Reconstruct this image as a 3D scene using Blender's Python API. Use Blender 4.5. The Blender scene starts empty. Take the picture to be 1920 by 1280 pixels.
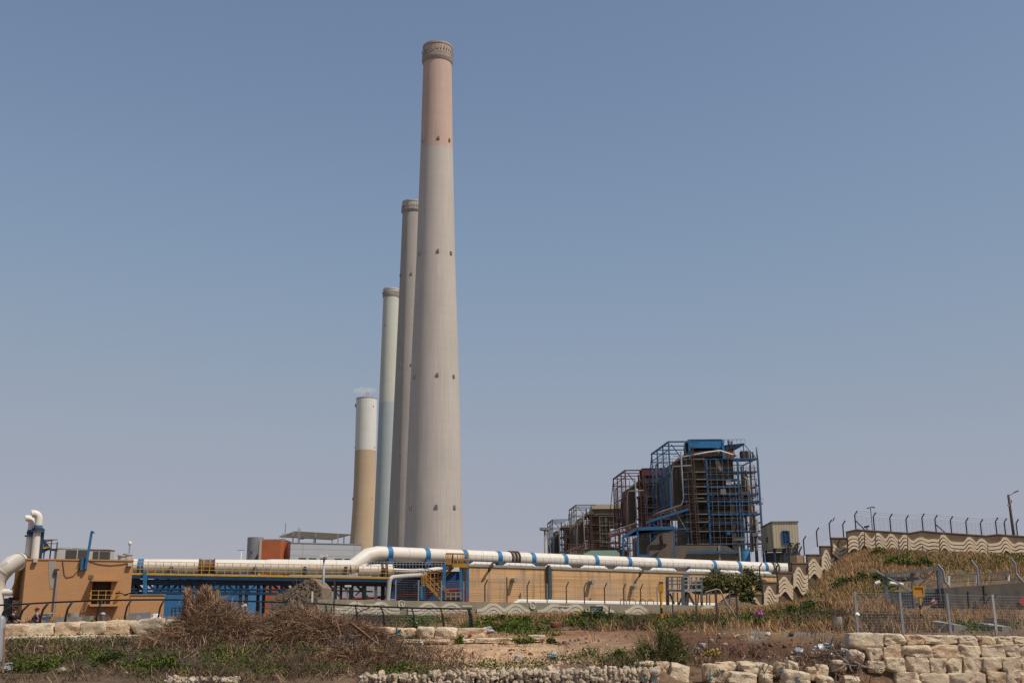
import bpy, math, random
import numpy as np
from mathutils import Vector, Matrix, noise

# ------------------------------------------------------------------ camera, sky, sun, exposure
FPX, PITCH, ROLL, CZ = 2050.0, math.radians(13.97), 0.009, 4.0
SC = bpy.context.scene
COL = SC.collection
_r = Vector((math.cos(ROLL), 0, -math.sin(ROLL)))
FW = Vector((0, math.cos(PITCH), math.sin(PITCH)))
_u0 = Vector((0, -math.sin(PITCH), math.cos(PITCH)))
RT = Vector((1, 0, 0)) * math.cos(ROLL) - _u0 * math.sin(ROLL)
UP = _u0 * math.cos(ROLL) + Vector((1, 0, 0)) * math.sin(ROLL)
cam_d = bpy.data.cameras.new('camera'); cam = bpy.data.objects.new('camera', cam_d); COL.objects.link(cam)
cam_d.sensor_width = 36.0; cam_d.lens = 36.0 * FPX / 1920.0
cam_d.clip_start = 0.5; cam_d.clip_end = 30000
cam.matrix_world = Matrix(((RT.x, UP.x, -FW.x, 0), (RT.y, UP.y, -FW.y, 0), (RT.z, UP.z, -FW.z, CZ), (0, 0, 0, 1)))
SC.camera = cam

SUN_EL, SUN_AZ = math.radians(55), math.radians(122)        # azimuth measured from +Y towards +X
SDIR = Vector((math.cos(SUN_EL) * math.sin(SUN_AZ), math.cos(SUN_EL) * math.cos(SUN_AZ), math.sin(SUN_EL)))
W = bpy.data.worlds.new('World'); SC.world = W; W.use_nodes = True
wn = W.node_tree.nodes; wl = W.node_tree.links
sky = wn.new('ShaderNodeTexSky'); sky.sky_type = 'NISHITA'; sky.sun_disc = False
sky.sun_elevation = SUN_EL; sky.sun_rotation = SUN_AZ
sky.air_density = 1.0; sky.dust_density = 0.6; sky.ozone_density = 1.0; sky.altitude = 0
SKY = 0.11
wn['Background'].inputs[1].default_value = SKY
def _scale(sock, k):
    n = wn.new('ShaderNodeVectorMath'); n.operation = 'SCALE'; n.inputs[3].default_value = k; wl.new(sock, n.inputs[0]); return n.outputs[0]
crv = wn.new('ShaderNodeRGBCurve')                         # dusty summer air: the sky is greyer and flatter than the clear model
for ch, pts in enumerate((
        [(0, .02), (.125, .159), (.188, .227), (.314, .310), (.52, .366), (1, .52)],
        [(0, .02), (.198, .231), (.296, .312), (.462, .366), (.644, .386), (1, .52)],
        [(0, .03), (.347, .366), (.468, .440), (.617, .455), (.70, .46), (1, .56)])):
    c_ = crv.mapping.curves[ch]
    c_.points[0].location = pts[0]; c_.points[1].location = pts[-1]
    for q in pts[1:-1]: c_.points.new(*q)
crv.mapping.extend = 'HORIZONTAL'; crv.mapping.update()
wl.new(_scale(sky.outputs[0], SKY), crv.inputs['Color'])
wl.new(_scale(crv.outputs[0], 1 / SKY), wn['Background'].inputs[0])
sun_d = bpy.data.lights.new('sun', 'SUN'); sun_d.energy = 3.8; sun_d.angle = math.radians(0.53); sun_d.color = (1.0, 0.93, 0.84)
sun = bpy.data.objects.new('sun', sun_d); COL.objects.link(sun)
sun.rotation_euler = (-SDIR).to_track_quat('-Z', 'Y').to_euler(); sun.location = (60, -40, 90)
SC.view_settings.view_transform = 'Standard'; SC.view_settings.look = 'None'
SC.view_settings.exposure = 0.0; SC.view_settings.gamma = 1.0
SC.render.engine = 'CYCLES'
SC.cycles.max_bounces = 5; SC.cycles.diffuse_bounces = 3; SC.cycles.glossy_bounces = 2; SC.cycles.transparent_max_bounces = 6
SC.cycles.volume_bounces = 1

# ------------------------------------------------------------------ measuring helpers
CAMP = Vector((0, 0, CZ))
def P(px, py, Y):
    d = FW * FPX + RT * (px - 960.0) + UP * (640.0 - py)
    return CAMP + d * (Y / d.y)
def depth(p): return (p - CAMP).dot(FW)
def proj(p):
    q = p - CAMP; t = q.dot(FW)
    return 960 + FPX * q.dot(RT) / t, 640 - FPX * q.dot(UP) / t
def mpp(px, py, Y): return depth(P(px, py, Y)) / FPX            # metres per photo pixel there
class Line:
    """a straight run on plan between two sighted points; Y at a given sight line"""
    def __init__(s, pa, Ya, pb, Yb):
        s.A = P(pa, 1140, Ya); s.B = P(pb, 1140, Yb)
    def Y(s, px):
        a = P(px, 1140, 100).x / 100.0
        dx, dy = s.B.x - s.A.x, s.B.y - s.A.y
        t = (a * s.A.y - s.A.x) / (dx - a * dy)
        return s.A.y + t * dy
    def P(s, px, py, back=0.0):
        return P(px, py, s.Y(px) + back)
    def dir(s): return (Vector((s.B.x, s.B.y, 0)) - Vector((s.A.x, s.A.y, 0))).normalized()
    def nrm(s):
        d = s.dir(); return Vector((d.y, -d.x, 0))               # towards the camera

# ------------------------------------------------------------------ mesh helpers
WL = {}
def link(o, parent=None):
    COL.objects.link(o)
    if parent is not None: o.parent = parent
def tag(o, label, cat, group=None):
    o['label'] = label; o['category'] = cat
    if group: o['group'] = group
    return o
def thing(name, label, cat, loc, group=None):
    o = bpy.data.objects.new(name, None); o.empty_display_size = 0.3
    link(o); o.location = loc; WL[o.name] = Vector(loc)
    return tag(o, label, cat, group)
def struct(o, kind='structure'):
    o['kind'] = kind; return o

class MB:
    def __init__(s): s.v = []; s.f = []
    def add(s, vs, fs):
        n = len(s.v); s.v += [tuple(q) for q in vs]; s.f += [tuple(i + n for i in f) for f in fs]; return s
    def hexa(s, p):
        return s.add(p, [(0, 3, 2, 1), (4, 5, 6, 7), (0, 1, 5, 4), (1, 2, 6, 5), (2, 3, 7, 6), (3, 0, 4, 7)])
    def box(s, x0, x1, y0, y1, z0, z1):
        return s.hexa([(x0, y0, z0), (x1, y0, z0), (x1, y1, z0), (x0, y1, z0), (x0, y0, z1), (x1, y0, z1), (x1, y1, z1), (x0, y1, z1)])
    def obox(s, c, ax, ay, az):
        """box about centre c with half-axis vectors"""
        c = Vector(c)
        return s.hexa([c - ax - ay - az, c + ax - ay - az, c + ax + ay - az, c - ax + ay - az, c - ax - ay + az, c + ax - ay + az, c + ax + ay + az, c - ax + ay + az])
    def bar(s, a, b, w, h=None):
        a, b = Vector(a), Vector(b); h = h or w
        d = b - a
        if d.length < 1e-6: return s
        d.normalize()
        up = Vector((0, 0, 1)) if abs(d.z) < 0.95 else Vector((0, 1, 0))
        sx = d.cross(up).normalized() * (w / 2); sz = sx.cross(d).normalized() * (h / 2)
        return s.hexa([a - sx - sz, a + sx - sz, b + sx - sz, b - sx - sz, a - sx + sz, a + sx + sz, b + sx + sz, b - sx + sz])
    def tube(s, pts, r, n=8, cap=True):
        pts = [Vector(q) for q in pts]; m = len(pts); base = len(s.v)
        prev = None
        for i, q in enumerate(pts):
            d = (pts[min(i + 1, m - 1)] - pts[max(i - 1, 0)]).normalized()
            if prev is None:
                up = Vector((0, 0, 1)) if abs(d.z) < 0.9 else Vector((0, 1, 0))
                a = d.cross(up).normalized()
            else:
                a = (prev - d * prev.dot(d)).normalized()
            prev = a; b = d.cross(a)
            rr = r[i] if isinstance(r, (list, tuple)) else r
            for k in range(n):
                t = 2 * math.pi * k / n
                s.v.append(tuple(q + a * (rr * math.cos(t)) + b * (rr * math.sin(t))))
        for i in range(m - 1):
            for k in range(n):
                k2 = (k + 1) % n
                s.f.append((base + i * n + k, base + i * n + k2, base + (i + 1) * n + k2, base + (i + 1) * n + k))
        if cap:
            s.f.append(tuple(base + k for k in range(n))[::-1]); s.f.append(tuple(base + (m - 1) * n + k for k in range(n)))
        return s
    def lathe(s, c, prof, n=48, cap=True):
        c = Vector(c); base = len(s.v); m = len(prof)
        for r, z in prof:
            for k in range(n):
                t = 2 * math.pi * k / n
                s.v.append((c.x + r * math.cos(t), c.y + r * math.sin(t), c.z + z))
        for i in range(m - 1):
            for k in range(n):
                k2 = (k + 1) % n
                s.f.append((base + i * n + k, base + i * n + k2, base + (i + 1) * n + k2, base + (i + 1) * n + k))
        if cap:
            s.f.append(tuple(base + k for k in range(n))[::-1]); s.f.append(tuple(base + (m - 1) * n + k for k in range(n)))
        return s
    def extrude(s, poly, vec):
        """closed 3D polygon pushed along vec"""
        vec = Vector(vec); n = len(poly); p = [Vector(q) for q in poly]; base = len(s.v)
        s.v += [tuple(q) for q in p] + [tuple(q + vec) for q in p]
        s.f.append(tuple(base + i for i in range(n))); s.f.append(tuple(base + n + i for i in range(n))[::-1])
        for i in range(n):
            j = (i + 1) % n
            s.f.append((base + j, base + i, base + n + i, base + n + j))
        return s
    def strip(s, top, bot, vec):
        """band between two polylines, pushed along vec (a solid ribbon)"""
        vec = Vector(vec); n = len(top); base = len(s.v)
        for q in list(top) + list(bot): s.v.append(tuple(q))
        for q in list(top) + list(bot): s.v.append(tuple(Vector(q) + vec))
        T, B, T2, B2 = base, base + n, base + 2 * n, base + 3 * n
        for i in range(n - 1):
            s.f += [(T + i, B + i, B + i + 1, T + i + 1), (T2 + i, T2 + i + 1, B2 + i + 1, B2 + i),
                    (T + i, T + i + 1, T2 + i + 1, T2 + i), (B + i, B2 + i, B2 + i + 1, B + i + 1)]
        s.f += [(T, T2, B2, B), (T + n - 1, B + n - 1, B2 + n - 1, T2 + n - 1)]
        return s
    def build(s, name, mat, parent=None, smooth=False, fixn=True):
        if not s.v: return None
        V = np.array(s.v, dtype=np.float64)
        if parent is not None: off = WL[parent.name]
        else: off = Vector(((V[:, 0].min() + V[:, 0].max()) / 2, (V[:, 1].min() + V[:, 1].max()) / 2, V[:, 2].min()))
        V = V - np.array(off)
        me = bpy.data.meshes.new(name); me.from_pydata(V.tolist(), [], s.f)
        if fixn:
            import bmesh
            b = bmesh.new(); b.from_mesh(me); bmesh.ops.recalc_face_normals(b, faces=b.faces); b.to_mesh(me); b.free()
        me.materials.append(M[mat] if isinstance(mat, str) else mat)
        if smooth:
            me.polygons.foreach_set('use_smooth', [len(p.vertices) <= 4 for p in me.polygons])
            if smooth == 'auto':
                try: me.set_sharp_from_angle(angle=math.radians(28))
                except Exception: pass
        o = bpy.data.objects.new(name, me); link(o, parent)
        if parent is None: o.location = off
        WL[o.name] = off.copy() if isinstance(off, Vector) else Vector(off)
        return o

def fast_mesh(name, V, F, mat, origin, parent=None, attr=None):
    """big meshes straight from numpy: V (n,3), F (m,k)"""
    V = V - np.array(origin); me = bpy.data.meshes.new(name); k = F.shape[1]
    me.vertices.add(len(V)); me.vertices.foreach_set('co', V.astype(np.float32).ravel())
    me.loops.add(F.size); me.loops.foreach_set('vertex_index', F.astype(np.int32).ravel())
    me.polygons.add(len(F)); me.polygons.foreach_set('loop_start', np.arange(0, F.size, k, dtype=np.int32))
    try: me.polygons.foreach_set('loop_total', np.full(len(F), k, dtype=np.int32))
    except Exception: pass
    me.update(calc_edges=True); me.validate()
    me.materials.append(M[mat] if isinstance(mat, str) else mat)
    o = bpy.data.objects.new(name, me); link(o, parent)
    if parent is None: o.location = origin
    WL[o.name] = Vector(origin)
    return o

# ------------------------------------------------------------------ materials
M = {}
def _ramp(nt, fac, stops):
    n = nt.nodes.new('ShaderNodeValToRGB'); nt.links.new(fac, n.inputs[0]); e = n.color_ramp.elements
    while len(e) < len(stops): e.new(0.5)
    for k, (p, c) in enumerate(stops): e[k].position = p; e[k].color = (*c, 1) if len(c) == 3 else c
    return n.outputs[0]
def _noise(nt, vec, scale, detail=5, rough=0.6, dist=0.0):
    n = nt.nodes.new('ShaderNodeTexNoise'); nt.links.new(vec, n.inputs['Vector'])
    n.inputs['Scale'].default_value = scale; n.inputs['Detail'].default_value = detail
    n.inputs['Roughness'].default_value = rough; n.inputs['Distortion'].default_value = dist
    return n.outputs[0]
def _map(nt, vec, sc):
    n = nt.nodes.new('ShaderNodeMapping'); nt.links.new(vec, n.inputs[0]); n.inputs['Scale'].default_value = sc
    return n.outputs[0]
def _math(nt, op, a, b=None, c=None):
    n = nt.nodes.new('ShaderNodeMath'); n.operation = op
    for i, q in enumerate((a, b, c)):
        if q is None: continue
        if isinstance(q, (int, float)): n.inputs[i].default_value = q
        else: nt.links.new(q, n.inputs[i])
    return n.outputs[0]
def _mix(nt, fac, a, b, mode='MIX'):
    n = nt.nodes.new('ShaderNodeMix'); n.data_type = 'RGBA'; n.blend_type = mode
    for i, q in ((0, fac), (6, a), (7, b)):
        if isinstance(q, (int, float)): n.inputs[i].default_value = q
        elif isinstance(q, (tuple, list)): n.inputs[i].default_value = (*q, 1)
        else: nt.links.new(q, n.inputs[i])
    return n.outputs[2]
def newmat(name, rough=0.8, metal=0.0):
    m = bpy.data.materials.new(name); m.use_nodes = True; nt = m.node_tree
    b = nt.nodes['Principled BSDF']; b.inputs['Roughness'].default_value = rough; b.inputs['Metallic'].default_value = metal
    if 'Specular IOR Level' in b.inputs: b.inputs['Specular IOR Level'].default_value = 0.3
    tc = nt.nodes.new('ShaderNodeTexCoord')
    M[name] = m
    return m, nt, b, tc.outputs['Object']
def _bump(nt, b, h, strength, dist=0.05):
    n = nt.nodes.new('ShaderNodeBump'); n.inputs['Strength'].default_value = strength; n.inputs['Distance'].default_value = dist
    nt.links.new(h, n.inputs['Height']); nt.links.new(n.outputs[0], b.inputs['Normal'])
def mul(c, k): return tuple(min(1, x * k) for x in c)
def plain(name, c, var=0.25, scale=1.5, rough=0.7, metal=0.0, stain=None, st_amt=0.45, bump=0.0, stretch=(1, 1, 1)):
    m, nt, b, oc = newmat(name, rough, metal)
    v = _map(nt, oc, stretch)
    n1 = _noise(nt, v, scale)
    col = _ramp(nt, n1, [(0.25, mul(c, 1 - var)), (0.75, mul(c, 1 + var))])
    if stain:
        n2 = _noise(nt, _map(nt, oc, (1.3, 1.3, 0.35)), scale * 1.7, 6, 0.7)
        col = _mix(nt, _ramp(nt, n2, [(0.5, (0, 0, 0)), (0.75, (st_amt,) * 3)]), col, stain)
    nt.links.new(col, b.inputs['Base Color'])
    if bump: _bump(nt, b, _noise(nt, oc, scale * 6, 6, 0.7), bump, 0.05)
    return m
def concrete_stack(name, c, ribs=90, lift=0.35, streak=0.16):
    """slip-formed concrete: vertical form lines, pour lines every few metres, streaks"""
    m, nt, b, oc = newmat(name, 0.9)
    sp = nt.nodes.new('ShaderNodeSeparateXYZ'); nt.links.new(oc, sp.inputs[0])
    an = _math(nt, 'ARCTAN2', sp.outputs[1], sp.outputs[0])
    rib = _math(nt, 'POWER', _math(nt, 'ABSOLUTE', _math(nt, 'SINE', _math(nt, 'MULTIPLY', an, ribs / 2))), 0.35)
    pour = _math(nt, 'POWER', _math(nt, 'ABSOLUTE', _math(nt, 'SINE', _math(nt, 'MULTIPLY', sp.outputs[2], lift))), 0.3)
    cx = nt.nodes.new('ShaderNodeCombineXYZ'); nt.links.new(_math(nt, 'MULTIPLY', an, 9.0), cx.inputs[0]); nt.links.new(_math(nt, 'MULTIPLY', sp.outputs[2], 0.02), cx.inputs[2])
    st = _noise(nt, cx.outputs[0], 1.6, 6, 0.75)
    blot = _noise(nt, _map(nt, oc, (1, 1, .5)), 0.09, 5, 0.6)
    base = _ramp(nt, st, [(0.3, mul(c, 1 - streak)), (0.7, mul(c, 1 + streak))])
    base = _mix(nt, _ramp(nt, blot, [(0.35, (0, 0, 0)), (0.8, (0.42,) * 3)]), base, mul(c, 0.70))
    base = _mix(nt, _math(nt, 'MULTIPLY', _math(nt, 'SUBTRACT', 1.0, rib), 0.3), base, mul(c, 0.6))
    base = _mix(nt, _math(nt, 'MULTIPLY', _math(nt, 'SUBTRACT', 1.0, pour), 0.13), base, mul(c, 0.62))
    nt.links.new(base, b.inputs['Base Color'])
    return m
def rockmat(name, c, stain, amt=.8):
    m, nt, b, oc = newmat(name, 0.95)
    g = nt.nodes.new('ShaderNodeNewGeometry'); pos = g.outputs['Position']
    n1 = _noise(nt, pos, 1.1, 6, .7); n2 = _noise(nt, pos, 4.5, 8, .75, .6); n3 = _noise(nt, pos, 17, 4, .7)
    col = _ramp(nt, n1, [(.3, mul(c, .78)), (.7, mul(c, 1.14))])
    col = _mix(nt, _ramp(nt, n2, [(.47, (0, 0, 0)), (.66, (amt,) * 3)]), col, stain)
    n4 = _noise(nt, _map(nt, pos, (1, 1, 2.2)), 2.0, 5, .6, 1.5)
    col = _mix(nt, _ramp(nt, n4, [(.62, (0, 0, 0)), (.72, (.45,) * 3)]), col, mul(c, .45))
    col = _mix(nt, _ramp(nt, n3, [(.35, (.35,) * 3), (.48, (0, 0, 0))]), col, mul(c, .5))
    nt.links.new(col, b.inputs['Base Color'])
    _bump(nt, b, _math(nt, 'ADD', n2, _math(nt, 'MULTIPLY', n3, .45)), 1.0, .16)
def leafmat(name, cols, rough=0.75, trans=0.15):
    m, nt, b, oc = newmat(name, rough)
    g = nt.nodes.new('ShaderNodeNewGeometry')
    rnd = g.outputs['Random Per Island']
    col = _ramp(nt, rnd, [(k / max(1, len(cols) - 1), c) for k, c in enumerate(cols)])
    n1 = _noise(nt, oc, 0.9, 3)
    col = _mix(nt, _ramp(nt, n1, [(0.35, (0, 0, 0)), (0.7, (0.45,) * 3)]), col, mul(cols[0], 0.8))
    nt.links.new(col, b.inputs['Base Color'])
    b.inputs['Specular IOR Level'].default_value = 0.15
    return m
def panelmat(name, c, sx, sz, line=0.5, var=0.08, rough=0.6, metal=0.0, axis=0, lw=0.05, stain=None, offx=False):
    """surface in courses / sheets: brick texture along object x (or y) and z"""
    m, nt, b, oc = newmat(name, rough, metal)
    sp = nt.nodes.new('ShaderNodeSeparateXYZ'); nt.links.new(oc, sp.inputs[0])
    cx = nt.nodes.new('ShaderNodeCombineXYZ'); nt.links.new(sp.outputs[axis], cx.inputs[0]); nt.links.new(sp.outputs[2], cx.inputs[1])
    br = nt.nodes.new('ShaderNodeTexBrick'); nt.links.new(cx.outputs[0], br.inputs['Vector'])
    br.inputs['Color1'].default_value = (*mul(c, 1 - var), 1); br.inputs['Color2'].default_value = (*mul(c, 1 + var), 1)
    br.inputs['Mortar'].default_value = (*mul(c, line), 1); br.inputs['Scale'].default_value = 1.0
    br.inputs['Mortar Size'].default_value = lw; br.inputs['Brick Width'].default_value = sx; br.inputs['Row Height'].default_value = sz
    if not offx: br.offset = 0.0
    n1 = _noise(nt, oc, 0.6, 6, 0.7)
    col = _mix(nt, _ramp(nt, n1, [(0.3, (0, 0, 0)), (0.8, (0.35,) * 3)]), br.outputs[0], mul(c, 0.72))
    if stain:
        n2 = _noise(nt, _map(nt, oc, (1.2, 1.2, 0.2)), 0.9, 6, 0.7)
        col = _mix(nt, _ramp(nt, n2, [(0.5, (0, 0, 0)), (0.78, (0.6,) * 3)]), col, stain)
    nt.links.new(col, b.inputs['Base Color'])
    return m

concrete_stack('stack_grey', (0.50, 0.445, 0.395), 80, 0.7)
concrete_stack('stack_grey_old', (0.37, 0.335, 0.30), 80, 0.7)
concrete_stack('stack_pink', (0.54, 0.385, 0.315), 60, 0.5, 0.22)
concrete_stack('stack_pale_green', (0.54, 0.545, 0.47), 60, 0.5, 0.1)
concrete_stack('stack_pale_blue', (0.42, 0.47, 0.46), 60, 0.5, 0.1)
concrete_stack('stack_white', (0.68, 0.66, 0.60), 40, 0.4, 0.1)
concrete_stack('stack_tan', (0.52, 0.385, 0.25), 40, 0.6, 0.08)
plain('crown_pink', (0.42, 0.32, 0.27), 0.2, 0.4, 0.9)
plain('crown_grey', (0.42, 0.39, 0.35), 0.2, 0.4, 0.9)
plain('gallery_steel', (0.31, 0.26, 0.225), 0.3, 0.8, 0.8)
plain('dark_steel', (0.045, 0.042, 0.04), 0.3, 2, 0.6)
plain('black_paint', (0.022, 0.023, 0.026), 0.3, 2, 0.5)
plain('rust', (0.16, 0.075, 0.045), 0.4, 3, 0.9, bump=0.3)
plain('rust_dark', (0.085, 0.052, 0.04), 0.4, 3, 0.9)
plain('galv', (0.30, 0.31, 0.325), 0.2, 3, 0.5, 0.3)
plain('galv_dark', (0.15, 0.155, 0.165), 0.25, 3, 0.55, 0.3)
plain('white_pipe', (0.70, 0.64, 0.55), 0.06, 0.5, 0.45, stain=(0.42, 0.34, 0.26), st_amt=0.22)
plain('dull_white', (0.46, 0.425, 0.37), 0.12, 1.0, 0.6, stain=(0.3, 0.24, 0.18), st_amt=0.4)
plain('white_paint', (0.70, 0.66, 0.59), 0.08, 1.0, 0.5, stain=(0.4, 0.3, 0.2), st_amt=0.3)
plain('blue_strap', (0.03, 0.16, 0.33), 0.2, 2, 0.5)
plain('blue_steel', (0.028, 0.105, 0.215), 0.3, 1.2, 0.55, stain=(0.07, 0.045, 0.03), st_amt=0.5)
plain('blue_dark', (0.012, 0.042, 0.09), 0.3, 1.2, 0.6, stain=(0.02, 0.02, 0.02), st_amt=0.5)
plain('yellow_paint', (0.55, 0.31, 0.03), 0.2, 2, 0.6, stain=(0.2, 0.1, 0.03), st_amt=0.5)
plain('orange_yellow', (0.52, 0.245, 0.022), 0.2, 2, 0.6, stain=(0.2, 0.08, 0.03), st_amt=0.5)
plain('red_paint', (0.33, 0.03, 0.035), 0.2, 2, 0.5)
plain('dark_red_steel', (0.10, 0.035, 0.035), 0.35, 0.7, 0.7, stain=(0.12, 0.10, 0.09), st_amt=0.6)
plain('beige_steel', (0.15, 0.13, 0.10), 0.35, 0.7, 0.7, stain=(0.08, 0.04, 0.03), st_amt=0.6)
plain('navy_steel', (0.045, 0.055, 0.075), 0.35, 0.7, 0.7)
plain('casing_brown', (0.085, 0.076, 0.066), 0.4, 0.35, 0.9, stain=(0.045, 0.033, 0.026), st_amt=0.7)
plain('casing_red', (0.10, 0.055, 0.047), 0.4, 0.35, 0.9, stain=(0.05, 0.045, 0.04), st_amt=0.7)
plain('casing_tan', (0.20, 0.165, 0.12), 0.35, 0.3, 0.9, stain=(0.07, 0.05, 0.035), st_amt=0.7)
plain('casing_dark', (0.065, 0.065, 0.07), 0.4, 0.35, 0.9)
plain('duct_brown', (0.145, 0.115, 0.09), 0.25, 0.25, 0.9, stain=(0.07, 0.05, 0.04), st_amt=0.6, stretch=(1, 1, .4))
plain('pipe_grey', (0.17, 0.155, 0.14), 0.3, 0.8, 0.6)
plain('pipe_lagging', (0.27, 0.235, 0.19), 0.3, 0.8, 0.7, stain=(0.1, 0.06, 0.04), st_amt=0.5)
plain('orange_cladding', (0.40, 0.12, 0.045), 0.12, 0.8, 0.6)
plain('shade_net', (0.075, 0.062, 0.045), 0.15, 1, 0.9)
plain('window_dark', (0.03, 0.033, 0.038), 0.2, 1, 0.25)
plain('door_dark', (0.045, 0.042, 0.042), 0.2, 1, 0.6)
plain('ac_white', (0.42, 0.40, 0.36), 0.1, 1, 0.6)
plain('ac_grille', (0.06, 0.052, 0.045), 0.25, 6, 0.7)
rockmat('limestone', (0.92, 0.72, 0.50), (0.60, 0.42, 0.26), .6)
rockmat('limestone_grey', (0.84, 0.65, 0.47), (0.44, 0.31, 0.20), .65)
rockmat('limestone_rust', (0.88, 0.65, 0.42), (0.46, 0.235, 0.11), .8)
rockmat('rubble_white', (0.76, 0.62, 0.45), (0.46, 0.33, 0.21), .5)
plain('concrete_pale', (0.245, 0.215, 0.155), 0.14, 0.6, 0.9, stain=(0.15, 0.14, 0.11), st_amt=0.6, bump=0.25)
plain('concrete_mid', (0.30, 0.27, 0.225), 0.18, 1.0, 0.9, stain=(0.15, 0.13, 0.10), st_amt=0.6, bump=0.25)
plain('concrete_dark', (0.13, 0.115, 0.095), 0.2, 0.7, 0.9, stain=(0.05, 0.045, 0.04), st_amt=0.7, bump=0.25)
plain('wave_pale', (0.52, 0.465, 0.355), 0.1, 0.9, 0.9, bump=0.2, stain=(0.3, 0.27, 0.21), st_amt=0.5)
plain('wave_sand', (0.80, 0.63, 0.435), 0.1, 0.9, 0.9, bump=0.2, stain=(0.36, 0.27, 0.18), st_amt=0.5)
plain('wall_brown', (0.18, 0.125, 0.08), 0.18, 0.8, 0.9, bump=0.25, stain=(0.09, 0.065, 0.045), st_amt=0.6)
plain('thatch', (0.24, 0.18, 0.125), 0.5, 2.2, 0.95, stain=(0.10, 0.07, 0.045), st_amt=0.85, bump=1.0)
plain('wood_dead', (0.13, 0.10, 0.08), 0.35, 3, 0.95, bump=0.5)
plain('wood_grey', (0.24, 0.20, 0.165), 0.3, 3, 0.95, bump=0.5)
plain('plastic_white', (0.72, 0.73, 0.74), 0.1, 4, 0.4)
plain('plastic_grey', (0.36, 0.38, 0.40), 0.2, 4, 0.5)
plain('clod', (0.15, 0.085, 0.05), 0.4, 3, 0.95, bump=0.5)
plain('block_red', (0.21, 0.085, 0.055), 0.3, 3, 0.95, bump=0.5)
plain('skin', (0.40, 0.22, 0.15), 0.08, 6, 0.6)
plain('shirt_navy', (0.018, 0.028, 0.06), 0.25, 5, 0.9)
plain('shirt_black', (0.012, 0.012, 0.013), 0.25, 5, 0.9)
plain('cap_maroon', (0.09, 0.03, 0.035), 0.25, 5, 0.9)
plain('hair_dark', (0.03, 0.022, 0.018), 0.25, 5, 0.8)
plain('denim', (0.03, 0.045, 0.08), 0.25, 5, 0.9)
plain('teal_spray', (0.03, 0.17, 0.20), 0.2, 3, 0.7)
plain('sign_yellow', (0.52, 0.28, 0.02), 0.15, 3, 0.6)
plain('sign_face', (0.62, 0.64, 0.63), 0.05, 2, 0.5)
plain('sign_green', (0.03, 0.22, 0.15), 0.05, 2, 0.5)
plain('sign_blue', (0.10, 0.17, 0.33), 0.05, 2, 0.5)
plain('sign_red', (0.42, 0.06, 0.06), 0.05, 2, 0.5)
plain('tank_blue', (0.05, 0.20, 0.34), 0.15, 1, 0.45)
plain('roof_green', (0.28, 0.40, 0.30), 0.1, 1, 0.7)
plain('green_pipe', (0.06, 0.085, 0.075), 0.2, 1, 0.6)
plain('bird_black', (0.012, 0.011, 0.011), 0.2, 6, 0.8)
panelmat('tan_block', (0.445, 0.24, 0.11), 0.8, 0.21, 0.92, 0.04, 0.9, offx=True, lw=0.02)
panelmat('basin_concrete', (0.50, 0.335, 0.185), 5.4, 0.62, 0.78, 0.06, 0.9, lw=0.03, stain=(0.25, 0.165, 0.10))
panelmat('panel_grey', (0.43, 0.44, 0.45), 8.0, 1.05, 0.72, 0.03, 0.5, 0.2, lw=0.06)
panelmat('tower_grey', (0.29, 0.29, 0.295), 4.0, 2.6, 0.7, 0.03, 0.45, 0.3, lw=0.05)
panelmat('blue_cladding', (0.04, 0.165, 0.34), 1.0, 7.0, 0.88, 0.03, 0.55, lw=0.03)
panelmat('navy_cladding', (0.028, 0.085, 0.20), 0.7, 6.0, 0.75, 0.05, 0.6, lw=0.04)
panelmat('cream_cladding', (0.50, 0.43, 0.30), 0.95, 40.0, 0.68, 0.05, 0.6, lw=0.16, stain=(0.36, 0.29, 0.19))
leafmat('leaf_green', [(0.038, 0.056, 0.008), (0.07, 0.10, 0.013), (0.11, 0.148, 0.02), (0.17, 0.19, 0.035)])
leafmat('leaf_dark', [(0.04, 0.06, 0.014), (0.07, 0.095, 0.024), (0.11, 0.13, 0.04)])
leafmat('leaf_olive', [(0.075, 0.078, 0.024), (0.135, 0.135, 0.045), (0.23, 0.205, 0.09)])
leafmat('straw', [(0.24, 0.13, 0.052), (0.45, 0.265, 0.12), (0.64, 0.42, 0.225)])
leafmat('brush_brown', [(0.10, 0.054, 0.03), (0.28, 0.158, 0.09), (0.48, 0.295, 0.175), (0.62, 0.42, 0.27)])
leafmat('twig_brown', [(0.045, 0.028, 0.018), (0.095, 0.062, 0.042), (0.20, 0.145, 0.105)])
leafmat('flower_pink', [(0.5, 0.12, 0.38), (0.6, 0.2, 0.5)])
leafmat('flower_yellow', [(0.36, 0.24, 0.05), (0.46, 0.33, 0.1)])

def make_ground_mat():
    m, nt, b, oc = newmat('soil', 0.97)
    at = nt.nodes.new('ShaderNodeVertexColor'); at.layer_name = 'soil'
    g = nt.nodes.new('ShaderNodeNewGeometry'); pos = g.outputs['Position']
    n1 = _noise(nt, pos, 0.55, 8, 0.7); n2 = _noise(nt, pos, 3.2, 8, 0.75); n3 = _noise(nt, pos, 14.0, 4, 0.7)
    col = _mix(nt, 1.0, at.outputs[0], _ramp(nt, n1, [(0.3, (0.62, 0.58, 0.55)), (0.7, (1.25, 1.22, 1.18))]), 'MULTIPLY')
    col = _mix(nt, 1.0, col, _ramp(nt, n2, [(0.32, (0.5, 0.46, 0.43)), (0.55, (1, 1, 1)), (0.75, (1.35, 1.33, 1.3))]), 'MULTIPLY')
    col = _mix(nt, _ramp(nt, n3, [(0.62, (0, 0, 0)), (0.72, (0.55,) * 3)]), col, (0.42, 0.36, 0.29))
    nt.links.new(col, b.inputs['Base Color'])
    h = _math(nt, 'ADD', n2, _math(nt, 'MULTIPLY', n3, 0.35))
    _bump(nt, b, h, 0.9, 0.18)
make_ground_mat()

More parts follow.
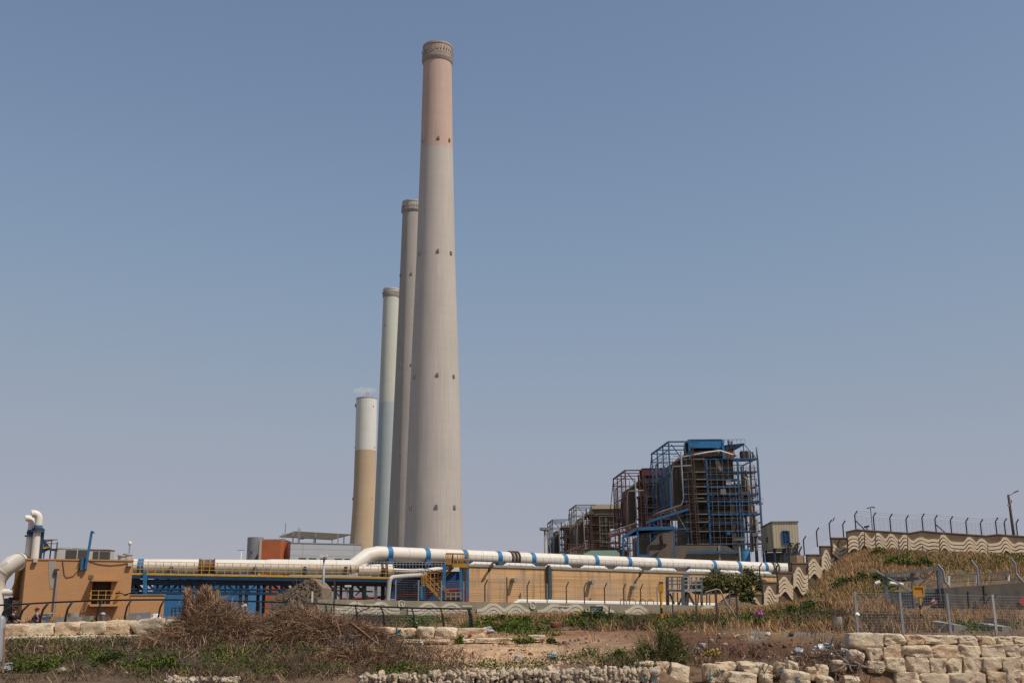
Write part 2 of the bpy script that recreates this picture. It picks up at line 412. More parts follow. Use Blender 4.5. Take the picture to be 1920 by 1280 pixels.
# ------------------------------------------------------------------ terrain (one sheet to the horizon)
GZ = CZ - 0.75
ST = [
 (37.0, [(0, 1304), (1600, 1325), (1920, 1328)]),
 (40.6, [(0, 1288), (450, 1287), (640, 1290), (1235, 1296), (1400, 1300), (1600, 1314), (1920, 1318)]),
 (41.8, [(0, 1282), (450, 1276), (640, 1270), (1235, 1262), (1262, 1282), (1590, 1296), (1615, 1308), (1920, 1312)]),
 (43.4, [(0, 1272), (450, 1268), (640, 1263), (1235, 1254), (1262, 1268), (1400, 1270), (1590, 1275), (1610, 1298), (1660, 1306), (1920, 1308)]),
 (44.9, [(0, 1262), (450, 1258), (640, 1255), (1235, 1250), (1310, 1245), (1500, 1242), (1575, 1238), (1604, 1194), (1920, 1196)]),
 (49.0, [(0, 1236), (300, 1228), (600, 1230), (700, 1228), (1000, 1232), (1250, 1226), (1500, 1215), (1580, 1200), (1610, 1187), (1920, 1188)]),
 (56.0, [(0, 1203), (300, 1197), (420, 1192), (600, 1197), (680, 1202), (930, 1200), (1000, 1200), (1200, 1188), (1500, 1187), (1600, 1180), (1920, 1180)]),
 (57.8, [(0, 1181), (300, 1176), (420, 1182), (600, 1184), (680, 1182), (915, 1183), (1000, 1192), (1200, 1184), (1500, 1182), (1600, 1176), (1920, 1176)]),
 (66.0, [(0, 1176), (300, 1172), (600, 1172), (900, 1172), (1000, 1177), (1200, 1174), (1430, 1167), (1600, 1158), (1700, 1162), (1920, 1165)]),
 (71.0, [(0, 1172), (600, 1169), (900, 1167), (1200, 1167), (1430, 1158), (1600, 1143), (1700, 1152), (1760, 1160), (1920, 1163)]),
 (74.5, [(0, 1170), (600, 1167), (900, 1165), (1200, 1164), (1430, 1154), (1590, 1128), (1640, 1122), (1700, 1135), (1770, 1101), (1920, 1093)]),
 (92.0, [(0, 1166), (600, 1162), (900, 1163), (1200, 1162), (1430, 1149), (1530, 1119), (1620, 1074), (1760, 1073), (1920, 1072)]),
 (104.0, [(0, 1164), (600, 1161), (900, 1163), (1250, 1159), (1430, 1153), (1480, 1151), (1515, 1124), (1560, 1092), (1600, 1064), (1640, 1043), (1780, 1048), (1920, 1056)]),
 (117.0, [(0, 1163), (600, 1160), (1250, 1155), (1400, 1143), (1430, 1152), (1480, 1149), (1500, 1130), (1515, 1112), (1543, 1087), (1570, 1064), (1590, 1049), (1615, 1040), (1640, 1034), (1700, 1037), (1920, 1042)]),
 (121.0, [(0, 1163), (600, 1160), (1250, 1154), (1310, 1150), (1340, 1132), (1365, 1112), (1425, 1108), (1440, 1135), (1500, 1125), (1560, 1085), (1600, 1045), (1700, 1038), (1920, 1042)]),
]
_sy = np.array([q[0] for q in ST]); _CP = math.cos(PITCH)
def _stz(k, px):
    Y, pts = ST[k]
    py = np.interp(px, [a for a, b in pts], [b for a, b in pts])
    dy = FW.y * FPX + RT.y * (px - 960) + UP.y * (640 - py); dz = FW.z * FPX + RT.z * (px - 960) + UP.z * (640 - py)
    return CZ + dz * (Y / dy)
def zg_arr(X, Y):
    X = np.asarray(X, float); Y = np.asarray(Y, float)
    px = 960 + FPX * X / (np.maximum(Y, 20) * _CP)
    px = np.clip(px, -40, 1960)
    zs = np.stack([_stz(k, px) for k in range(len(ST))])
    k = np.clip(np.searchsorted(_sy, Y) - 1, 0, len(ST) - 2)
    t = np.clip((Y - _sy[k]) / (_sy[k + 1] - _sy[k]), 0, 1)
    ar = np.indices(X.shape)
    a = np.take_along_axis(zs, k[None], 0)[0]; b = np.take_along_axis(zs, (k + 1)[None], 0)[0]
    z = a + (b - a) * t
    near = CZ - 2.7
    u = np.clip((Y - 20) / 17.0, 0, 1); z = np.where(Y < 37, near + (z - near) * u * u * (3 - 2 * u), z)
    u = np.clip((Y - 126) / 90.0, 0, 1); u = u * u * (3 - 2 * u); z = z + (GZ - z) * u
    return z
def zg(X, Y): return float(zg_arr(np.array([X]), np.array([Y]))[0])
def on_ground(px, Y, dz=0.0):
    x = P(px, 1160, Y).x; return Vector((x, Y, zg(x, Y) + dz))

SOIL = [  # px, py, sx, sy, colour, weight : patches of different earth sighted on the slope
 (860, 1225, 190, 30, (0.74, 0.49, 0.285), 1.0), (1000, 1215, 130, 18, (0.72, 0.485, 0.29), 1.0), (740, 1215, 60, 25, (0.56, 0.37, 0.215), 0.9),
 (930, 1160, 120, 9, (0.33, 0.15, 0.07), 0.9), (1080, 1188, 140, 8, (0.38, 0.20, 0.105), 0.9), (820, 1262, 120, 10, (0.34, 0.19, 0.11), 0.6), (1110, 1210, 90, 16, (0.42, 0.27, 0.165), .9),
 (1400, 1215, 130, 25, (0.14, 0.066, 0.034), 1.0), (1300, 1195, 90, 15, (0.17, 0.085, 0.045), 0.9), (1130, 1250, 120, 12, (0.22, 0.15, 0.105), 0.8),
 (1500, 1195, 60, 12, (0.24, 0.145, 0.07), 0.8), (1700, 1175, 160, 14, (0.26, 0.165, 0.085), 0.9), (1500, 1188, 140, 7, (0.30, 0.19, 0.09), 0.8),
 (1415, 1190, 18, 12, (0.27, 0.24, 0.205), 0.9), (1510, 1188, 40, 4, (0.27, 0.24, 0.205), 0.8), (1560, 1240, 60, 20, (0.15, 0.095, 0.065), 1.0),
 (300, 1235, 380, 40, (0.105, 0.075, 0.052), 1.0), (1580, 1090, 160, 50, (0.22, 0.16, 0.085), 0.9), (1800, 1060, 160, 30, (0.15, 0.125, 0.06), 0.8),
 (1250, 1160, 220, 10, (0.19, 0.125, 0.07), 0.7),
]
def build_ground():
    ys = np.concatenate([[-400, -120, -40, -10, 5, 15, 22, 28, 33], np.arange(36, 62, 0.30), np.arange(62, 76, 0.45), np.arange(76, 128, 1.0),
                         [130, 136, 144, 154, 166, 180, 200, 225, 260, 320, 420, 600, 900, 1500, 3000, 7000, 16000]])
    xs = np.concatenate([[-16000, -6000, -2500, -1000, -500, -250, -140, -90, -70, -58], np.arange(-50, 52, 0.33), [54, 58, 64, 72, 84, 100, 140, 250, 500, 1000, 2500, 6000, 16000]])
    X, Y = np.meshgrid(xs, ys); Z = zg_arr(X, Y)
    near = np.clip((Y - 36) / 2, 0, 1) * np.clip((130 - Y) / 10, 0, 1)
    nz = np.array([noise.fractal((x * .45, y * .45, 3.1), 1.0, 2.0, 5) + 0.5 * noise.noise((x * 2.3, y * 2.3, 9)) for x, y in zip(X.ravel(), Y.ravel())]).reshape(X.shape)
    Z = Z + near * 0.10 * nz
    n, m = X.shape
    V = np.stack([X.ravel(), Y.ravel(), Z.ravel()], 1)
    i = np.arange((n - 1) * m).reshape(n - 1, m)[:, :-1].ravel()
    F = np.stack([i, i + 1, i + m + 1, i + m], 1)
    o = fast_mesh('ground', V, F, 'soil', (0, 0, 0))
    struct(o)
    # earth colours per vertex
    q = V - np.array(CAMP); t = q @ np.array(FW); t = np.where(t < 5, 5, t)
    px = 960 + FPX * (q @ np.array(RT)) / t; py = 640 - FPX * (q @ np.array(UP)) / t
    c = np.tile(np.array([0.235, 0.15, 0.09]), (len(V), 1))
    for (ax, ay, sx, sy, cc, w) in SOIL:
        g = w * np.exp(-(((px - ax) / sx) ** 2 + ((py - ay) / sy) ** 2))[:, None]
        g = np.clip(g * 1.3, 0, 1); c = c * (1 - g) + np.array(cc) * g
    far = np.clip((V[:, 1] - 115) / 20, 0, 1)[:, None]; c = c * (1 - far) + np.array([0.26, 0.215, 0.16]) * far
    a = o.data.color_attributes.new('soil', 'FLOAT_COLOR', 'POINT')
    a.data.foreach_set('color', np.concatenate([c, np.ones((len(c), 1))], 1).astype(np.float32).ravel())
    o.data.polygons.foreach_set('use_smooth', np.ones(len(F), dtype=bool))
build_ground()
R = random.Random(11)
NR = np.random.default_rng(5)
# ------------------------------------------------------------------ chimneys
def chimney(name, label, Y, axis_px, axis_py, sections, crown=None, brackets=(), ladder=None, n=72):
    """sections: list of (material, part name, [(py, half width px), ...]) from the top down"""
    c = P(axis_px, axis_py, Y); cx = c.x
    def zr(py, hw):
        r = hw * depth(P(axis_px, py, Y)) / FPX; return P(axis_px, py, Y - r).z, r      # the near side is what is sighted
    base = Vector((cx, Y, GZ))
    root = thing(name, label, 'chimney', base)
    allp = []
    for k, (mat, pn, prof) in enumerate(sections):
        pr = [zr(*q) for q in prof]
        if k == len(sections) - 1: pr.append((GZ, pr[-1][1] * 1.05))
        allp += pr
        dense = []
        for (z0, r0), (z1, r1) in zip(pr[:-1], pr[1:]):
            for j in range(4): dense.append((r0 + (r1 - r0) * j / 4, z0 + (z1 - z0) * j / 4))
        dense.append((pr[-1][1], pr[-1][0]))
        o = MB().lathe((cx, Y, 0), dense[::-1], n, cap=False).build(pn, mat, root, smooth=True)
    ap = sorted(allp); zs = [q[0] for q in ap]; rs = [q[1] for q in ap]
    rad = lambda z: float(np.interp(z, zs, rs))
    ztop, rtop = zr(*sections[0][2][0])
    if crown:
        pyg, hwg, mat = crown                        # gallery height and half width
        zg_, rg = zr(pyg, hwg)
        rc = rtop * 1.03
        MB().lathe((cx, Y, 0), [(rtop * .8, ztop - 2.5), (rtop * .8, ztop + .2), (rc * 1.04, ztop + .2), (rc * 1.04, ztop - .8), (rc, ztop - 1.1), (rc, zg_)], n, cap=False).build('crown', mat, root, smooth='auto')
        MB().lathe((cx, Y, 0), [(rc, zg_), (rg * .985, zg_), (rg, zg_ - .3), (rg * .99, zg_ - 1.0), (rc + .2, zg_ - 2.4), (rc - .4, zg_ - 2.5)], n, cap=False).build('gallery', 'gallery_steel', root)
        mb = MB()
        for k in range(36):
            t = 2 * math.pi * k / 36
            mb.bar((cx + rg * .97 * math.cos(t), Y + rg * .97 * math.sin(t), zg_), (cx + rg * .97 * math.cos(t), Y + rg * .97 * math.sin(t), zg_ + 1.9), .14)
        for dz in (0.95, 1.9):
            mb.tube([(cx + rg * .97 * math.cos(2 * math.pi * k / 40), Y + rg * .97 * math.sin(2 * math.pi * k / 40), zg_ + dz) for k in range(41)], .07, 4, False)
        for k in range(30):  # anchor bars under the crown rim, kept in the guard rail mesh
            t = 2 * math.pi * k / 30
            mb.bar((cx + rc * 1.02 * math.cos(t), Y + rc * 1.02 * math.sin(t), ztop - 4.6), (cx + (rc + .7) * math.cos(t), Y + (rc + .7) * math.sin(t), ztop - 2.6), .3)
        mb.build('guard_rail', 'gallery_steel', root, fixn=False)
    else:
        MB().lathe((cx, Y, 0), [(rtop * .82, ztop - 3), (rtop * .82, ztop + .25), (rtop * 1.01, ztop + .25), (rtop * 1.01, ztop - .6)], n, cap=False).build('rim', 'gallery_steel', root)
    for (py, offs, big) in brackets:
        for off in offs:
            bg = big * .38
            phi = math.asin(max(-1, min(1, off)))
            z = zr(py, 1)[0]; r = rad(z)
            nx, ny = math.sin(phi), -math.cos(phi); tx, ty = math.cos(phi), math.sin(phi)
            mb = MB()
            def q(a, o, dz): return (cx + nx * (r + o) + tx * a, Y + ny * (r + o) + ty * a, z + dz)
            w, d, h = 1.0 * bg, 1.2 * bg, 2.6 * bg
            mb.hexa([q(-w, 0, -.1), q(w, 0, -.1), q(w, d, -.1), q(-w, d, -.1), q(-w, 0, .15), q(w, 0, .15), q(w, d, .15), q(-w, d, .15)])
            for a in (-w, w):
                mb.bar(q(a, d, 0), q(a, d, h), .22); mb.bar(q(a, 0, -2 * bg), q(a, d, 0), .25); mb.bar(q(a, 0, h), q(a, d, h), .18)
            mb.bar(q(-w, d, h), q(w, d, h), .2); mb.bar(q(-w, d, h * .5), q(w, d, h * .5), .16)
            mb.bar(q(0, d * .4, .1), q(0, d * .4, h * 1.3), .5)
            mb.build('lamp_bracket', 'gallery_steel', root, fixn=False)
    if ladder is not None:
        phi = math.asin(ladder); mb = MB(); nx, ny = math.sin(phi), -math.cos(phi)
        z0, z1 = GZ + 20, ztop
        pts = [(cx + nx * (rad(z) + .25), Y + ny * (rad(z) + .25), z) for z in np.linspace(z0, z1, 24)]
        mb.tube(pts, .16, 4); mb.build('ladder', 'pipe_grey', root, fixn=False)
    return root, c

def Yfor(py, px, H):
    p = P(px, py, 100); return 100 * H / (p.z - GZ)
B3 = (-.78, .17, .8)
Y1 = Yfor(75, 817, 300)
chimney('power_station_chimney', 'tallest concrete chimney with faded pink top section', Y1, 816.2, 600,
        [('stack_pink', 'painted_top', [(77, 26.0), (110, 26.6), (272, 30.3)]),
         ('stack_grey', 'shaft', [(272, 30.3), (480, 36.5), (710, 45.6), (860, 50.5), (1020, 55)])],
        crown=(99, 29.5, 'crown_pink'), brackets=[(272, B3, 1.1), (483, B3, 1.1), (713, B3, 1.1), (956, (-.74, .16, .76), 1.2)])
Y2 = Yfor(372, 772, 300)
chimney('power_station_chimney', 'grey concrete chimney partly hidden behind the tallest chimney', Y2, 768.5, 700,
        [('stack_grey_old', 'shaft', [(374, 17.6), (395, 18.0), (560, 22.5), (760, 29), (900, 33.5), (1030, 38)])],
        crown=(388, 20.5, 'crown_grey'), brackets=[(520, (-.9, .1), 1.2), (690, (-.6, .2), 1.2), (856, (-.4, .3), 1.2)], ladder=-.35)
Y3 = Yfor(538, 733, 250)
chimney('power_station_chimney', 'slim pale green chimney between the grey and the tan chimney', Y3, 729, 780,
        [('stack_pale_green', 'painted_top', [(539, 14.2), (560, 14.6), (752, 18.8)]),
         ('stack_pale_blue', 'shaft', [(752, 18.8), (900, 22), (1030, 25.5)])],
        crown=(548, 16.0, 'stack_pale_green'), brackets=[(612, (-.5,), .8), (856, (.5, -.75), .8)])
Y4 = Yfor(743, 688, 175)
root4, c4 = chimney('power_station_chimney', 'shortest chimney, white above and tan below, giving off steam', Y4, 685, 850,
        [('stack_white', 'painted_top', [(744, 19.3), (842, 19.6)]),
         ('stack_tan', 'shaft', [(842, 19.6), (900, 20.2), (950, 21.5), (990, 23.3), (1030, 26)])],
        brackets=[(762, (-.97,), 1.6), (936, (-.97,), 1.0), (764, (.75,), .6), (840, (-.95, .93), .6), (936, (.75,), .4)])
# aerials on the rim of the white chimney
mb = MB(); pr = P(691, 744, Y4)
for dx, h in ((-.8, 3.6), (.8, 2.2)): mb.bar((pr.x + dx, Y4 - 6, pr.z), (pr.x + dx, Y4 - 6, pr.z + h), .25)
mb.bar((pr.x - 1.4, Y4 - 6, pr.z + 1.6), (pr.x + 1.4, Y4 - 6, pr.z + 1.6), .2)
mb.build('aerial', 'gallery_steel', root4, fixn=False)
# steam over the white chimney
def steam():
    m = bpy.data.materials.new('steam'); m.use_nodes = True; nt = m.node_tree; nt.nodes.remove(nt.nodes['Principled BSDF'])
    v = nt.nodes.new('ShaderNodeVolumePrincipled'); v.inputs['Color'].default_value = (1, 1, 1, 1); v.inputs['Anisotropy'].default_value = 0.2
    tc = nt.nodes.new('ShaderNodeTexCoord')
    nz = _noise(nt, tc.outputs['Object'], 0.22, 4, 0.6)
    d = _ramp(nt, nz, [(0.32, (0, 0, 0)), (0.72, (0.26,) * 3)])
    nt.links.new(d, v.inputs['Density']); nt.links.new(v.outputs[0], nt.nodes['Material Output'].inputs['Volume']); M['steam'] = m
    p = P(683, 741, Y4); mb = MB()
    import bmesh
    b = bmesh.new(); bmesh.ops.create_icosphere(b, subdivisions=3, radius=1)
    for q in b.verts: q.co = Vector((q.co.x * 8.5 + (3.0 if q.co.x > 0 else -1) * max(0, q.co.z + .2), q.co.y * 5, q.co.z * 3.6)) * (1 + .25 * noise.noise(q.co * 2))
    vs = [tuple(Vector((p.x, Y4, p.z + 3.0)) + q.co) for q in b.verts]; b.verts.index_update(); fs = [tuple(w.index for w in f.verts) for f in b.faces]; b.free()
    o = mb.add(vs, fs).build('steam', 'steam'); struct(o, 'stuff')
steam()

# ------------------------------------------------------------------ boiler houses (open steel frames)
def boiler(label, ox, Y, fr, fr2, casing, accent, detail=2, cream=False, penthouse=True, wide=34.0, sc=1.0, rr=1):
    """origin: front corner of the frame at ground; x along the front, y away, z up, metres. z values counted from eye level"""
    rnd = random.Random(rr)
    base = Vector((ox, Y, GZ)); root = thing('boiler_house', label, 'boiler house', base)
    def L(x, y, z): return Vector((ox + (x - .075 * y) * sc, Y + y * sc, CZ + z * sc))
    G = -(CZ - GZ) / sc
    def bar(nm, a, b, w=.6, mat=None):
        MB().bar(L(*a), L(*b), w * .72 * sc).build(nm, mat or fr, root, fixn=False)
    # front columns
    for (x, zt, w) in ((0, 64, .8), (6, 62, .75), (14.2, 57.5, .95), (26.2, 57.5, 1.0), (wide, 57, .95)):
        bar('column', (x, 0, G), (x, 0, zt), w)
    # receding flank: columns, rafters, slanted end strut
    for y in (11, 22, 33):
        bar('column', (0, y, G), (0, y, 64), .7)
        bar('rafter', (0, y, 64), (11, y, 64), .55); bar('girder', (0, y, 40), (8, y, 40), .5)
    for y in (11, 22): bar('girder', (0, y, 52), (9, y, 52), .4)
    for z, w in ((64, .8), (61, .4), (52, .5), (40, .8), (30, .8)): bar('girder', (0, 0, z), (0, 34, z), w)
    bar('rafter', (0, 0, 64), (12, 0, 64), .75); bar('girder', (0, 33, 60.5), (12, 33, 60.5), .5)
    bar('brace', (0, 33, 64), (-3.0, 36, 38), .5); bar('brace', (1, 0, 63), (9, 0, 51.5), .5)
    bar('brace', (0, 0, 40), (5.5, 0, 30), .55, 'galv'); bar('brace', (0, 11, 52), (0, 22, 40), .4); bar('brace', (0, 33, 52), (0, 22, 40), .4)
    # casing of the boiler with hoppers
    mb = MB(); a, b_ = L(8 if detail == 2 else 10, 9, 20), L(26.3 if detail == 2 else 24, 36, 58.5 if detail == 2 else 55); mb.box(a.x, b_.x, a.y, b_.y, a.z, b_.z)
    a, b_ = L(26.32 if detail == 2 else 24.02, 13, 20), L(32.5, 34, 49 if detail == 2 else 38); mb.box(a.x, b_.x, a.y, b_.y, a.z, b_.z)
    mb.build('casing', casing, root)
    mb = MB()
    a, b_ = L(1.6, 10, 34), L(6.4, 32, 56)
    mb.hexa([L(1.6, 10, 44), L(6.4, 10, 36), L(6.4, 30, 36), L(1.6, 30, 44), L(3.4, 10, 57), L(6.4, 10, 57), L(6.4, 30, 57), L(3.4, 30, 57)])
    mb.build('side_duct', 'duct_brown' if casing != 'casing_dark' else casing, root)
    mb = MB().hexa([L(7, 3, 58.8), L(27, 3, 58.8), L(27, 30, 58.8), L(7, 30, 58.8), L(9, 4, 60.8), L(24, 4, 60.8), L(24, 28, 61.2), L(9, 28, 61.2)])
    mb.build('roof_cover', 'casing_tan' if not cream else 'cream_cladding', root)
    if cream:
        mb = MB(); a, b_ = L(10, 2, 61.8), L(30, 20, 64.5); mb.box(a.x, b_.x, a.y, b_.y, a.z, b_.z); mb.build('penthouse', 'cream_cladding', root)
        mb = MB(); a, b_ = L(11, 3, 58.3), L(29, 19, 61.7); mb.box(a.x, b_.x, a.y, b_.y, a.z, b_.z); mb.build('penthouse_core', 'duct_brown', root)
    elif penthouse:
        x0, x1 = (8.5, 21.5)
        for xx in (x0, x1): MB().bar(L(xx, 2, 57.5), L(xx, 2, 65), .8 * sc).build('penthouse_post', accent, root)
        mb = MB(); a, b_ = L(x0 + .4, 1.8, 61.8), L(x1 - .4, 2.6, 64.8); mb.box(a.x, b_.x, a.y, b_.y, a.z, b_.z); mb.build('penthouse_fascia', accent, root)
        mb = MB(); a, b_ = L(x0, 9, 57.6), L(x1, 10, 64.6); mb.box(a.x, b_.x, a.y, b_.y, a.z, b_.z); mb.build('penthouse_wall', fr2, root)
        mb = MB(); a, b_ = L(x0 - .4, 1.6, 64.9), L(x1 + .4, 14, 65.2); mb.box(a.x, b_.x, a.y, b_.y, a.z, b_.z); mb.build('penthouse_roof', accent, root)
        mb = MB(); mb.hexa([L(21.9, 2, 60.6), L(29.5, 1, 62.6), L(29.5, 14, 62.6), L(21.9, 14, 60.6), L(21.9, 2, 62.8), L(29.5, 1, 63.4), L(29.5, 14, 63.4), L(21.9, 14, 62.8)])
        mb.build('roof_platform', fr2, root)
        bar('column', (29.2, 1.2, 57), (29.2, 1.2, 62.6), .5); bar('brace', (29.5, 1, 63), (wide - .6, 0, 57.4), .4)
        mb = MB()
        for x in np.arange(21.9, 30, 1.6): mb.bar(L(x, 1, 63.4), L(x, 1, 64.8), .12 * sc)
        mb.bar(L(21.9, 1, 64.8), L(29.8, 1, 64.8), .14 * sc); mb.build('handrail', fr, root, fixn=False)
    # decks with handrails
    zs = (57.4, 52.4, 49.6, 46.8, 44, 41.2, 36.4, 33.4, 29.9, 25.2) if detail == 2 else (57.4, 52, 47, 42, 37, 32, 27)
    for k, z in enumerate(zs):
        x1 = wide if k in (0, 1, 4, 5, 6, 8, 9) else 26.6
        th = .75 if k in (3, 4, 5, 6, 7) else .45
        mb = MB(); a, b_ = L(14.3, -.2, z - th), L(x1, 6.5, z); mb.box(a.x, b_.x, a.y, b_.y, a.z, b_.z)
        mb.build('deck', fr, root)
        mb = MB(); a, b_ = L(5.0, -.9, z - .45), L(14.1, 6, z - .05); mb.box(a.x, b_.x, a.y, b_.y, a.z, b_.z)
        mb.build('landing', 'pipe_grey' if detail == 2 else fr2, root)
        if detail == 2 or k % 2 == 0:
            mb = MB()
            for xx0, xx1, yy in ((5.2, 16.5 + 3 * (k % 3), -.8), (14.6, x1 - .2, -.1)):
                for x in np.arange(xx0, xx1, 2.6): mb.bar(L(x, yy, z), L(x, yy, z + 1.15), .07 * sc)
                for dz in (.6, 1.15): mb.bar(L(xx0, yy, z + dz), L(xx1, yy, z + dz), .08 * sc)
            mb.build('handrail', ('rust_dark', 'rust_dark', 'rust_dark', 'rust')[k % 4], root, fixn=False)
    # beams between side deck columns
    for z in (57.2, 47, 33, 25):
        bar('girder', (wide, 0, z), (wide, 20, z), .6)
    for y in (10, 20): bar('column', (wide, y, G), (wide, y, 57), .7)
    for z0, z1, f in ((57, 47, 0), (36.4, 25.2, 1)):
        bar('brace', (26.4, .1, z0), (wide, .1, z1), .35) if f else bar('brace', (wide, .1, z0), (27, .1, z0 - 3), .35)
    # caged ladder tower (rusty) in front of the frame
    mb = MB()
    for x in (9.5, 10.5): mb.bar(L(x, -1.6, 0), L(x - 1.6, -1.6, 62), .3 * sc)
    for z in np.arange(1, 62, 1.1): mb.bar(L(9.5 - z * .026, -1.6, z), L(10.5 - z * .026, -1.6, z), .2 * sc)
    mb.build('ladder', 'rust_dark', root, fixn=False)
    mb = MB()
    for x in (6.4, 8.6): 
        for y in (-2.4, -.9): mb.bar(L(x, y, 26), L(x, y, 53), .16 * sc)
    for z in np.arange(26, 53, 1.3):
        mb.bar(L(6.4, -2.4, z), L(8.6, -2.4, z), .13 * sc); mb.bar(L(6.4, -.9, z), L(8.6, -2.4, z + 1.3), .1 * sc)
    mb.build('stair_cage', 'rust_dark', root, fixn=False)
    bar('downpipe', (7.2, -.7, 24), (6.2, -.7, 62), .5, 'rust_dark')
    # pipework
    def pipe(pts, r, mat='pipe_lagging', nm='pipe'):
        MB().tube([L(*q) for q in pts], r * sc, 7).build(nm, mat, root, smooth=True, fixn=False)
    if detail == 2:
        for k in range(12):
            x = rnd.uniform(27.4, 33.2); y = rnd.uniform(1.5, 9); z0 = rnd.uniform(24, 38); z1 = rnd.uniform(44, 57)
            xx = x + rnd.uniform(-2.5, 2.5)
            pipe([(x, y, z0), (x, y, (z0 + z1) / 2 - 1), (xx, y, (z0 + z1) / 2 + 1), (xx, y, z1)], rnd.uniform(.18, .5), rnd.choice(['pipe_lagging', 'pipe_grey', 'rust_dark', 'casing_brown']))
        pipe([(30, .8, 22), (30.6, .8, 40), (29.8, .8, 49), (28.2, 1.2, 51)], .75)
        pipe([(31.4, -.3, 0), (31.4, -.3, 22), (32.2, -.3, 34)], .55, 'pipe_grey')
        for k in range(7):
            y = rnd.uniform(2, 6); z = rnd.uniform(27, 54); pipe([(27.2, y, z), (33.6, y, z + rnd.uniform(-1.5, 1.5))], rnd.uniform(.12, .3), rnd.choice(['pipe_grey', 'blue_dark', 'rust_dark']))
        pipe([(3, -1.0, 57.6), (14, -1.0, 59.6), (19.5, -1.0, 60.3), (24.5, -1.0, 58.6)], .28, 'white_pipe')
        for k in range(10):
            x = rnd.uniform(15, 26); z = rnd.choice(zs); pipe([(x, 4, z - 4.4), (x + rnd.uniform(-1, 1), 4, z + .2)], rnd.uniform(.12, .35), rnd.choice(['pipe_grey', 'rust_dark', 'casing_brown']))
        mb = MB(); a, b_ = L(21.5, .2, 47.2), L(23.4, 1.6, 49.2); mb.box(a.x, b_.x, a.y, b_.y, a.z, b_.z); mb.build('notice_board', 'sign_face', root)
        mb = MB(); a, b_ = L(18.2, .6, 52.8), L(20.3, 2, 57); mb.hexa([L(19.4, .6, 52.6), L(20.6, .6, 52.9), L(20.6, 1.6, 52.9), L(19.4, 1.6, 52.6), L(17.8, .6, 56.6), L(19.2, .6, 57), L(19.2, 1.6, 57), L(17.8, 1.6, 56.6)]); mb.build('chute', 'pipe_lagging', root)
        for (x0, x1, z1, nm) in ((21.8, 25.8, 61.4, 'fan_housing'), (28.4, 31.6, 61.0, 'machine_box')):
            mb = MB(); a, b_ = L(x0, 2, 57.6), L(x1, 5, z1); mb.box(a.x, b_.x, a.y, b_.y, a.z, b_.z - .5 * sc)
            for x in np.linspace(x0, x1, 4): mb.bar(L(x, 1.9, 57.6), L(x, 1.9, z1), .14 * sc)
            mb.build(nm, 'rust' if nm == 'fan_housing' else 'rust_dark', root)
        pipe([(24.2, 3, 61), (24.0, 3, 64.8)], .45, 'rust_dark', 'vent_stack'); pipe([(25.3, 3, 61), (25.1, 3, 64.5)], .4, 'rust_dark', 'vent_stack')
        for x in (32.2, 33.2): pipe([(x, 3, 57), (x, 3, 60.2)], .35, 'dark_steel', 'vent_stack')
        pipe([(34.0, 0, 57), (33.9, 0, 61.6)], .3, 'pipe_grey', 'vent_stack')
    pipe([(.3, -1.5, 35.5), (.3, -1.5, 52), (1.0, -1.5, 54.2), (8, -1.5, 54.5)], .32, 'pipe_grey')
    pipe([(4.2, -1.5, 60), (4.4, -1.5, 42), (3.6, -1.5, 39.6), (-4, -1.5, 37.2), (-7.6, -1.5, 35.8)], .34, 'pipe_grey')
    pipe([(-1.2, 20, 36), (-1.2, 20, 57), (-.6, 20, 58.6), (6, 20, 58.8)], .32, 'pipe_grey')
    # panels, hangers and small pipe runs crowding the frame
    mb = MB(); a, b_ = L(8, 5.2, 50.2), L(26.2, 8.9, 57.0); mb.box(a.x, b_.x, a.y, b_.y, a.z, b_.z); mb.build('upper_panel', 'casing_tan', root)
    mats = ['pipe_grey', fr, 'rust', 'pipe_lagging', fr, 'duct_brown', 'rust_dark', fr]
    for g in range(16):
        mb = MB()
        for k in range(11):
            x = rnd.uniform(-.5, wide + .5); y = rnd.uniform(-.9, 5) if x > 6 else rnd.uniform(0, 26); z = rnd.uniform(21, 61 if x < 14 else 57); l_ = rnd.uniform(1.5, 8)
            ax = rnd.random()
            if ax < .45: mb.bar(L(x, y, z), L(x, y, max(20, z - l_)), rnd.uniform(.1, .28) * sc)
            elif ax < .8: mb.bar(L(x, y, z), L(min(wide, x + l_), y, z), rnd.uniform(.1, .3) * sc)
            elif ax < .92: mb.bar(L(x, y, z), L(x + rnd.uniform(-3, 3), y, z - l_ * .6), rnd.uniform(.1, .24) * sc)
            else: mb.obox(L(x, y, z), Vector((rnd.uniform(.4, 1.3), 0, 0)), Vector((0, .6, 0)), Vector((0, 0, rnd.uniform(.3, 1.2))))
        mb.build('pipework', mats[g % 8], root, fixn=False)['kind'] = 'stuff'
    mb = MB()
    for x in np.arange(15.5, wide, 2.3): mb.bar(L(x, -.7, 21), L(x, -.7, 56.8), .13 * sc)
    for z in np.arange(22.5, 56, 2.4): mb.bar(L(14.4, -.7, z), L(wide, -.7, z), .11 * sc)
    mb.build('scaffolding', 'pipe_grey' if detail == 2 else 'pipe_lagging', root, fixn=False)
    mb = MB()
    for y in np.arange(2, 33, 3.1): mb.bar(L(-.6, y, 38), L(-.6, y, 60), .13 * sc)
    for z in np.arange(40, 60, 2.6): mb.bar(L(-.6, 1, z), L(-.6, 33, z), .11 * sc)
    mb.build('scaffolding', fr, root, fixn=False)
    # inclined side walkway
    mb = MB(); mb.hexa([L(-9, -3, 33), L(6, -3, 37.4), L(6, 5, 37.4), L(-9, 5, 33), L(-9, -3, 34), L(6, -3, 38.4), L(6, 5, 38.4), L(-9, 5, 34)])
    mb.build('walkway', fr, root)
    mb = MB()
    for k in range(11): x = -9 + 1.5 * k; mb.bar(L(x, -3, 34 + (x + 9) * .293), L(x, -3, 35.3 + (x + 9) * .293), .12 * sc)
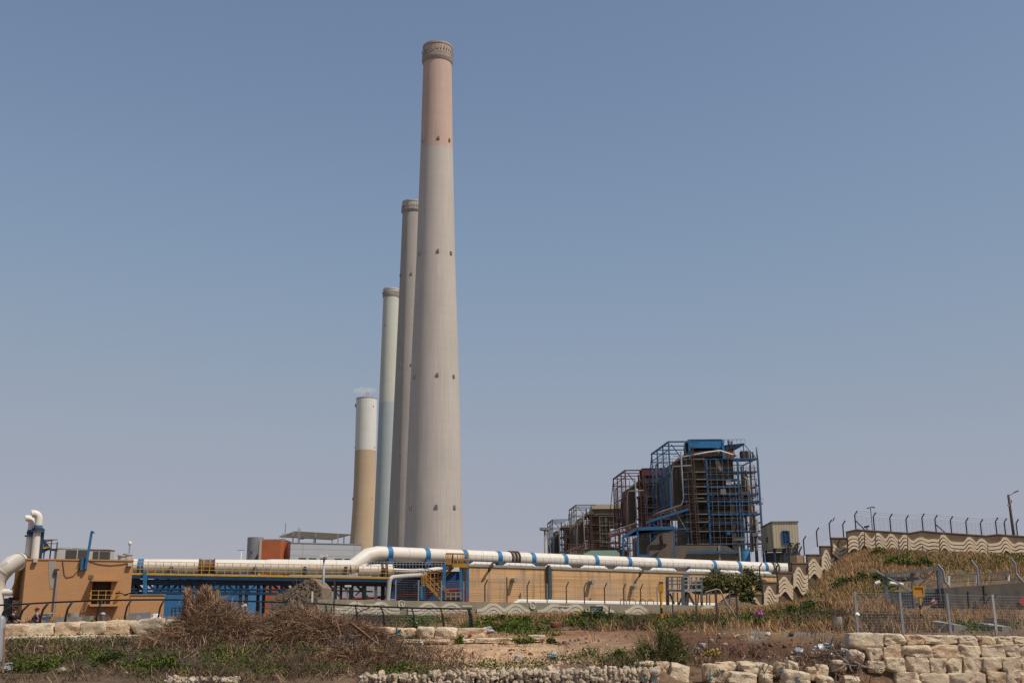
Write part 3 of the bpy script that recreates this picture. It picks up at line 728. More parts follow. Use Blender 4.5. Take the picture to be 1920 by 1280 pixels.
    mb.bar(L(-9, -3, 35.3), L(6, -3, 39.7), .16 * sc); mb.bar(L(-9, -3, 34.7), L(6, -3, 39.1), .12 * sc)
    mb.build('handrail', 'rust', root, fixn=False)
    for x in (-9, -4.5): bar('column', (x, -2.6, G), (x, -2.6, 33 + (x + 9) * .29), .5)
    bar('girder', (-9, -2.6, 30.5), (6, -2.6, 30.5), .5); bar('brace', (-9, -2.6, 33), (-4.5, -2.6, 30.5), .35)
    # dark infill behind decks near the ground
    mb = MB(); a, b_ = L(6.5, 9, G), L(30, 34, 19.9); mb.box(a.x, b_.x, a.y, b_.y, a.z, b_.z); mb.build('base_wall', casing, root)
    return root, L
def bplace(px, py, Hz=64.0):
    q = P(px, py, 100); Y = 100 * Hz / (q.z - CZ); return P(px, py, Y).x, Y
ox1, YB1 = bplace(1253.5, 828)
rootb, LB = boiler('largest boiler house, an open bright blue steel frame full of decks and pipes', ox1, YB1, 'blue_steel', 'blue_dark', 'casing_brown', 'blue_strap', 2, rr=1)
ox2, YB2 = bplace(1172, 881.5)
boiler('dark red boiler house frame just behind the blue steel one', ox2, YB2, 'dark_red_steel', 'dark_red_steel', 'casing_red', 'dark_red_steel', 1, rr=2)
ox3, YB3 = bplace(1080, 946.5)
boiler('rusty beige boiler house frame with a cream top storey', ox3, YB3, 'beige_steel', 'dark_red_steel', 'casing_tan', 'beige_steel', 1, cream=True, rr=3)
ox4, YB4 = bplace(1036, 974)
boiler('smallest and most distant boiler house, a dark grey frame', ox4, YB4, 'navy_steel', 'navy_steel', 'casing_dark', 'navy_steel', 1, penthouse=False, rr=4)

# masonry flue ducts in front of the blue boiler house
def Lw(px, py, Y): return P(px, py, Y)
YD = YB1 - 14
mb = MB(); mb.extrude([Lw(1219, 1043, YD), Lw(1256, 1022, YD)] + [Lw(1256 + 99, 1022, YD)] + [Lw(1355 + 30 * math.sin(t), 1058 - 36 * math.cos(t), YD) for t in np.linspace(.1, 1.57, 9)] + [Lw(1385, 1080, YD), Lw(1219, 1080, YD)], (0, 9, 0))
r_ = thing('flue_duct', 'brown masonry flue duct with a rounded end under the blue boiler house', 'flue duct', P(1300, 1147, YD)); mb.build('duct_body', 'duct_brown', r_)
mb = MB(); a = P(1346.5, 1022, YD - .3); b_ = P(1352, 1060, YD - .3); mb.box(a.x, b_.x, YD - .3, YD - .003, b_.z, a.z); mb.build('pilaster', 'pipe_lagging', r_)
mb = MB(); a = P(1290, 1033, YD - .4); b_ = P(1388, 1036, YD - .4); mb.box(a.x, b_.x, YD - .9, YD - .35, b_.z, a.z); mb.build('tie_beam', 'blue_steel', r_)
YD2 = YB1 - 6
mb = MB(); mb.extrude([Lw(1217, 1023, YD2), Lw(1242, 998, YD2), Lw(1264, 998, YD2), Lw(1266, 1060, YD2), Lw(1217, 1060, YD2)], (0, 10, 0))
r_ = thing('flue_duct', 'brown sloping hopper duct standing behind the rounded flue duct', 'flue duct', P(1240, 1147, YD2)); mb.build('duct_body', 'duct_brown', r_)
mb = MB().bar(P(1241, 999, YD2 - .3), P(1243, 1050, YD2 - .3), .5); mb.build('downpipe', 'rust_dark', r_)
mb = MB(); mb.box(P(1190, 1000, YD2 + 12).x, P(1230, 1000, YD2 + 12).x, YD2 + 12, YD2 + 22, GZ, P(1200, 1007, YD2 + 12).z)
tag(mb.build('annex_building', 'duct_brown'), 'low brown block seen inside the blue canopy frame', 'building')
# blue canopy frame lower down
YC = YB1 - 22
r_ = thing('canopy_frame', 'low blue steel canopy frame beside the flue ducts', 'steel frame', P(1200, 1147, YC))
def cpt(px, py, d=0): return P(px, py, YC + d)
for a, b_, w in (((1168, 1006), (1169, 1060), .7), ((1195, 991), (1197, 1060), .75), ((1264, 988), (1265, 1060), .5)):
    MB().bar(cpt(*a), cpt(*b_), w).build('post', 'blue_steel', r_, fixn=False)
for a, b_, da, db, w in (((1168, 1006), (1195, 991), 0, 0, .9), ((1195, 991), (1264, 989), 0, 0, 1.2), ((1168, 1007), (1205, 1000), 0, 16, .5), ((1180, 1001), (1230, 997), 0, 14, .5), ((1205, 1000), (1264, 996), 14, 14, .6), ((1169, 1008), (1180, 1030), 0, 0, .5), ((1196, 1042), (1222, 1041), 0, 0, .9)):
    MB().bar(cpt(*a, da), cpt(*b_, db), w).build('beam', 'blue_steel', r_, fixn=False)
mb = MB(); mb.hexa([cpt(1172, 1004, .6), cpt(1195, 992.5, .6), cpt(1262, 991, .6), cpt(1255, 996, 12), cpt(1172, 1005.5, .6), cpt(1195, 994, .6), cpt(1262, 992.5, .6), cpt(1255, 997.5, 12)]); mb.build('roof_sheet', 'blue_dark', r_)
# pale green roofed shed and low clutter before the far units
YS = YB3 - 190
r_ = thing('green_shed', 'low shed with a pale green roof in front of the distant boiler houses', 'shed', P(1130, 1147, YS))
mb = MB(); mb.extrude([P(1095, 1037, YS), P(1108, 1031.5, YS), P(1156, 1031, YS), P(1162, 1037, YS), P(1162, 1048, YS), P(1095, 1048, YS)], (0, 20, 0)); mb.build('roof', 'roof_green', r_)
mb = MB(); mb.box(P(1097, 1040, YS).x, P(1160, 1040, YS).x, YS + .6, YS + 19, GZ, P(1130, 1048, YS).z); mb.build('wall', 'casing_tan', r_)
YS = YB3 - 150
r_ = thing('brown_shed', 'low brown building with a railed roof behind the green shed', 'building', P(1120, 1147, YS))
mb = MB(); mb.extrude([P(1064, 1040, YS), P(1070, 1031, YS), P(1110, 1029, YS), P(1125, 1024, YS), P(1150, 1026, YS), P(1180, 1034, YS), P(1180, 1060, YS), P(1064, 1060, YS)], (0, 18, 0)); mb.build('block', 'casing_tan', r_)
mb = MB()
for px in range(1066, 1182, 5): mb.bar(P(px, 1031, YS - .5), P(px, 1019, YS - .5), .22)
for dy in (1019, 1024): mb.bar(P(1066, dy + 1, YS - .5), P(1180, dy, YS - .5), .24)
mb.build('handrail', 'rust', r_, fixn=False)
# blue tank
YT = YB1 - 12
c = P(1402, 1140, YT); rt = 10.6 * mpp(1402, 1040, YT); zt = P(1402, 1029, YT).z
r_ = thing('storage_tank', 'small pale blue cylindrical tank below the boiler decks', 'tank', (c.x, YT, GZ))
MB().lathe((c.x, YT, 0), [(rt, GZ), (rt, zt - .3), (rt * .96, zt)], 32).build('shell', 'tank_blue', r_, smooth='auto')
MB().lathe((c.x, YT, 0), [(rt * 1.02, zt - .5), (rt * 1.02, zt - .2)], 32, False).build('rim', 'blue_steel', r_)
# cream clad house on stilts
YH = YB1 - 30
r_ = thing('control_house', 'cream corrugated house on dark steel stilts with one blue framed opening', 'building', P(1465, 1147, YH))
fl, fr_ = P(1449, 1000, YH), P(1497, 1000, YH)
zt, zb = P(1470, 979, YH).z, P(1470, 1027, YH).z
ztl = P(1432, 983, YH + 20).z
dx, dy = P(1428, 1000, YH + 26).x, YH + 26
back = Vector((fl.x - dx, YH - dy, 0))
mb = MB(); bl = (dx, dy); br_ = (fr_.x - back.x, fr_.y - back.y)
p8 = [(fl.x, YH), (fr_.x, YH), br_, bl]
mb.hexa([(x, y, zb) for x, y in p8] + [(x, y, zt) for x, y in p8]); mb.build('wall', 'cream_cladding', r_)
mb = MB(); mb.hexa([(x, y, zt + .003) for x, y in ((fl.x - .3, YH - .3), (fr_.x + .3, YH - .3), (br_[0] + .3, br_[1]), (bl[0] - .3, bl[1]))] + [(x, y, zt + .45) for x, y in ((fl.x - .3, YH - .3), (fr_.x + .3, YH - .3), (br_[0] + .3, br_[1]), (bl[0] - .3, bl[1]))]); mb.build('roof', 'casing_tan', r_)
a, b_ = P(1466, 995, YH), P(1479, 1019, YH)
mb = MB(); mb.box(a.x, b_.x, YH - .12, YH - .003, b_.z, a.z); win = mb.build('opening', 'blue_dark', r_)
mb = MB()
for px in (1466, 1470.5, 1479): q = P(px, 995, YH); mb.bar((q.x, YH - .25, b_.z), (q.x, YH - .25, a.z), .32 if px != 1470.5 else .2)
mb.bar((a.x, YH - .25, b_.z), (b_.x, YH - .25, b_.z), .3); mb.bar((a.x, YH - .25, a.z), (b_.x, YH - .25, a.z), .3); mb.bar((a.x, YH - .25, b_.z + 1.1), (b_.x, YH - .25, b_.z + 1.1), .15)
mb.build('opening_frame', 'blue_steel', r_, fixn=False)
a = P(1439, 1011, YH + 10); mb = MB(); q1 = fl + (Vector((dx, dy, 0)) - Vector((fl.x, YH, 0))) * .45; q1.z = P(1439, 1016, YH + 10).z
q2 = fl + (Vector((dx, dy, 0)) - Vector((fl.x, YH, 0))) * .58; nn = Vector((-back.y, back.x, 0)).normalized() * -1
nrm = Vector((back.y, -back.x, 0)).normalized(); nrm = nrm if nrm.x < 0 else -nrm
h = 1.9; A = [Vector((q1.x, q1.y, q1.z)), Vector((q2.x, q2.y, q1.z)), Vector((q2.x, q2.y, q1.z + h)), Vector((q1.x, q1.y, q1.z + h))]
MB().extrude([v + nrm * .003 for v in A], nrm * .12).build('window', 'window_dark', r_)
for px, d in ((1452, 1), (1470, 1), (1492, 1), (1436, 18), (1480, 18)):
    q = P(px, 1030, YH + d); MB().bar((q.x, YH + d, GZ), (q.x, YH + d, zb), .75).build('stilt', 'blue_dark', r_, fixn=False)
for a, b_ in ((1452, 1470), (1470, 1492)):
    qa, qb = P(a, 1030, YH + 1), P(b_, 1030, YH + 1)
    MB().bar((qa.x, YH + 1, zb - 8), (qb.x, YH + 1, zb), .4).build('brace', 'dark_steel', r_, fixn=False)
mb = MB(); mb.box(P(1440, 1030, YH + 20).x, P(1500, 1030, YH + 20).x, YH + 20, YH + 22, GZ, zb - .5); mb.build('back_wall', 'casing_dark', r_)
mb = MB()
for k in range(9):
    q = P(1474 + k * 3, 1035, YH - 2); mb.tube([q, q + Vector((.4 * (k % 3), 0, 1.5 + (k % 4) * .6)), q + Vector((1.2, .5, 2 + (k % 2)))], .28, 6)
mb.build('valve_cluster', 'dark_steel', r_, fixn=False)

# ------------------------------------------------------------------ office building with round tower and shade roof
YO = 185.0
r_ = thing('office_building', 'grey panelled building with round metal tower, orange block and roof shade', 'building', P(560, 1150, YO))
def z_(py, Y=YO): return P(560, py, Y).z
def x_(px, Y=YO): return P(px, 1040, Y).x
mb = MB(); mb.box(x_(543), x_(676), YO + .5, YO + 24, GZ, z_(1017)); mb.build('wall', 'panel_grey', r_)
mb = MB(); mb.box(x_(542.5), x_(676.5), YO + .4, YO + 24.1, z_(1017) + .003, z_(1015.5)); mb.build('parapet', 'tower_grey', r_)
for a, b_ in ((559.5, 573), (578.5, 592), (627, 640), (645.5, 656), (600, 612), (662, 672)):
    mb = MB(); mb.box(x_(a), x_(b_), YO + .35, YO + .497, z_(1050), z_(1044.5)); mb.build('window', 'window_dark', r_)
cxt, rt = x_(478, YO + 4), 15.5 * mpp(478, 1030, YO)
MB().lathe((cxt, YO + 4, 0), [(rt, GZ), (rt, z_(1003.5)), (rt * .93, z_(1003)), (rt * .93, z_(1004.5))], 40).build('round_tower', 'tower_grey', r_, smooth='auto')
mb = MB(); mb.box(x_(454), x_(464), YO + 3, YO + 9, GZ, z_(1033)); mb.build('side_annex', 'tower_grey', r_)
mb = MB(); mb.box(x_(463.5), x_(464.8), YO + 2.2, YO + 3.4, z_(1034.5), z_(1031)); mb.build('wall_lamp', 'dark_steel', r_)
mb = MB(); mb.box(x_(470), x_(510), YO + 8, YO + 20, GZ, z_(1003.6)); mb.build('back_wall', 'tower_grey', r_)
mb = MB(); mb.box(x_(494), x_(529), YO - 1.5, YO + 8, GZ, z_(1012.5)); mb.build('orange_block', 'orange_cladding', r_)
mb = MB(); mb.box(x_(489.5), x_(493.8), YO - 2.2, YO + 6, GZ, z_(1012)); mb.build('fin_wall', 'orange_cladding', r_)
mb = MB(); mb.box(x_(492), x_(495.5), YO - 2.7, YO - 2.203, GZ, z_(1012.3)); mb.build('fin_trim', 'ac_white', r_)
mb = MB(); mb.box(x_(529.3), x_(542.8), YO + 2, YO + 10, GZ, z_(1014.5)); mb.build('orange_return', 'orange_cladding', r_)
# shade
A = [P(523, 1006.5, YO + 9), P(553, 996.5, YO + 17), P(659, 1002.3, YO + 17), P(622, 1012, YO + 9)]
mb = MB(); mb.add([tuple(v) for v in A] + [tuple(v + Vector((0, 0, .12))) for v in A], [(0, 1, 2, 3), (7, 6, 5, 4), (0, 3, 7, 4), (1, 0, 4, 5), (2, 1, 5, 6), (3, 2, 6, 7)]); mb.build('shade_roof', 'shade_net', r_)
for px, pt, pb, d in ((550, 995, 1015, 2), (592, 998, 1016, 2), (634, 1000, 1017, 2), (530, 1000, 1019, -.5), (561, 1009, 1016, 9), (623, 1010, 1016, 1), (645, 1006, 1017, 8), (667, 1001, 1018, 2), (589, 1008, 1016, 9)):
    d += 8.5; q = P(px, pt, YO + d); MB().bar((q.x, YO + d, z_(1017)), q, .16).build('shade_post', 'galv', r_, fixn=False)
for px, py in ((579.5, 1000.5), (607, 1004), (565, 1005)):
    q = P(px, py, YO + 12.5); mb = MB(); mb.box(q.x - .5, q.x + .5, YO + 12.3, YO + 12.7, q.z - .5, q.z - .35); mb.build('ceiling_lamp', 'white_paint', r_)
for px, pt in ((535.5, 981), (559.5, 989), (562.5, 990)):
    q = P(px, pt, YO + 6); MB().bar((q.x, YO + 6, z_(1016)), q, .12).build('aerial', 'galv', r_, fixn=False)
# blue clad shed behind the pipe bridge
YBL = 146.0
r_ = thing('blue_warehouse', 'plain bright blue clad building behind the pipe bridge', 'building', P(370, 1150, YBL))
mb = MB(); mb.box(P(287, 1100, YBL).x, P(449, 1100, YBL).x, YBL, YBL + 14, GZ, P(370, 1074, YBL).z); mb.build('wall', 'blue_cladding', r_)
mb = MB(); mb.box(P(286.5, 1100, YBL).x, P(449.5, 1100, YBL).x, YBL - .1, YBL + 14.1, P(370, 1074, YBL).z + .003, P(370, 1073, YBL).z); mb.build('roof_edge', 'blue_steel', r_)
mb = MB()
for k in range(4): q = P(322 + k * 7, 1141, YBL - 3); mb.bar((q.x, YBL - 3, GZ), (q.x, YBL - 3, P(330, 1139, YBL - 3).z), .12)
mb.bar(P(322, 1139, YBL - 3), P(345, 1139, YBL - 3), .12); mb.bar(P(322, 1145, YBL - 3), P(345, 1145, YBL - 3), .1)
tag(mb.build('guard_railing', 'dark_steel', fixn=False), 'short dark railing at the foot of the bright blue building', 'railing')
# ------------------------------------------------------------------ pump house
YP = 104.0
def boxpx(mb, x0, x1, pt, pb, Y, d, py=None):
    """block seen from px x0..x1, rows pt..pb at its front Y, d metres deep"""
    m = py or (pt + pb) / 2; xm = (x0 + x1) / 2
    return mb.box(P(x0, m, Y).x, P(x1, m, Y).x, Y, Y + d, P(xm, pb, Y).z, P(xm, pt, Y).z)
ph = thing('pump_house', 'tan block pump house with railed door opening and rooftop equipment', 'building', (P(150, 1160, YP).x, YP, GZ))
xl, xr = P(44, 1110, YP).x, P(245, 1110, YP).x
zt = P(150, 1048, YP).z
dxl, dxr = P(202, 1110, YP).x, P(238, 1110, YP).x      # door reveal (dx measured on the wall)
dxl, dxr = P(172, 1110, YP).x, P(208, 1110, YP).x
dzt, dzb = P(190, 1088, YP).z, P(190, 1131, YP).z
# front wall with a hole for the doorway
mb = MB()
mb.box(xl, dxl, YP, YP + .5, GZ, zt); mb.box(dxr, xr, YP, YP + .5, GZ, zt)
mb.box(dxl, dxr, YP, YP + .5, dzt, zt); mb.box(dxl, dxr, YP, YP + .5, GZ, dzb)
mb.box(xl, xl + .5, YP + .5, YP + 13, GZ, zt); mb.box(xr - .5, xr, YP + .5, YP + 13, GZ, zt); mb.box(xl + .5, xr - .5, YP + 12.5, YP + 13, GZ, zt)
mb.build('wall', 'tan_block', ph)
mb = MB(); mb.box(xl + .5, xr - .5, YP + .5, YP + 12.5, zt - .6, zt - .35); mb.build('roof', 'concrete_mid', ph)
mb = MB(); mb.box(dxl, dxr, YP + .55, YP + .7, dzb, dzt); door = mb.build('door', 'door_dark', ph)
mb = MB()
for k in range(11): z = dzb + (dzt - dzb) * (k + .5) / 11; mb.box(dxl, dxr, YP + .5, YP + .547, z - .05, z + .02)
mb.build('shutter_slats', 'door_dark', door)
mb = MB(); a = P(208, 1088, YP).z
mb.box(dxl - .25, dxr + .55, YP - 1.15, YP - .003, dzt + .02, dzt + .2); mb.build('canopy', 'tan_block', ph)
mb = MB(); mb.box(dxl - .25, dxr + .75, YP - 1.3, YP - .003, dzb - .22, dzb - .03); mb.build('balcony_slab', 'tan_block', ph)
mb = MB()
zb, zh = dzb - .03, dzb + 1.25
xs_ = np.linspace(dxl - .2, dxr + .7, 5)
for x in xs_: mb.bar((x, YP - 1.25, zb), (x, YP - 1.25, zh), .05)
for y in (YP - 1.25, YP - .65):
    for x in (xs_[0], xs_[-1]): mb.bar((x, y, zb), (x, y, zh), .07)
for dz in (.45, .85, 1.25):
    mb.bar((xs_[0], YP - 1.25, zb + dz), (xs_[-1], YP - 1.25, zb + dz), .045)
    for x in (xs_[0], xs_[-1]): mb.bar((x, YP - 1.25, zb + dz), (x, YP - .05, zb + dz), .07)
mb.build('balcony_railing', 'orange_yellow', ph, fixn=False)
mb = MB()
for k in range(12): z = zb - .3 - k * .28; mb.bar((dxl + .9, YP - 1.2, z), (dxl + 1.4, YP - 1.2, z), .05)
for x in (dxl + .9, dxl + 1.4): mb.bar((x, YP - 1.2, GZ), (x, YP - 1.2, zb + .9), .06)
mb.build('ladder', 'dark_steel', ph, fixn=False)
# annex
ax1 = P(307, 1140, YP).x
mb = MB(); mb.box(xr, ax1, YP - .06, YP + 9, GZ, P(280, 1113, YP).z); mb.build('annex', 'tan_block', ph)
mb = MB(); mb.box(xr - .003, ax1 + .1, YP - .16, YP + 9.1, P(280, 1113, YP).z + .003, P(280, 1112.3, YP).z + .04); mb.build('annex_coping', 'concrete_mid', ph)
mb = MB(); mb.box(xl - .08, xr + .08, YP - .08, YP + .6, zt + .003, zt + .12); mb.build('coping', 'tan_block', ph)
# grey render patch, downpipe, vents, wall lamps
mb = MB(); mb.extrude([P(91, 1049, YP), P(106, 1049, YP), P(103, 1075, YP), P(100, 1103, YP), P(94, 1103, YP), P(92, 1080, YP)], (0, -.03, 0)); mb.build('render_patch', 'concrete_mid', ph)
mb = MB().tube([P(106, 1069, YP - .25), P(106, 1072, YP - .25), P(98.6, 1147, YP - .25), P(94, 1149.5, YP - .25), P(76, 1152, YP - .25)], .09, 8); mb.build('downpipe', 'galv', ph, smooth=True, fixn=False)
q = P(106, 1068, YP); mb = MB(); mb.box(q.x - .2, q.x + .2, YP - .3, YP - .003, q.z - .25, q.z + .15); mb.build('rain_hopper', 'dark_steel', ph)
for px, py, w, h in ((171, 1078, .22, .22), (66, 1049.6, .2, .2), (243, 1053, .2, .2)):
    q = P(px, py, YP); mb = MB(); mb.box(q.x - w, q.x + w, YP - (.06 if px == 171 else .4), YP - .003, q.z - h, q.z + h * .6); mb.build('vent_grille' if px == 171 else 'wall_lamp', 'concrete_dark' if px == 171 else 'ac_white', ph)
mb = MB().tube([P(117, 1050, YP - .06), P(120, 1075, YP - .06), P(124, 1081, YP - .06), P(137, 1078, YP - .06), P(147, 1066, YP - .06), P(157, 1050, YP - .06)], .03, 5).build('cable', 'dark_steel', ph, fixn=False)
mb = MB().tube([P(168, 1049, YP - .06), P(185, 1054, YP - .06), P(205, 1056, YP - .06), P(225, 1054, YP - .06), P(244, 1050, YP - .06)], .03, 5).build('cable', 'dark_steel', ph, fixn=False)
# crane arm fixed to the wall
r_ = thing('davit_crane', 'bright blue davit post bolted to the pump house wall', 'crane', P(161.5, 1064, YP - .5))
MB().bar(P(161.5, 1064, YP - .4), P(168.3, 992, YP - .9), .22, .22).build('post', 'blue_strap', r_, fixn=False)
MB().hexa([P(162, 995, YP - 2), P(168.6, 991, YP - .9), P(169, 993, YP - .7), P(163, 996, YP - 1.9), P(162, 993.5, YP - 2), P(168.6, 989.8, YP - .9), P(169.4, 990.3, YP - .7), P(163, 994, YP - 1.9)]).build('arm', 'blue_strap', r_)
q = P(161.5, 1062, YP); mb = MB(); mb.box(q.x - .3, q.x + .3, YP - .35, YP - .003, q.z - .2, q.z + .9); mb.build('bracket', 'blue_steel', r_)
# rooftop air conditioners
ZR = zt - .35
def roofbox(nm, label, px0, px1, pt, Y, d, mat, panes, rusty=False):
    x0, x1 = P(px0, 1038, Y).x, P(px1, 1038, Y).x; z1 = P((px0 + px1) / 2, pt, Y).z
    r_ = thing(nm, label, 'air conditioner', ((x0 + x1) / 2, Y, ZR))
    mb = MB(); mb.box(x0, x1, Y, Y + d, ZR, z1); mb.build('housing', mat, r_)
    for a, b_ in panes:
        xa, xb = P(a, 1038, Y).x, P(b_, 1038, Y).x
        mb = MB(); mb.box(xa, xb, Y - .06, Y - .003, ZR + .3, z1 - .09); mb.build('coil_grille', 'ac_grille', r_)
    mb = MB(); mb.box(x0 - .03, x1 + .03, Y - .04, Y + d + .04, z1 + .003, z1 + .08); mb.build('top_tray', 'rust' if rusty else 'ac_white', r_)
    for k in range(2):
        xc = x0 + (x1 - x0) * (.28 + .44 * k); MB().lathe((xc, Y + d / 2, z1 + .08), [(.55, 0), (.55, .1), (.48, .1), (.48, .03)], 20).build('fan_ring', 'rust' if rusty else 'galv', r_)
    return r_
roofbox('air_conditioner', 'large cream air conditioner with dark coils on the pump house roof', 108, 163, 1027, YP + 2.5, 2.5, 'ac_white', ((124, 143.5), (146, 163)))
roofbox('air_conditioner', 'rusty topped air conditioner beyond the blue davit post on the roof', 166, 214, 1028.5, YP + 2.5, 2.5, 'ac_white', ((175, 185), (187, 206)), True)
# small tank and vents near the roof end
q = P(232, 1046, YP + 4); r_ = thing('roof_vent', 'wide cream mushroom vent at the end of the pump house roof', 'vent', (q.x, YP + 4, ZR))
MB().lathe((P(240, 1040, YP + 4).x, YP + 4, 0), [(.42, ZR), (.42, P(240, 1036, YP + 4).z), (.5, P(240, 1036, YP + 4).z), (.5, P(240, 1033, YP + 4).z)], 20).build('drum', 'ac_white', r_, smooth='auto')
MB().lathe((P(229, 1040, YP + 4).x, YP + 4, 0), [(.38, ZR), (.38, P(229, 1039, YP + 4).z), (.47, P(229, 1038.5, YP + 4).z), (.47, P(229, 1036.5, YP + 4).z)], 20).build('small_drum', 'ac_white', r_, smooth='auto')
r_ = thing('globe_mast', 'thin mast with a white globe beside the rooftop vent', 'mast', (P(243, 1036, YP + 4.6).x, YP + 4.6, ZR))
MB().bar((P(243.3, 1030, YP + 4.6).x, YP + 4.6, ZR), P(243.6, 1015, YP + 4.6), .12).build('mast_pole', 'galv', r_, fixn=False)
q = P(244, 1012.7, YP + 4.6); MB().lathe((q.x, q.y, q.z), [(.02, -.19), (.14, -.14), (.2, 0), (.14, .14), (.02, .2)], 14).build('globe', 'white_paint', r_, smooth=True)
# gooseneck vents with blue collars
for (cx0, pyb, pyt, bend, blue, lab, Y) in ((56, 1041, 967, 48.5, 1002, 'shorter white gooseneck vent pipe with a blue collar on the roof edge', YP + 2.2), (68.5, 1046, 957, 64, 993, 'taller white gooseneck vent pipe with a blue collar and rust ring', YP + 1.2)):
    rr = .35 if cx0 > 60 else .30
    b0 = P(cx0 - 3.5, pyb, Y); t0 = P(cx0 + 1.5, pyt, Y)
    b0 = Vector((b0.x, Y, ZR)); t0 = Vector((b0.x + .12, Y, t0.z))
    r_ = thing('gooseneck_vent', lab, 'vent pipe', b0)
    zb_ = P(cx0, blue, Y).z
    MB().tube([b0, (b0.x, Y, zb_ - .5), (b0.x + .05, Y, zb_)], rr, 14).build('lower_pipe', 'white_pipe', r_, smooth='auto', fixn=False)
    x = b0.x + .05
    MB().tube([(x, Y, zb_ - .1), (x, Y, zb_ + .45)], rr * 1.1, 14).build('collar', 'blue_strap', r_, smooth='auto', fixn=False)
    MB().lathe((x, Y, zb_ - .2), [(rr * 1.1, 0), (rr * 1.7, 0), (rr * 1.7, .14), (rr * 1.1, .14)], 18).build('flange', 'blue_steel', r_)
    zz = t0.z - rr * 2.2
    MB().tube([(x, Y, zb_ + .45), (x, Y, zz - .6)], rr, 14).build('neck', 'white_pipe', r_, smooth='auto', fixn=False)
    MB().lathe((x, Y, zz - 1.05), [(rr, 0), (rr * 1.22, 0), (rr * 1.22, .22), (rr, .22)], 18).build('rust_ring', 'rust_dark', r_)
    arc = [(x, Y, zz - .6)] + [(x - rr * 1.45 * (1 - math.cos(t)), Y, zz + rr * 1.45 * math.sin(t)) for t in np.linspace(0, 1.95, 10)]
    MB().tube(arc, rr, 14).build('bend', 'white_pipe', r_, smooth='auto', fixn=False)
# blue access frame beside the vents
Y = YP + 1.6
r_ = thing('access_platform', 'blue steel access frame and ladder next to the gooseneck vents', 'steel frame', (P(76, 1046, Y).x, Y, ZR))
MB().bar((P(75, 1046, Y).x, Y, ZR), P(81, 991, Y), .28).build('post', 'blue_dark', r_, fixn=False)
MB().bar(P(62, 992, Y), P(82, 991, Y), .22).build('top_beam', 'blue_dark', r_, fixn=False)
MB().bar(P(69, 995, Y), P(93, 1028, Y), .2).build('brace', 'blue_dark', r_, fixn=False)
MB().bar(P(80, 1016, Y), P(98, 1010, Y), .12).build('brace', 'dark_steel', r_, fixn=False)
MB().hexa([P(72, 1040, Y), P(94, 1028, Y), P(94, 1028, Y + 1), P(72, 1040, Y + 1), P(72, 1033, Y), P(94, 1025, Y), P(94, 1025, Y + 1), P(72, 1033, Y + 1)]).build('chute', 'blue_dark', r_)
MB().hexa([P(80, 1028, Y - .1), P(93, 1024.5, Y - .1), P(93, 1024.5, Y + 1), P(80, 1028, Y + 1), P(80, 1026, Y - .1), P(92, 1022.5, Y - .1), P(92, 1022.5, Y + 1), P(80, 1026, Y + 1)]).build('tread', 'yellow_paint', r_)
MB().bar(P(92, 1029, Y), P(106, 1029, Y), .22).build('rail_beam', 'blue_dark', r_, fixn=False)
mb = MB()
for px, pt in ((88, 1012), (99, 1010), (109, 1014)): mb.bar((P(px - 4, 1046, Y + .3).x, Y + .3, ZR), P(px, pt, Y + .3), .12)
mb.bar(P(84, 1011, Y + .3), P(109, 1010, Y + .3), .09); mb.bar(P(84, 1018, Y + .3), P(109, 1017, Y + .3), .07); mb.build('handrail', 'rust', r_, fixn=False)
mb = MB(); boxpx(mb, 82, 98, 1010, 1027, Y + 1.5, .15); mb.build('side_screen', 'thatch', r_)
def turn(r, xp, Yp, ang, rigid=False, only=None):
    """swing a thing built square-on round a vertical hinge at (xp, Yp); its front keeps each bearing. rigid: move the base, rotate the rest"""
    ca, sa = math.cos(ang), math.sin(ang)
    def f(v):
        u = (v.x - xp) / (ca - v.x / Yp * sa); d = v.y - Yp
        return Vector((xp + u * ca - d * sa, Yp + u * sa + d * ca, v.z))
    o0 = WL[r.name].copy(); b_ = o0.x / o0.y; d = o0.y - Yp
    u = (b_ * (Yp + d * ca) - xp + d * sa) / (ca - b_ * sa)
    o1 = Vector((xp + u * ca - d * sa, Yp + u * sa + d * ca, o0.z)) if rigid else (o0.copy() if only else f(o0))
    rot = Matrix.Rotation(ang, 3, 'Z')
    r.location = o1; st = list(r.children); ms = []
    while st:
        c = st.pop(); ms.append(c); st += list(c.children)
    for m in ms:
        if only and m.name.split('.')[0] not in only: continue
        for v in m.data.vertices: v.co = rot @ v.co if rigid else f(v.co + o0) - o1
        WL[m.name] = o1.copy()
    WL[r.name] = o1.copy()
for o in list(COL.objects):
    if o.parent is None and o.get('label') and o.name.split('.')[0] in ('pump_house', 'davit_crane', 'air_conditioner', 'roof_vent', 'globe_mast', 'gooseneck_vent', 'access_platform'):
        turn(o, xl, YP, math.radians(28), o is not ph)
turn(bpy.data.objects['office_building'], P(543, 1040, 185.5).x, 185.5, math.radians(29), only=('wall', 'parapet', 'window'))
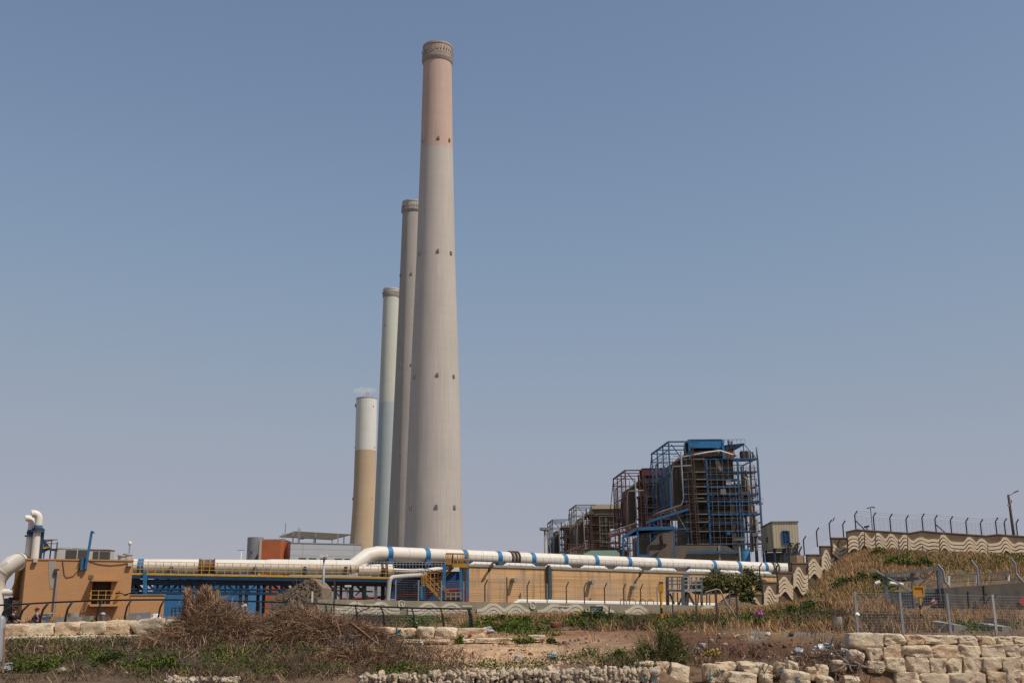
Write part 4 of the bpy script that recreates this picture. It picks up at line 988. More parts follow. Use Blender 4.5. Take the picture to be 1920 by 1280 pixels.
# big white elbow and its branch
Y = YP + 1.0
r_ = thing('intake_pipe', 'large white elbow pipe curving down past the pump house', 'pipe', (P(-8, 1160, Y).x, Y, GZ))
ep = [P(62, 1057, Y + 6), P(44, 1052, Y + 2), P(34, 1052.5, Y), P(22, 1056.5, Y), P(8, 1068, Y), P(-3, 1086, Y), P(-6, 1110, Y), P(-8, 1180, Y)]
MB().tube(ep, [.76, .8, .8, .8, .8, .72, .62, .62], 20).build('elbow', 'white_pipe', r_, smooth='auto', fixn=False)
MB().tube([P(-6, 1110, Y), P(25, 1110, Y + .2)], .33, 14).build('branch', 'white_pipe', r_, smooth='auto', fixn=False)
for k, i in enumerate((2, 4)):
    d = (ep[i + 1] - ep[i - 1]).normalized() * .06
    MB().tube([ep[i] - d, ep[i] + d], .835, 20).build('weld_band', 'white_paint', r_, smooth='auto', fixn=False)
# yellow stair up the flank
Y = YP + 3
r_ = thing('flank_stair', 'steep yellow railed stair climbing the flank of the pump house', 'stair', (P(35, 1165, Y).x, Y, GZ))
for a, b_, w, nm, mt in (((20, 1116), (46, 1050), .22, 'stringer', 'yellow_paint'), ((33, 1160), (50, 1062), .26, 'stringer', 'yellow_paint'), ((33, 1066), (48, 1064), .3, 'landing_beam', 'yellow_paint'), ((35, 1058), (47, 1049), .12, 'handrail', 'yellow_paint'), ((36, 1166), (47, 1067), .3, 'gutter_post', 'galv'), ((17, 1121), (38, 1123), .24, 'floor_beam', 'dark_steel'), ((14, 1121), (11, 1160), .45, 'post', 'galv_dark'), ((19, 1121), (18, 1160), .3, 'post', 'galv_dark')):
    MB().bar(P(*a, Y), P(*b_, Y), w).build(nm, mt, r_, fixn=False)
mb = MB()
for k in range(13):
    t = k / 12; a = P(22 + 22 * t, 1112 - 55 * t, Y); b_ = P(36 + 12 * t, 1125 - 62 * t, Y + .8); mb.bar(a, b_, .1)
mb.build('cage_bars', 'yellow_paint', r_, fixn=False)
MB().hexa([P(24, 1120, Y + 1), P(42, 1122, Y + 1), P(42, 1122, Y + 1.4), P(24, 1120, Y + 1.4), P(41, 1066, Y + 1), P(47, 1066, Y + 1), P(47, 1066, Y + 1.4), P(41, 1066, Y + 1.4)]).build('dark_panel', 'concrete_dark', r_)  # sloping dark concrete panel behind the stair
for k in range(2):
    mb = MB().bar(P(28, 1140, Y + 1 + k), P(40, 1140, Y + 1 + k), .3); mb.build('floor_beam', 'rust_dark', r_, fixn=False)

# ------------------------------------------------------------------ pipeline
LP1 = Line(245, 112.5, 660, 118.0); LP2 = Line(700, 119.5, 1490, 159.0)
pl = thing('white_pipeline', 'long white overland pipeline with blue straps, stepping up in one slanted bend', 'pipeline', LP2.P(960, 1060))
A0 = LP1.P(243, 1060.5); A1 = LP1.P(497, 1061.5); A2 = LP1.P(508, 1062); A3 = LP1.P(655, 1063)
B0 = LP2.P(698, 1036.5); 
def pp(px):  # centre line of the raised run
    return LP2.P(px, 1036.5 + (1066 - 1036.5) * ((px - 698) / (1482 - 698)) ** .97)
B1 = pp(1488)
r1, r2 = .69, .77
def seg(a, b_, r, nm='pipe_run', mat='white_pipe', n=28): return MB().tube([a, b_], r, n).build(nm, mat, pl, smooth='auto', fixn=False)
cA = LP1.P(374, 1060.8); cB = LP1.P(402, 1061)
seg(A0, cA, r1); seg(cB, A1, r1); seg(A1, A2, r1) if False else MB().tube([A1, A2], [r1, r2], 28).build('reducer', 'white_pipe', pl, smooth='auto', fixn=False)
seg(A2, A3, r2)
MB().tube([cA, cB], r1 * .98, 28).build('coupling_sleeve', 'rust', pl, smooth='auto', fixn=False)
for q0, q1 in ((cA, cB), (cB, cA)):
    d = (q1 - q0).normalized()
    for o_, rr in ((0, 1.12), (.42, 1.1)): MB().tube([q0 + d * (o_ - .05), q0 + d * (o_ + .07)], r1 * rr, 28).build('coupling_flange', 'rust_dark' if o_ == 0 else 'pipe_lagging', pl, smooth='auto', fixn=False)
dA = (A3 - A2).normalized(); dB = (pp(720) - B0).normalized()
MB().tube([A3 - dA * .01, A3 + (B0 - A3) * .10 + dA * .25, A3 + (B0 - A3) * .85 - dB * .15, B0 + dB * .6, B0 + dB * 1.6], r2, 28).build('slanted_bend', 'white_pipe', pl, smooth='auto', fixn=False)
B0 = B0 + dB * 1.6
fl_ = pp(963)
MB().tube([B0] + [pp(x) for x in (800, 880, 953)], r2, 28).build('pipe_run', 'white_pipe', pl, smooth='auto', fixn=False)
MB().tube([pp(953), pp(970)], r2 * .98, 28).build('coupling_sleeve', 'pipe_lagging', pl, smooth='auto', fixn=False)
for px in (955, 962, 968):
    q = pp(px); d = dB; MB().tube([q - d * .08, q + d * .08], r2 * 1.16, 24).build('coupling_flange', 'rust_dark', pl, smooth='auto', fixn=False)
MB().tube([pp(x) for x in (970, 1080, 1200, 1300, 1400, 1488)], r2, 28).build('pipe_run', 'white_pipe', pl, smooth='auto', fixn=False)
for px in (1444, 1448, 1453):
    q = pp(px); MB().tube([q - dB * .1, q + dB * .12], r2 * (1.14 if px != 1448 else 1.05), 24).build('coupling_flange', 'rust_dark', pl, smooth='auto', fixn=False)
q = pp(1488); MB().tube([q, q + dB * .5], r2 * 1.02, 24).build('end_cap', 'blue_strap', pl, smooth='auto', fixn=False)
straps = [727, 797, 868, 932, 995, 1055, 1113, 1175, 1229, 1334, 1381, 1431]
GX = lambda q: zg(q.x, q.y)
for px in straps:
    q = pp(px); d = dB * .30
    MB().tube([q - d, q + d], r2 * 1.035, 28).build('strap', 'blue_strap', pl, smooth='auto', fixn=False)
    # saddle block below
    n_ = Vector((dB.y, -dB.x, 0)).normalized(); s = MB()
    s.obox(q + Vector((0, 0, -r2 * 1.0)), dB * .3, n_ * .75, Vector((0, 0, .32))); s.build('saddle', 'blue_steel', pl)
    MB().bar(q + Vector((0, 0, -r2 * 1.3)), Vector((q.x, q.y, GX(q))), .32).build('support_post', 'blue_dark', pl, fixn=False)
for px in (1283,):
    q = pp(px); MB().bar(q + n_ * .8 + Vector((0, 0, -.2)), q + n_ * .8 + Vector((0, 0, -1.4)), .3).build('saddle', 'blue_steel', pl, fixn=False)
q = LP1.P(264, 1060.6); MB().tube([q - dA * .3, q + dA * .3], r1 * 1.035, 28).build('strap', 'blue_strap', pl, smooth='auto', fixn=False)
n1 = LP1.nrm()
for px in (322, 478, 571, 647):
    q = LP1.P(px, 1061.5); rr = r1 if px < 500 else r2
    MB().obox(q + Vector((0, 0, -.45)) + n1 * .35, dA * .14, n1 * .55, Vector((0, 0, .42))).build('saddle', 'blue_dark', pl)
q = LP1.P(243.5, 1060.5); MB().tube([q, q + dA * .25], r1 * 1.12, 24).build('end_flange', 'concrete_dark', pl, smooth='auto', fixn=False)
for k, px in enumerate((302, 345, 430, 462, 540, 600, 630)):
    q = LP1.P(px, 1060.5 + (px - 243) * .006); rr = (r1 if px < 500 else r2) * 1.006; MB().tube([q - dA * .03, q + dA * .03], rr, 28).build('weld_seam', 'dull_white', pl, smooth='auto', fixn=False)
for k, px in enumerate((762, 832, 900, 940, 1026, 1082, 1144, 1200, 1255, 1305, 1358, 1405)):
    q = pp(px); MB().tube([q - dB * .035, q + dB * .035], r2 * 1.006, 28).build('weld_seam', 'dull_white', pl, smooth='auto', fixn=False)
# stub pipe beyond the bend
r_ = thing('stub_pipe', 'short white pipe on the bridge, carrying on below the slanted bend', 'pipe', LP1.P(700, 1068))
a, b_ = LP1.P(672, 1068), LP1.P(735, 1068.5); MB().tube([a, b_], .62, 20).build('pipe_run', 'white_pipe', r_, smooth='auto', fixn=False)
for px in (716, 724): q = LP1.P(px, 1068.3); MB().tube([q - dA * .12, q + dA * .12], .70, 20).build('flange', 'rust_dark', r_, smooth='auto', fixn=False)
q = LP1.P(720, 1070); MB().obox(q + Vector((0, 0, -.3)), dA * .2, n1 * .7, Vector((0, 0, .6))).build('saddle', 'black_paint', r_)
r_ = thing('lower_pipe', 'thin white pipe slanting beneath the raised pipeline towards the stairs', 'pipe', LP1.P(780, 1070, 3))
MB().tube([LP1.P(735, 1069, 1.5), LP1.P(775, 1071, 2.5), LP1.P(800, 1069.5, 3), LP1.P(842, 1063, 5)], .26, 14).build('pipe_run', 'white_pipe', r_, smooth='auto', fixn=False)
# tan bracketry and dark clutter under the raised pipe
r_ = thing('blue_pipe_rack', 'blue beams and walkway rails slung under the raised pipeline', 'pipe rack', LP2.P(760, 1056))
for a, b_, w in (((698, 1056), (732, 1050), .5), ((733, 1059), (775, 1059), .42), ((770, 1060), (800, 1052), .4), ((793, 1058), (835, 1058), .35), ((733, 1047), (734, 1122), .42), ((740, 1052), (741, 1122), .3)):
    MB().bar(LP2.P(*a, 1.2), LP2.P(*b_, 1.2), w).build('beam', 'blue_steel', r_, fixn=False)
mb = MB()
for px in range(690, 850, 6): mb.bar(LP2.P(px, 1063, -1.2), LP2.P(px, 1051 + (px - 690) * .02, -1.2), .06)
mb.bar(LP2.P(690, 1052.5, -1.2), LP2.P(848, 1054, -1.2), .06); mb.bar(LP2.P(690, 1057, -1.2), LP2.P(848, 1058, -1.2), .05)
mb.build('handrail', 'galv', r_, fixn=False)
mb = MB()
for k in range(26):
    px = 700 + R.random() * 140; py = 1053 + R.random() * 8; mb.obox(LP2.P(px, py, 1.6 + R.random()), Vector((.3 + R.random() * .5, 0, 0)), Vector((0, .3, 0)), Vector((0, 0, .1 + R.random() * .2)))
mb.bar(LP2.P(690, 1057, 2.6), LP2.P(845, 1060, 2.6), .8, .6); mb.build('cable_tray', 'dark_steel', r_, fixn=False)

# ------------------------------------------------------------------ pipe bridge (blue truss with yellow rail)
LB1 = Line(243, 111.0, 737, 117.5)
br = thing('pipe_bridge', 'blue lattice bridge with a yellow railing carrying the pipeline', 'bridge', LB1.P(480, 1150))
nb = LB1.nrm(); db = LB1.dir()
def deckz(px): return 1073.5 + (px - 243) * (1083 - 1073.5) / (737 - 243) * .85
def bpt(px, py, back=0.0): return LB1.P(px, py) - nb * back
# deck slab and edge beam
a, b_ = bpt(240, deckz(240)), bpt(740, deckz(740))
MB().hexa([a + Vector((0, 0, -.12)), b_ + Vector((0, 0, -.12)), b_ - nb * 3.2 + Vector((0, 0, -.12)), a - nb * 3.2 + Vector((0, 0, -.12)), a, b_, b_ - nb * 3.2, a - nb * 3.2]).build('deck', 'galv_dark', br)
MB().bar(a + Vector((0, 0, -.35)) + nb * .1, b_ + Vector((0, 0, -.35)) + nb * .1, .12, .36).build('edge_beam', 'blue_dark', br, fixn=False)
MB().bar(a + Vector((0, 0, -.08)) + nb * .12, b_ + Vector((0, 0, -.08)) + nb * .12, .05, .2).build('kick_plate', 'yellow_paint', br, fixn=False)
MB().bar(a + Vector((0, 0, -.75)) - nb * 1.0, b_ + Vector((0, 0, -.75)) - nb * 1.0, 1.6, .35).build('floor_beam', 'black_paint', br, fixn=False)
mb = MB()
for px in np.arange(248, 738, 14.4): mb.bar(bpt(px, deckz(px)) + nb * .1, bpt(px, deckz(px)) + nb * .1 + Vector((0, 0, 1.12)), .055)
for dz in (.4, .76, 1.12): mb.bar(a + nb * .1 + Vector((0, 0, dz)), b_ + nb * .1 + Vector((0, 0, dz)), .05)
mb.build('railing', 'yellow_paint', br, fixn=False)
# truss: two planes
for back, w in ((0.3, .2), (2.9, .2)):
    for py0, py1, ww in ((1087, 1089, .2), (1110, 1112.5, .26), (1093.5, 1095, .12), (1103.5, 1105, .14)):
        MB().bar(bpt(243, py0, back), bpt(600, py1, back), ww).build('chord', 'blue_dark', br, fixn=False)
    xsn = np.arange(250, 600, 21.5)
    for k, px in enumerate(xsn):
        MB().bar(bpt(px, deckz(px) + 8, back), bpt(px, 1111.5, back), w * .75).build('truss_post', 'blue_dark', br, fixn=False)
        if k + 1 < len(xsn):
            x0, x1 = (px, xsn[k + 1]) if (k % 4 < 2) else (xsn[k + 1], px)
            MB().bar(bpt(x0, 1089, back), bpt(x1, 1110.5, back), w * .7).build('truss_diagonal', 'blue_dark', br, fixn=False)
for px in (258, 300, 345, 390, 430, 470, 515, 560):
    MB().bar(bpt(px, 1111, .3), bpt(px, 1111, 2.9), .16).build('cross_beam', 'blue_dark', br, fixn=False)
def leg(px, pt, w, mat, back=.6, pb=None):
    q = bpt(px, pt, back); MB().bar(q, (q.x, q.y, zg(q.x, q.y)) if pb is None else bpt(px, pb, back), w).build('trestle_leg', mat, br, fixn=False)
leg(272, 1072, .3, 'blue_strap', -.25, 1112); leg(255, 1076, .5, 'black_paint', 1.5); leg(248, 1076, .3, 'blue_dark', 1.5)
for px, bk in ((354, .4), (372, .4), (357, 2.8), (375, 2.8)): leg(px, 1078, .45, 'black_paint', bk)
for px, bk in ((453, .4), (464, .4), (487, 2.8), (498, 2.8)): leg(px, 1078, .28, 'dark_steel', bk)
# tall trestle near the stairs
for px, bk, w in ((617, .4, .3), (660, .4, .42), (684, .4, .42), (622, 2.8, .3), (666, 2.8, .3), (706, .4, .28), (722, 1.5, .4), (633, 1.6, .22), (645, 2.8, .25), (690, 2.8, .3)):
    leg(px, 1084, w, 'black_paint' if w > .28 else 'galv_dark', bk)
for a_, b2, w in (((612, 1088), (640, 1120), .16), ((640, 1088), (617, 1112), .14), ((636, 1088), (666, 1121), .2), ((664, 1090), (692, 1121), .24), ((692, 1088), (668, 1116), .16), ((700, 1088), (676, 1104), .14), ((610, 1094), (740, 1096), .14), ((610, 1106), (700, 1108), .14), ((610, 1101), (655, 1101), .1)):
    MB().bar(bpt(*a_, .5), bpt(*b2, .5), w).build('trestle_brace', 'dark_steel', br, fixn=False)
MB().bar(bpt(600, 1088, .8), bpt(740, 1090.5, .8), 1.4, .5).build('floor_beam', 'rust_dark', br, fixn=False)
# pale plant seen under the trestle
mb = MB(); boxpx(mb, 610, 742, 1091, 1125, 150, 5); tag(mb.build('low_grey_building', 'panel_grey'), 'pale grey wall seen between the legs of the bridge trestle', 'building')

# ------------------------------------------------------------------ basin wall (tan concrete), railing, pipes on it
LW = Line(878, 121.0, 1520, 147.0)
bw = thing('basin_wall', 'long tan concrete basin wall below the raised pipeline', 'wall', LW.P(1200, 1150))
def wt(px): return 1061.5 + (px - 878) * (1082 - 1061.5) / (1520 - 878)
nw = LW.nrm(); dw = LW.dir()
a, b_ = LW.P(878, wt(878)), LW.P(1520, wt(1520))
def slab(a, b_, zt0, zt1, zb0, zb1, n, t):
    return [Vector((a.x, a.y, zb0)), Vector((b_.x, b_.y, zb1)), Vector((b_.x, b_.y, zb1)) - n * t, Vector((a.x, a.y, zb0)) - n * t,
            Vector((a.x, a.y, zt0)), Vector((b_.x, b_.y, zt1)), Vector((b_.x, b_.y, zt1)) - n * t, Vector((a.x, a.y, zt0)) - n * t]
import mathutils
def basin_mat():
    m, nt, bs, oc = newmat('basin', 0.92)
    # rotate so that x runs along the wall
    mp = nt.nodes.new('ShaderNodeMapping'); mp.inputs['Rotation'].default_value = (0, 0, -math.atan2(dw.y, dw.x)); nt.links.new(oc, mp.inputs[0])
    sp = nt.nodes.new('ShaderNodeSeparateXYZ'); nt.links.new(mp.outputs[0], sp.inputs[0])
    cx = nt.nodes.new('ShaderNodeCombineXYZ'); nt.links.new(sp.outputs[0], cx.inputs[0]); nt.links.new(sp.outputs[2], cx.inputs[1])
    brk = nt.nodes.new('ShaderNodeTexBrick'); nt.links.new(cx.outputs[0], brk.inputs['Vector']); brk.offset = 0
    c = (0.62, 0.375, 0.175)
    brk.inputs['Color1'].default_value = (*mul(c, .96), 1); brk.inputs['Color2'].default_value = (*mul(c, 1.04), 1); brk.inputs['Mortar'].default_value = (*mul(c, .62), 1)
    brk.inputs['Scale'].default_value = 1; brk.inputs['Mortar Size'].default_value = .035; brk.inputs['Brick Width'].default_value = 4.6; brk.inputs['Row Height'].default_value = 60
    col = brk.outputs[0]
    lines = _noise(nt, _map(nt, cx.outputs[0], (.12, 3.2, 1)), 1.0, 4, .6); col = _mix(nt, _ramp(nt, lines, [(.44, (0, 0, 0)), (.62, (.6,) * 3)]), col, mul(c, .6))
    drip = _noise(nt, _map(nt, cx.outputs[0], (1.1, .07, 1)), 1.0, 5, .65); col = _mix(nt, _ramp(nt, drip, [(.52, (0, 0, 0)), (.64, (.7,) * 3)]), col, (.22, .145, .095))
    blot = _noise(nt, cx.outputs[0], .22, 5, .65); col = _mix(nt, _ramp(nt, blot, [(.5, (0, 0, 0)), (.62, (.5,) * 3)]), col, (.42, .32, .225))
    tide = _ramp(nt, _math(nt, 'MULTIPLY', sp.outputs[2], .1), [(.0, (0, 0, 0)), (.335, (0, 0, 0)), (.35, (.4,) * 3), (.385, (.4,) * 3), (.40, (0, 0, 0))])
    col = _mix(nt, tide, col, (.3, .21, .14))
    nt.links.new(col, bs.inputs['Base Color']); _bump(nt, bs, lines, .25, .05)
basin_mat()
MB().hexa(slab(a, b_, a.z, b_.z, GZ - .2, GZ - .2, nw, 1.2)).build('wall_body', 'basin', bw)
MB().hexa(slab(a + nw * .12 - dw * .05, b_ + nw * .12, a.z + .24, b_.z + .24, a.z + .003, b_.z + .003, nw, 1.4)).build('coping', 'concrete_mid', bw)
mb = MB()
for px in np.arange(884, 1515, 10.6):
    q = LW.P(px, wt(px)) - nw * .3 + Vector((0, 0, .24)); mb.bar(q, q + Vector((0, 0, 1.0)), .03)
qa, qb = a - nw * .3, b_ - nw * .3
for dz in (.7, 1.22): mb.bar(qa + Vector((0, 0, dz)), qb + Vector((0, 0, dz)), .024)
mb.build('guard_rail', 'pipe_grey', bw, fixn=False)
MB().tube([LW.P(1028.5, 1059, -.35), LW.P(1030, 1122, -.35)], .22, 8).build('drain_pipe', 'green_pipe', bw, fixn=False)
MB().bar(LW.P(1033, 1064, -.2), LW.P(1034, 1122, -.2), .12).build('drain_pipe', 'dark_steel', bw, fixn=False)
for px, py in ((960, 1087), (1105, 1091), (1184, 1100), (1425, 1090)):
    q = LW.P(px, py); MB().tube([q, q + nw * .9], .26, 12).build('outlet_stub', 'concrete_mid', bw, smooth='auto', fixn=False)
for px, pt, pb in ((976, 1111, 1121), (1107, 1120, 1126)):
    mb = MB().bar(LW.P(px, pt, -.2), LW.P(px, pb, -.2), .1); mb.build('valve_rod', 'dark_steel', bw, fixn=False)
# overflow hose bending over the top, casting the long shadow
mb = MB().tube([LW.P(929, 1052, -.2), LW.P(922, 1057, -.9), LW.P(918, 1063, -1.0), LW.P(916.5, 1070, -.5)], .12, 8); mb.build('overflow_hose', 'dark_steel', bw, fixn=False)
mb = MB().tube([LW.P(1206, 1069, -.2), LW.P(1200, 1073, -.9), LW.P(1199, 1080, -.5)], .1, 8); mb.build('overflow_hose', 'dark_steel', bw, fixn=False)
for k, (x0, x1) in enumerate(((879, 931), (942, 1006), (1020, 1074), (1087, 1141), (1150, 1205), (1217, 1270), (1286, 1336), (1345, 1390), (1410, 1448))):
    py = wt((x0 + x1) / 2) - 2.5
    aa, bb = LW.P(x0, wt(x0) - 2.0, 1.9), LW.P(x1, wt(x1) - 1.8, 1.9); d = (bb - aa).normalized()
    o = MB().tube([aa, aa + d * .6 + Vector((0, 0, .2)), bb - d * .6 + Vector((0, 0, .2)), bb], [.08, .25, .25, .08], 12).build('cover_pipe', 'white_paint', None, smooth='auto', fixn=False)
    ordn = ['first', 'second', 'third', 'fourth', 'fifth', 'sixth', 'seventh', 'eighth', 'ninth'][k]
    tag(o, f'{ordn} white pipe cover from the stairs on top of the tan basin wall', 'pipe cover', 'white pipe covers on top of the basin wall')
# white pipe along the foot
LF = Line(962, 118.0, 1420, 138.0)
r_ = thing('foot_pipe', 'white pipe lying along the foot of the tan basin wall', 'pipe', LF.P(1100, 1128))
aa, bb = LF.P(972, 1128), LF.P(1340, 1134.8); d = (bb - aa).normalized()
MB().tube([aa - d * 1.2 - Vector((0, 0, .5)), aa, bb], [.16, .31, .31], 14).build('pipe_run', 'white_paint', r_, smooth='auto', fixn=False)

# ------------------------------------------------------------------ navy building, stairs, bent pipe
YN = 126.0
r_ = thing('navy_building', 'dark blue clad building behind the yellow stairs', 'building', P(800, 1150, YN))
mb = MB(); boxpx(mb, 742, 880, 1071, 1150, YN, 10); mb.build('wall', 'navy_cladding', r_)
for pts in (((742, 1117), (790, 1112), (812, 1110)), ((838, 1106), (868, 1104), (874, 1102)), ((640, 1123), (700, 1120), (742, 1117))):
    MB().tube([P(*q, YN - .5) for q in pts], .16, 8).build('fire_main', 'red_paint', r_, fixn=False)
MB().bar(P(772, 1087, YN - .3), P(772, 1123, YN - .3), .3).build('wall_post', 'dark_steel', r_, fixn=False)
MB().bar(P(746, 1092, YN - .3), P(774, 1108, YN - .3), .2).build('wall_brace', 'dark_steel', r_, fixn=False)
q = P(875.5, 1123, 119.5); MB().lathe((q.x, q.y, 0), [(.24, q.z - .6), (.24, P(875, 1101, 119.5).z - .2), (.14, P(875, 1101, 119.5).z)], 12).build('hose_drum', 'red_paint', r_, smooth='auto')
r_ = thing('bent_pipe', 'white pipe bent like an upside down hook in front of the navy building', 'pipe', P(728, 1124, 113))
MB().tube([P(727, 1125, 113), P(730, 1090, 113), P(731.5, 1085, 113), P(736, 1081.5, 113.3), P(765, 1079, 115), P(793, 1077.5, 118)], .23, 14).build('pipe_run', 'dull_white', r_, smooth='auto', fixn=False)
q = P(794, 1077.5, 118); MB().tube([q, q + Vector((.25, .1, 0))], .32, 14).build('flange', 'galv', r_, smooth='auto', fixn=False)
YS_ = 117.0
st = thing('access_stairs', 'yellow zigzag access stairs on a blue landing frame beside the basin wall', 'stairs', P(840, 1125, YS_))
def S(px, py, d=0): return P(px, py, YS_ + d)
for a_, b2, w in (((833, 1058), (832, 1123), .32), ((864, 1060), (864.5, 1123), .28), ((877, 1060), (877, 1123), .28), ((790, 1098), (791, 1123), .26)):
    MB().bar(S(*a_), S(*b2), w).build('frame_post', 'blue_strap', st, fixn=False)
mb = MB(); mb.hexa([S(831, 1061), S(878, 1062), S(878, 1062, 2.4), S(831, 1061, 2.4), S(831, 1058), S(878, 1059), S(878, 1059, 2.4), S(831, 1058, 2.4)]); mb.build('top_landing', 'blue_steel', st)
mb = MB(); mb.hexa([S(791, 1098), S(822, 1097), S(822, 1097, 2), S(791, 1098, 2), S(791, 1094), S(822, 1093), S(822, 1093, 2), S(791, 1094, 2)]); mb.build('mid_landing', 'orange_yellow', st)
def rail(pts, h, w=.06, d=0, n=4):
    mb = MB()
    P3 = [S(*q, d) for q in pts]
    for i in range(len(P3) - 1):
        for t in np.linspace(0, 1, n): q = P3[i].lerp(P3[i + 1], t); mb.bar(q, q + Vector((0, 0, h)), w)
        for f in (.5, 1): mb.bar(P3[i] + Vector((0, 0, h * f)), P3[i + 1] + Vector((0, 0, h * f)), w)
    mb.build('handrail', 'orange_yellow', st, fixn=False)
rail([(836, 1058), (848, 1058), (878, 1059)], 1.1, .1, -.1); rail([(836, 1057), (878, 1058)], 1.15, .08, 2.3)
rail([(791, 1094), (800, 1094)], 1.1, .08); rail([(800, 1094), (822, 1093)], 1.1, .08, 1.9); rail([(836, 1124), (864, 1124)], .75, .09, -.4)
MB().bar(S(848, 1059, -.15), S(878, 1060, -.15), .12, .4).build('kick_plate', 'orange_yellow', st, fixn=False)
for d in (0, 1.0):
    MB().bar(S(800, 1094, d), S(829, 1124, d), .12, .3).build('stringer', 'orange_yellow', st, fixn=False)
    MB().bar(S(820, 1095, d + 1.1), S(850, 1061, d + 1.1), .12, .3).build('stringer', 'orange_yellow' if d == 0 else 'blue_dark', st, fixn=False)
mb = MB(); a_, b2 = S(800, 1094), S(829, 1124)
for k in range(11): q = a_.lerp(b2, (k + .5) / 11); mb.obox(q + Vector((0, .5, 0)), Vector((.14, 0, 0)), Vector((0, .5, 0)), Vector((0, 0, .03)))
mb.build('treads', 'rust', st)
mb = MB(); a_, b2 = S(820, 1095, 1.1), S(850, 1061, 1.1)
for k in range(13): q = a_.lerp(b2, (k + .5) / 13); mb.obox(q + Vector((0, .5, 0)), Vector((.14, 0, 0)), Vector((0, .5, 0)), Vector((0, 0, .03)))
mb.build('treads', 'yellow_paint', st)
rail([(800, 1094), (829, 1124)], 1.0, .08, -.05, 5); rail([(829, 1107), (843, 1122)], .6, .07, -.3, 2); rail([(820, 1095), (850, 1061)], .9, .07, 1.0, 5)

# ------------------------------------------------------------------ wave walls
LWV = Line(595, 93.0, 1432, 118.0)
nv = LWV.nrm(); dv = LWV.dir()
def topy(px): return 1122.5 + (px - 595) * (1135.5 - 1122.5) / (1375 - 595)
wv = thing('wave_wall', 'low pale concrete wall with raised wave relief across the scrubland', 'wall', LWV.P(980, 1160))
joints = [595, 636, 690, 741, 778, 822, 865, 905, 946, 985, 1020, 1060, 1101, 1140, 1175, 1212, 1250, 1290, 1330, 1375, 1434]
for k in range(len(joints) - 1):
    x0, x1 = joints[k], joints[k + 1]
    a, b_ = LWV.P(x0 + .12, topy(x0)), LWV.P(x1 - .12, topy(x1))
    ga, gb = zg(a.x, a.y) - .5, zg(b_.x, b_.y) - .5
    MB().hexa(slab(a, b_, a.z, b_.z, ga, gb, nv, .35)).build('panel', 'concrete_pale', wv)
def relief(line, nrm, f_top, f_bot, x0, x1, parent, mat, thick=.09, n=26, name='wave_band'):
    xs = np.linspace(x0, x1, n); T = []; Bm = []
    for x in xs:
        t = f_top(x); b2 = f_bot(x)
        if b2 < t + .25: b2 = t + .25
        T.append(line.P(x, t) + nrm * .004); Bm.append(line.P(x, b2) + nrm * .004)
    return MB().strip(T, Bm, nrm * thick).build(name, mat, parent)
def bumps(pk, base, amp, w):
    def f(x):
        g = 0
        for p_ in pk: g = max(g, math.exp(-(abs((x - p_) / w) ** 2.6)))
        return base(x) - amp * g
    return f
pk = [667, 713, 803, 845, 924, 966, 1039, 1078, 1126, 1195, 1327]
for k in range(4):
    top = bumps(pk, lambda x, k=k: topy(x) + 15.0 - (x - 595) * .004 + 6.4 * k, 11.5 - k * .4, 15.5 - 2.6 * k)
    bot = bumps(pk, lambda x, k=k: topy(x) + 15.0 - (x - 595) * .004 + 6.4 * k + 5.3, 11.5 - k * .4 - .2, 15.5 - 2.6 * k - 2.2)
    for (x0, x1) in ((622, 748), (764, 876), (893, 992), (1006, 1092), (1096, 1150), (1170, 1212), (1308, 1344)):
        relief(LWV, nv, top, bot, x0, x1, wv, 'wave_pale', .14, int((x1 - x0) / 2))
for px, py in ((752, 1132), (998.5, 1134.5)):
    c = LWV.P(px, py); rr = 6.2 * mpp(px, py, c.y)
    ring = [c + dv * (rr * math.cos(t)) + Vector((0, 0, rr * math.sin(t))) + nv * .06 for t in np.linspace(0, 2 * math.pi, 33)]
    e = MB().tube(ring, .05, 6, False).build('emblem_ring', 'wave_pale', wv, fixn=False)
    disc = [c + dv * (rr * .97 * math.cos(t)) + Vector((0, 0, rr * .97 * math.sin(t))) + nv * .004 for t in np.linspace(0, 2 * math.pi, 33)[:-1]]
    MB().extrude(disc, nv * .03).build('emblem_disc', 'wave_pale', e)
    MB().tube([c + dv * (rr * u) + Vector((0, 0, rr * v)) + nv * .05 for u, v in ((.05, .75), (-.35, .2), (-.1, -.1), (.25, -.35), (-.05, -.8))], .045, 5).build('emblem_mark', 'concrete_mid', e, fixn=False)
for (x0, x1, py) in ((1048, 1067, 1136), (866, 885, 1135.5), (685, 712, 1133)):
    MB().bar(LWV.P(x0, py, -.2), LWV.P(x1, py, -.2), .12, .1).build('cable_duct', 'wave_pale', wv, fixn=False)
# fence on the low wall
sf = thing('wall_fence', 'thin wire fence with bent posts standing on the low wave wall', 'fence', LWV.P(980, 1125))
posts = [(743, 0), (786, 0), (829, 0), (871, 0), (911, 1), (952.5, 2), (990.5, 1), (1028, 0), (1064, 1), (1098, 1), (1136, 1), (1172, 1), (1204, 1), (1235, 0)]
for px, kind in posts:
    b0 = LWV.P(px, topy(px)) - nv * .18; h = 1.45 if kind != 2 else 2.25
    if kind == 1:
        MB().tube([b0, b0 + Vector((0, 0, h)), b0 + Vector((.24, 0, h + .52))], .055, 6).build('post', 'dark_steel', sf, fixn=False)
    elif kind == 2: MB().bar(b0, b0 + Vector((0, 0, h)), .11).build('post', 'dark_steel', sf, fixn=False)
    else: MB().tube([b0, b0 + Vector((0, 0, 1.75))], .055, 6).build('post', 'galv', sf, fixn=False)
mb = MB(); a, b_ = LWV.P(743, topy(743)) - nv * .18, LWV.P(1238, topy(1238)) - nv * .18
for k in range(9): mb.bar(a + Vector((0, 0, .15 + .2 * k)), b_ + Vector((0, 0, .15 + .2 * k)), .014)
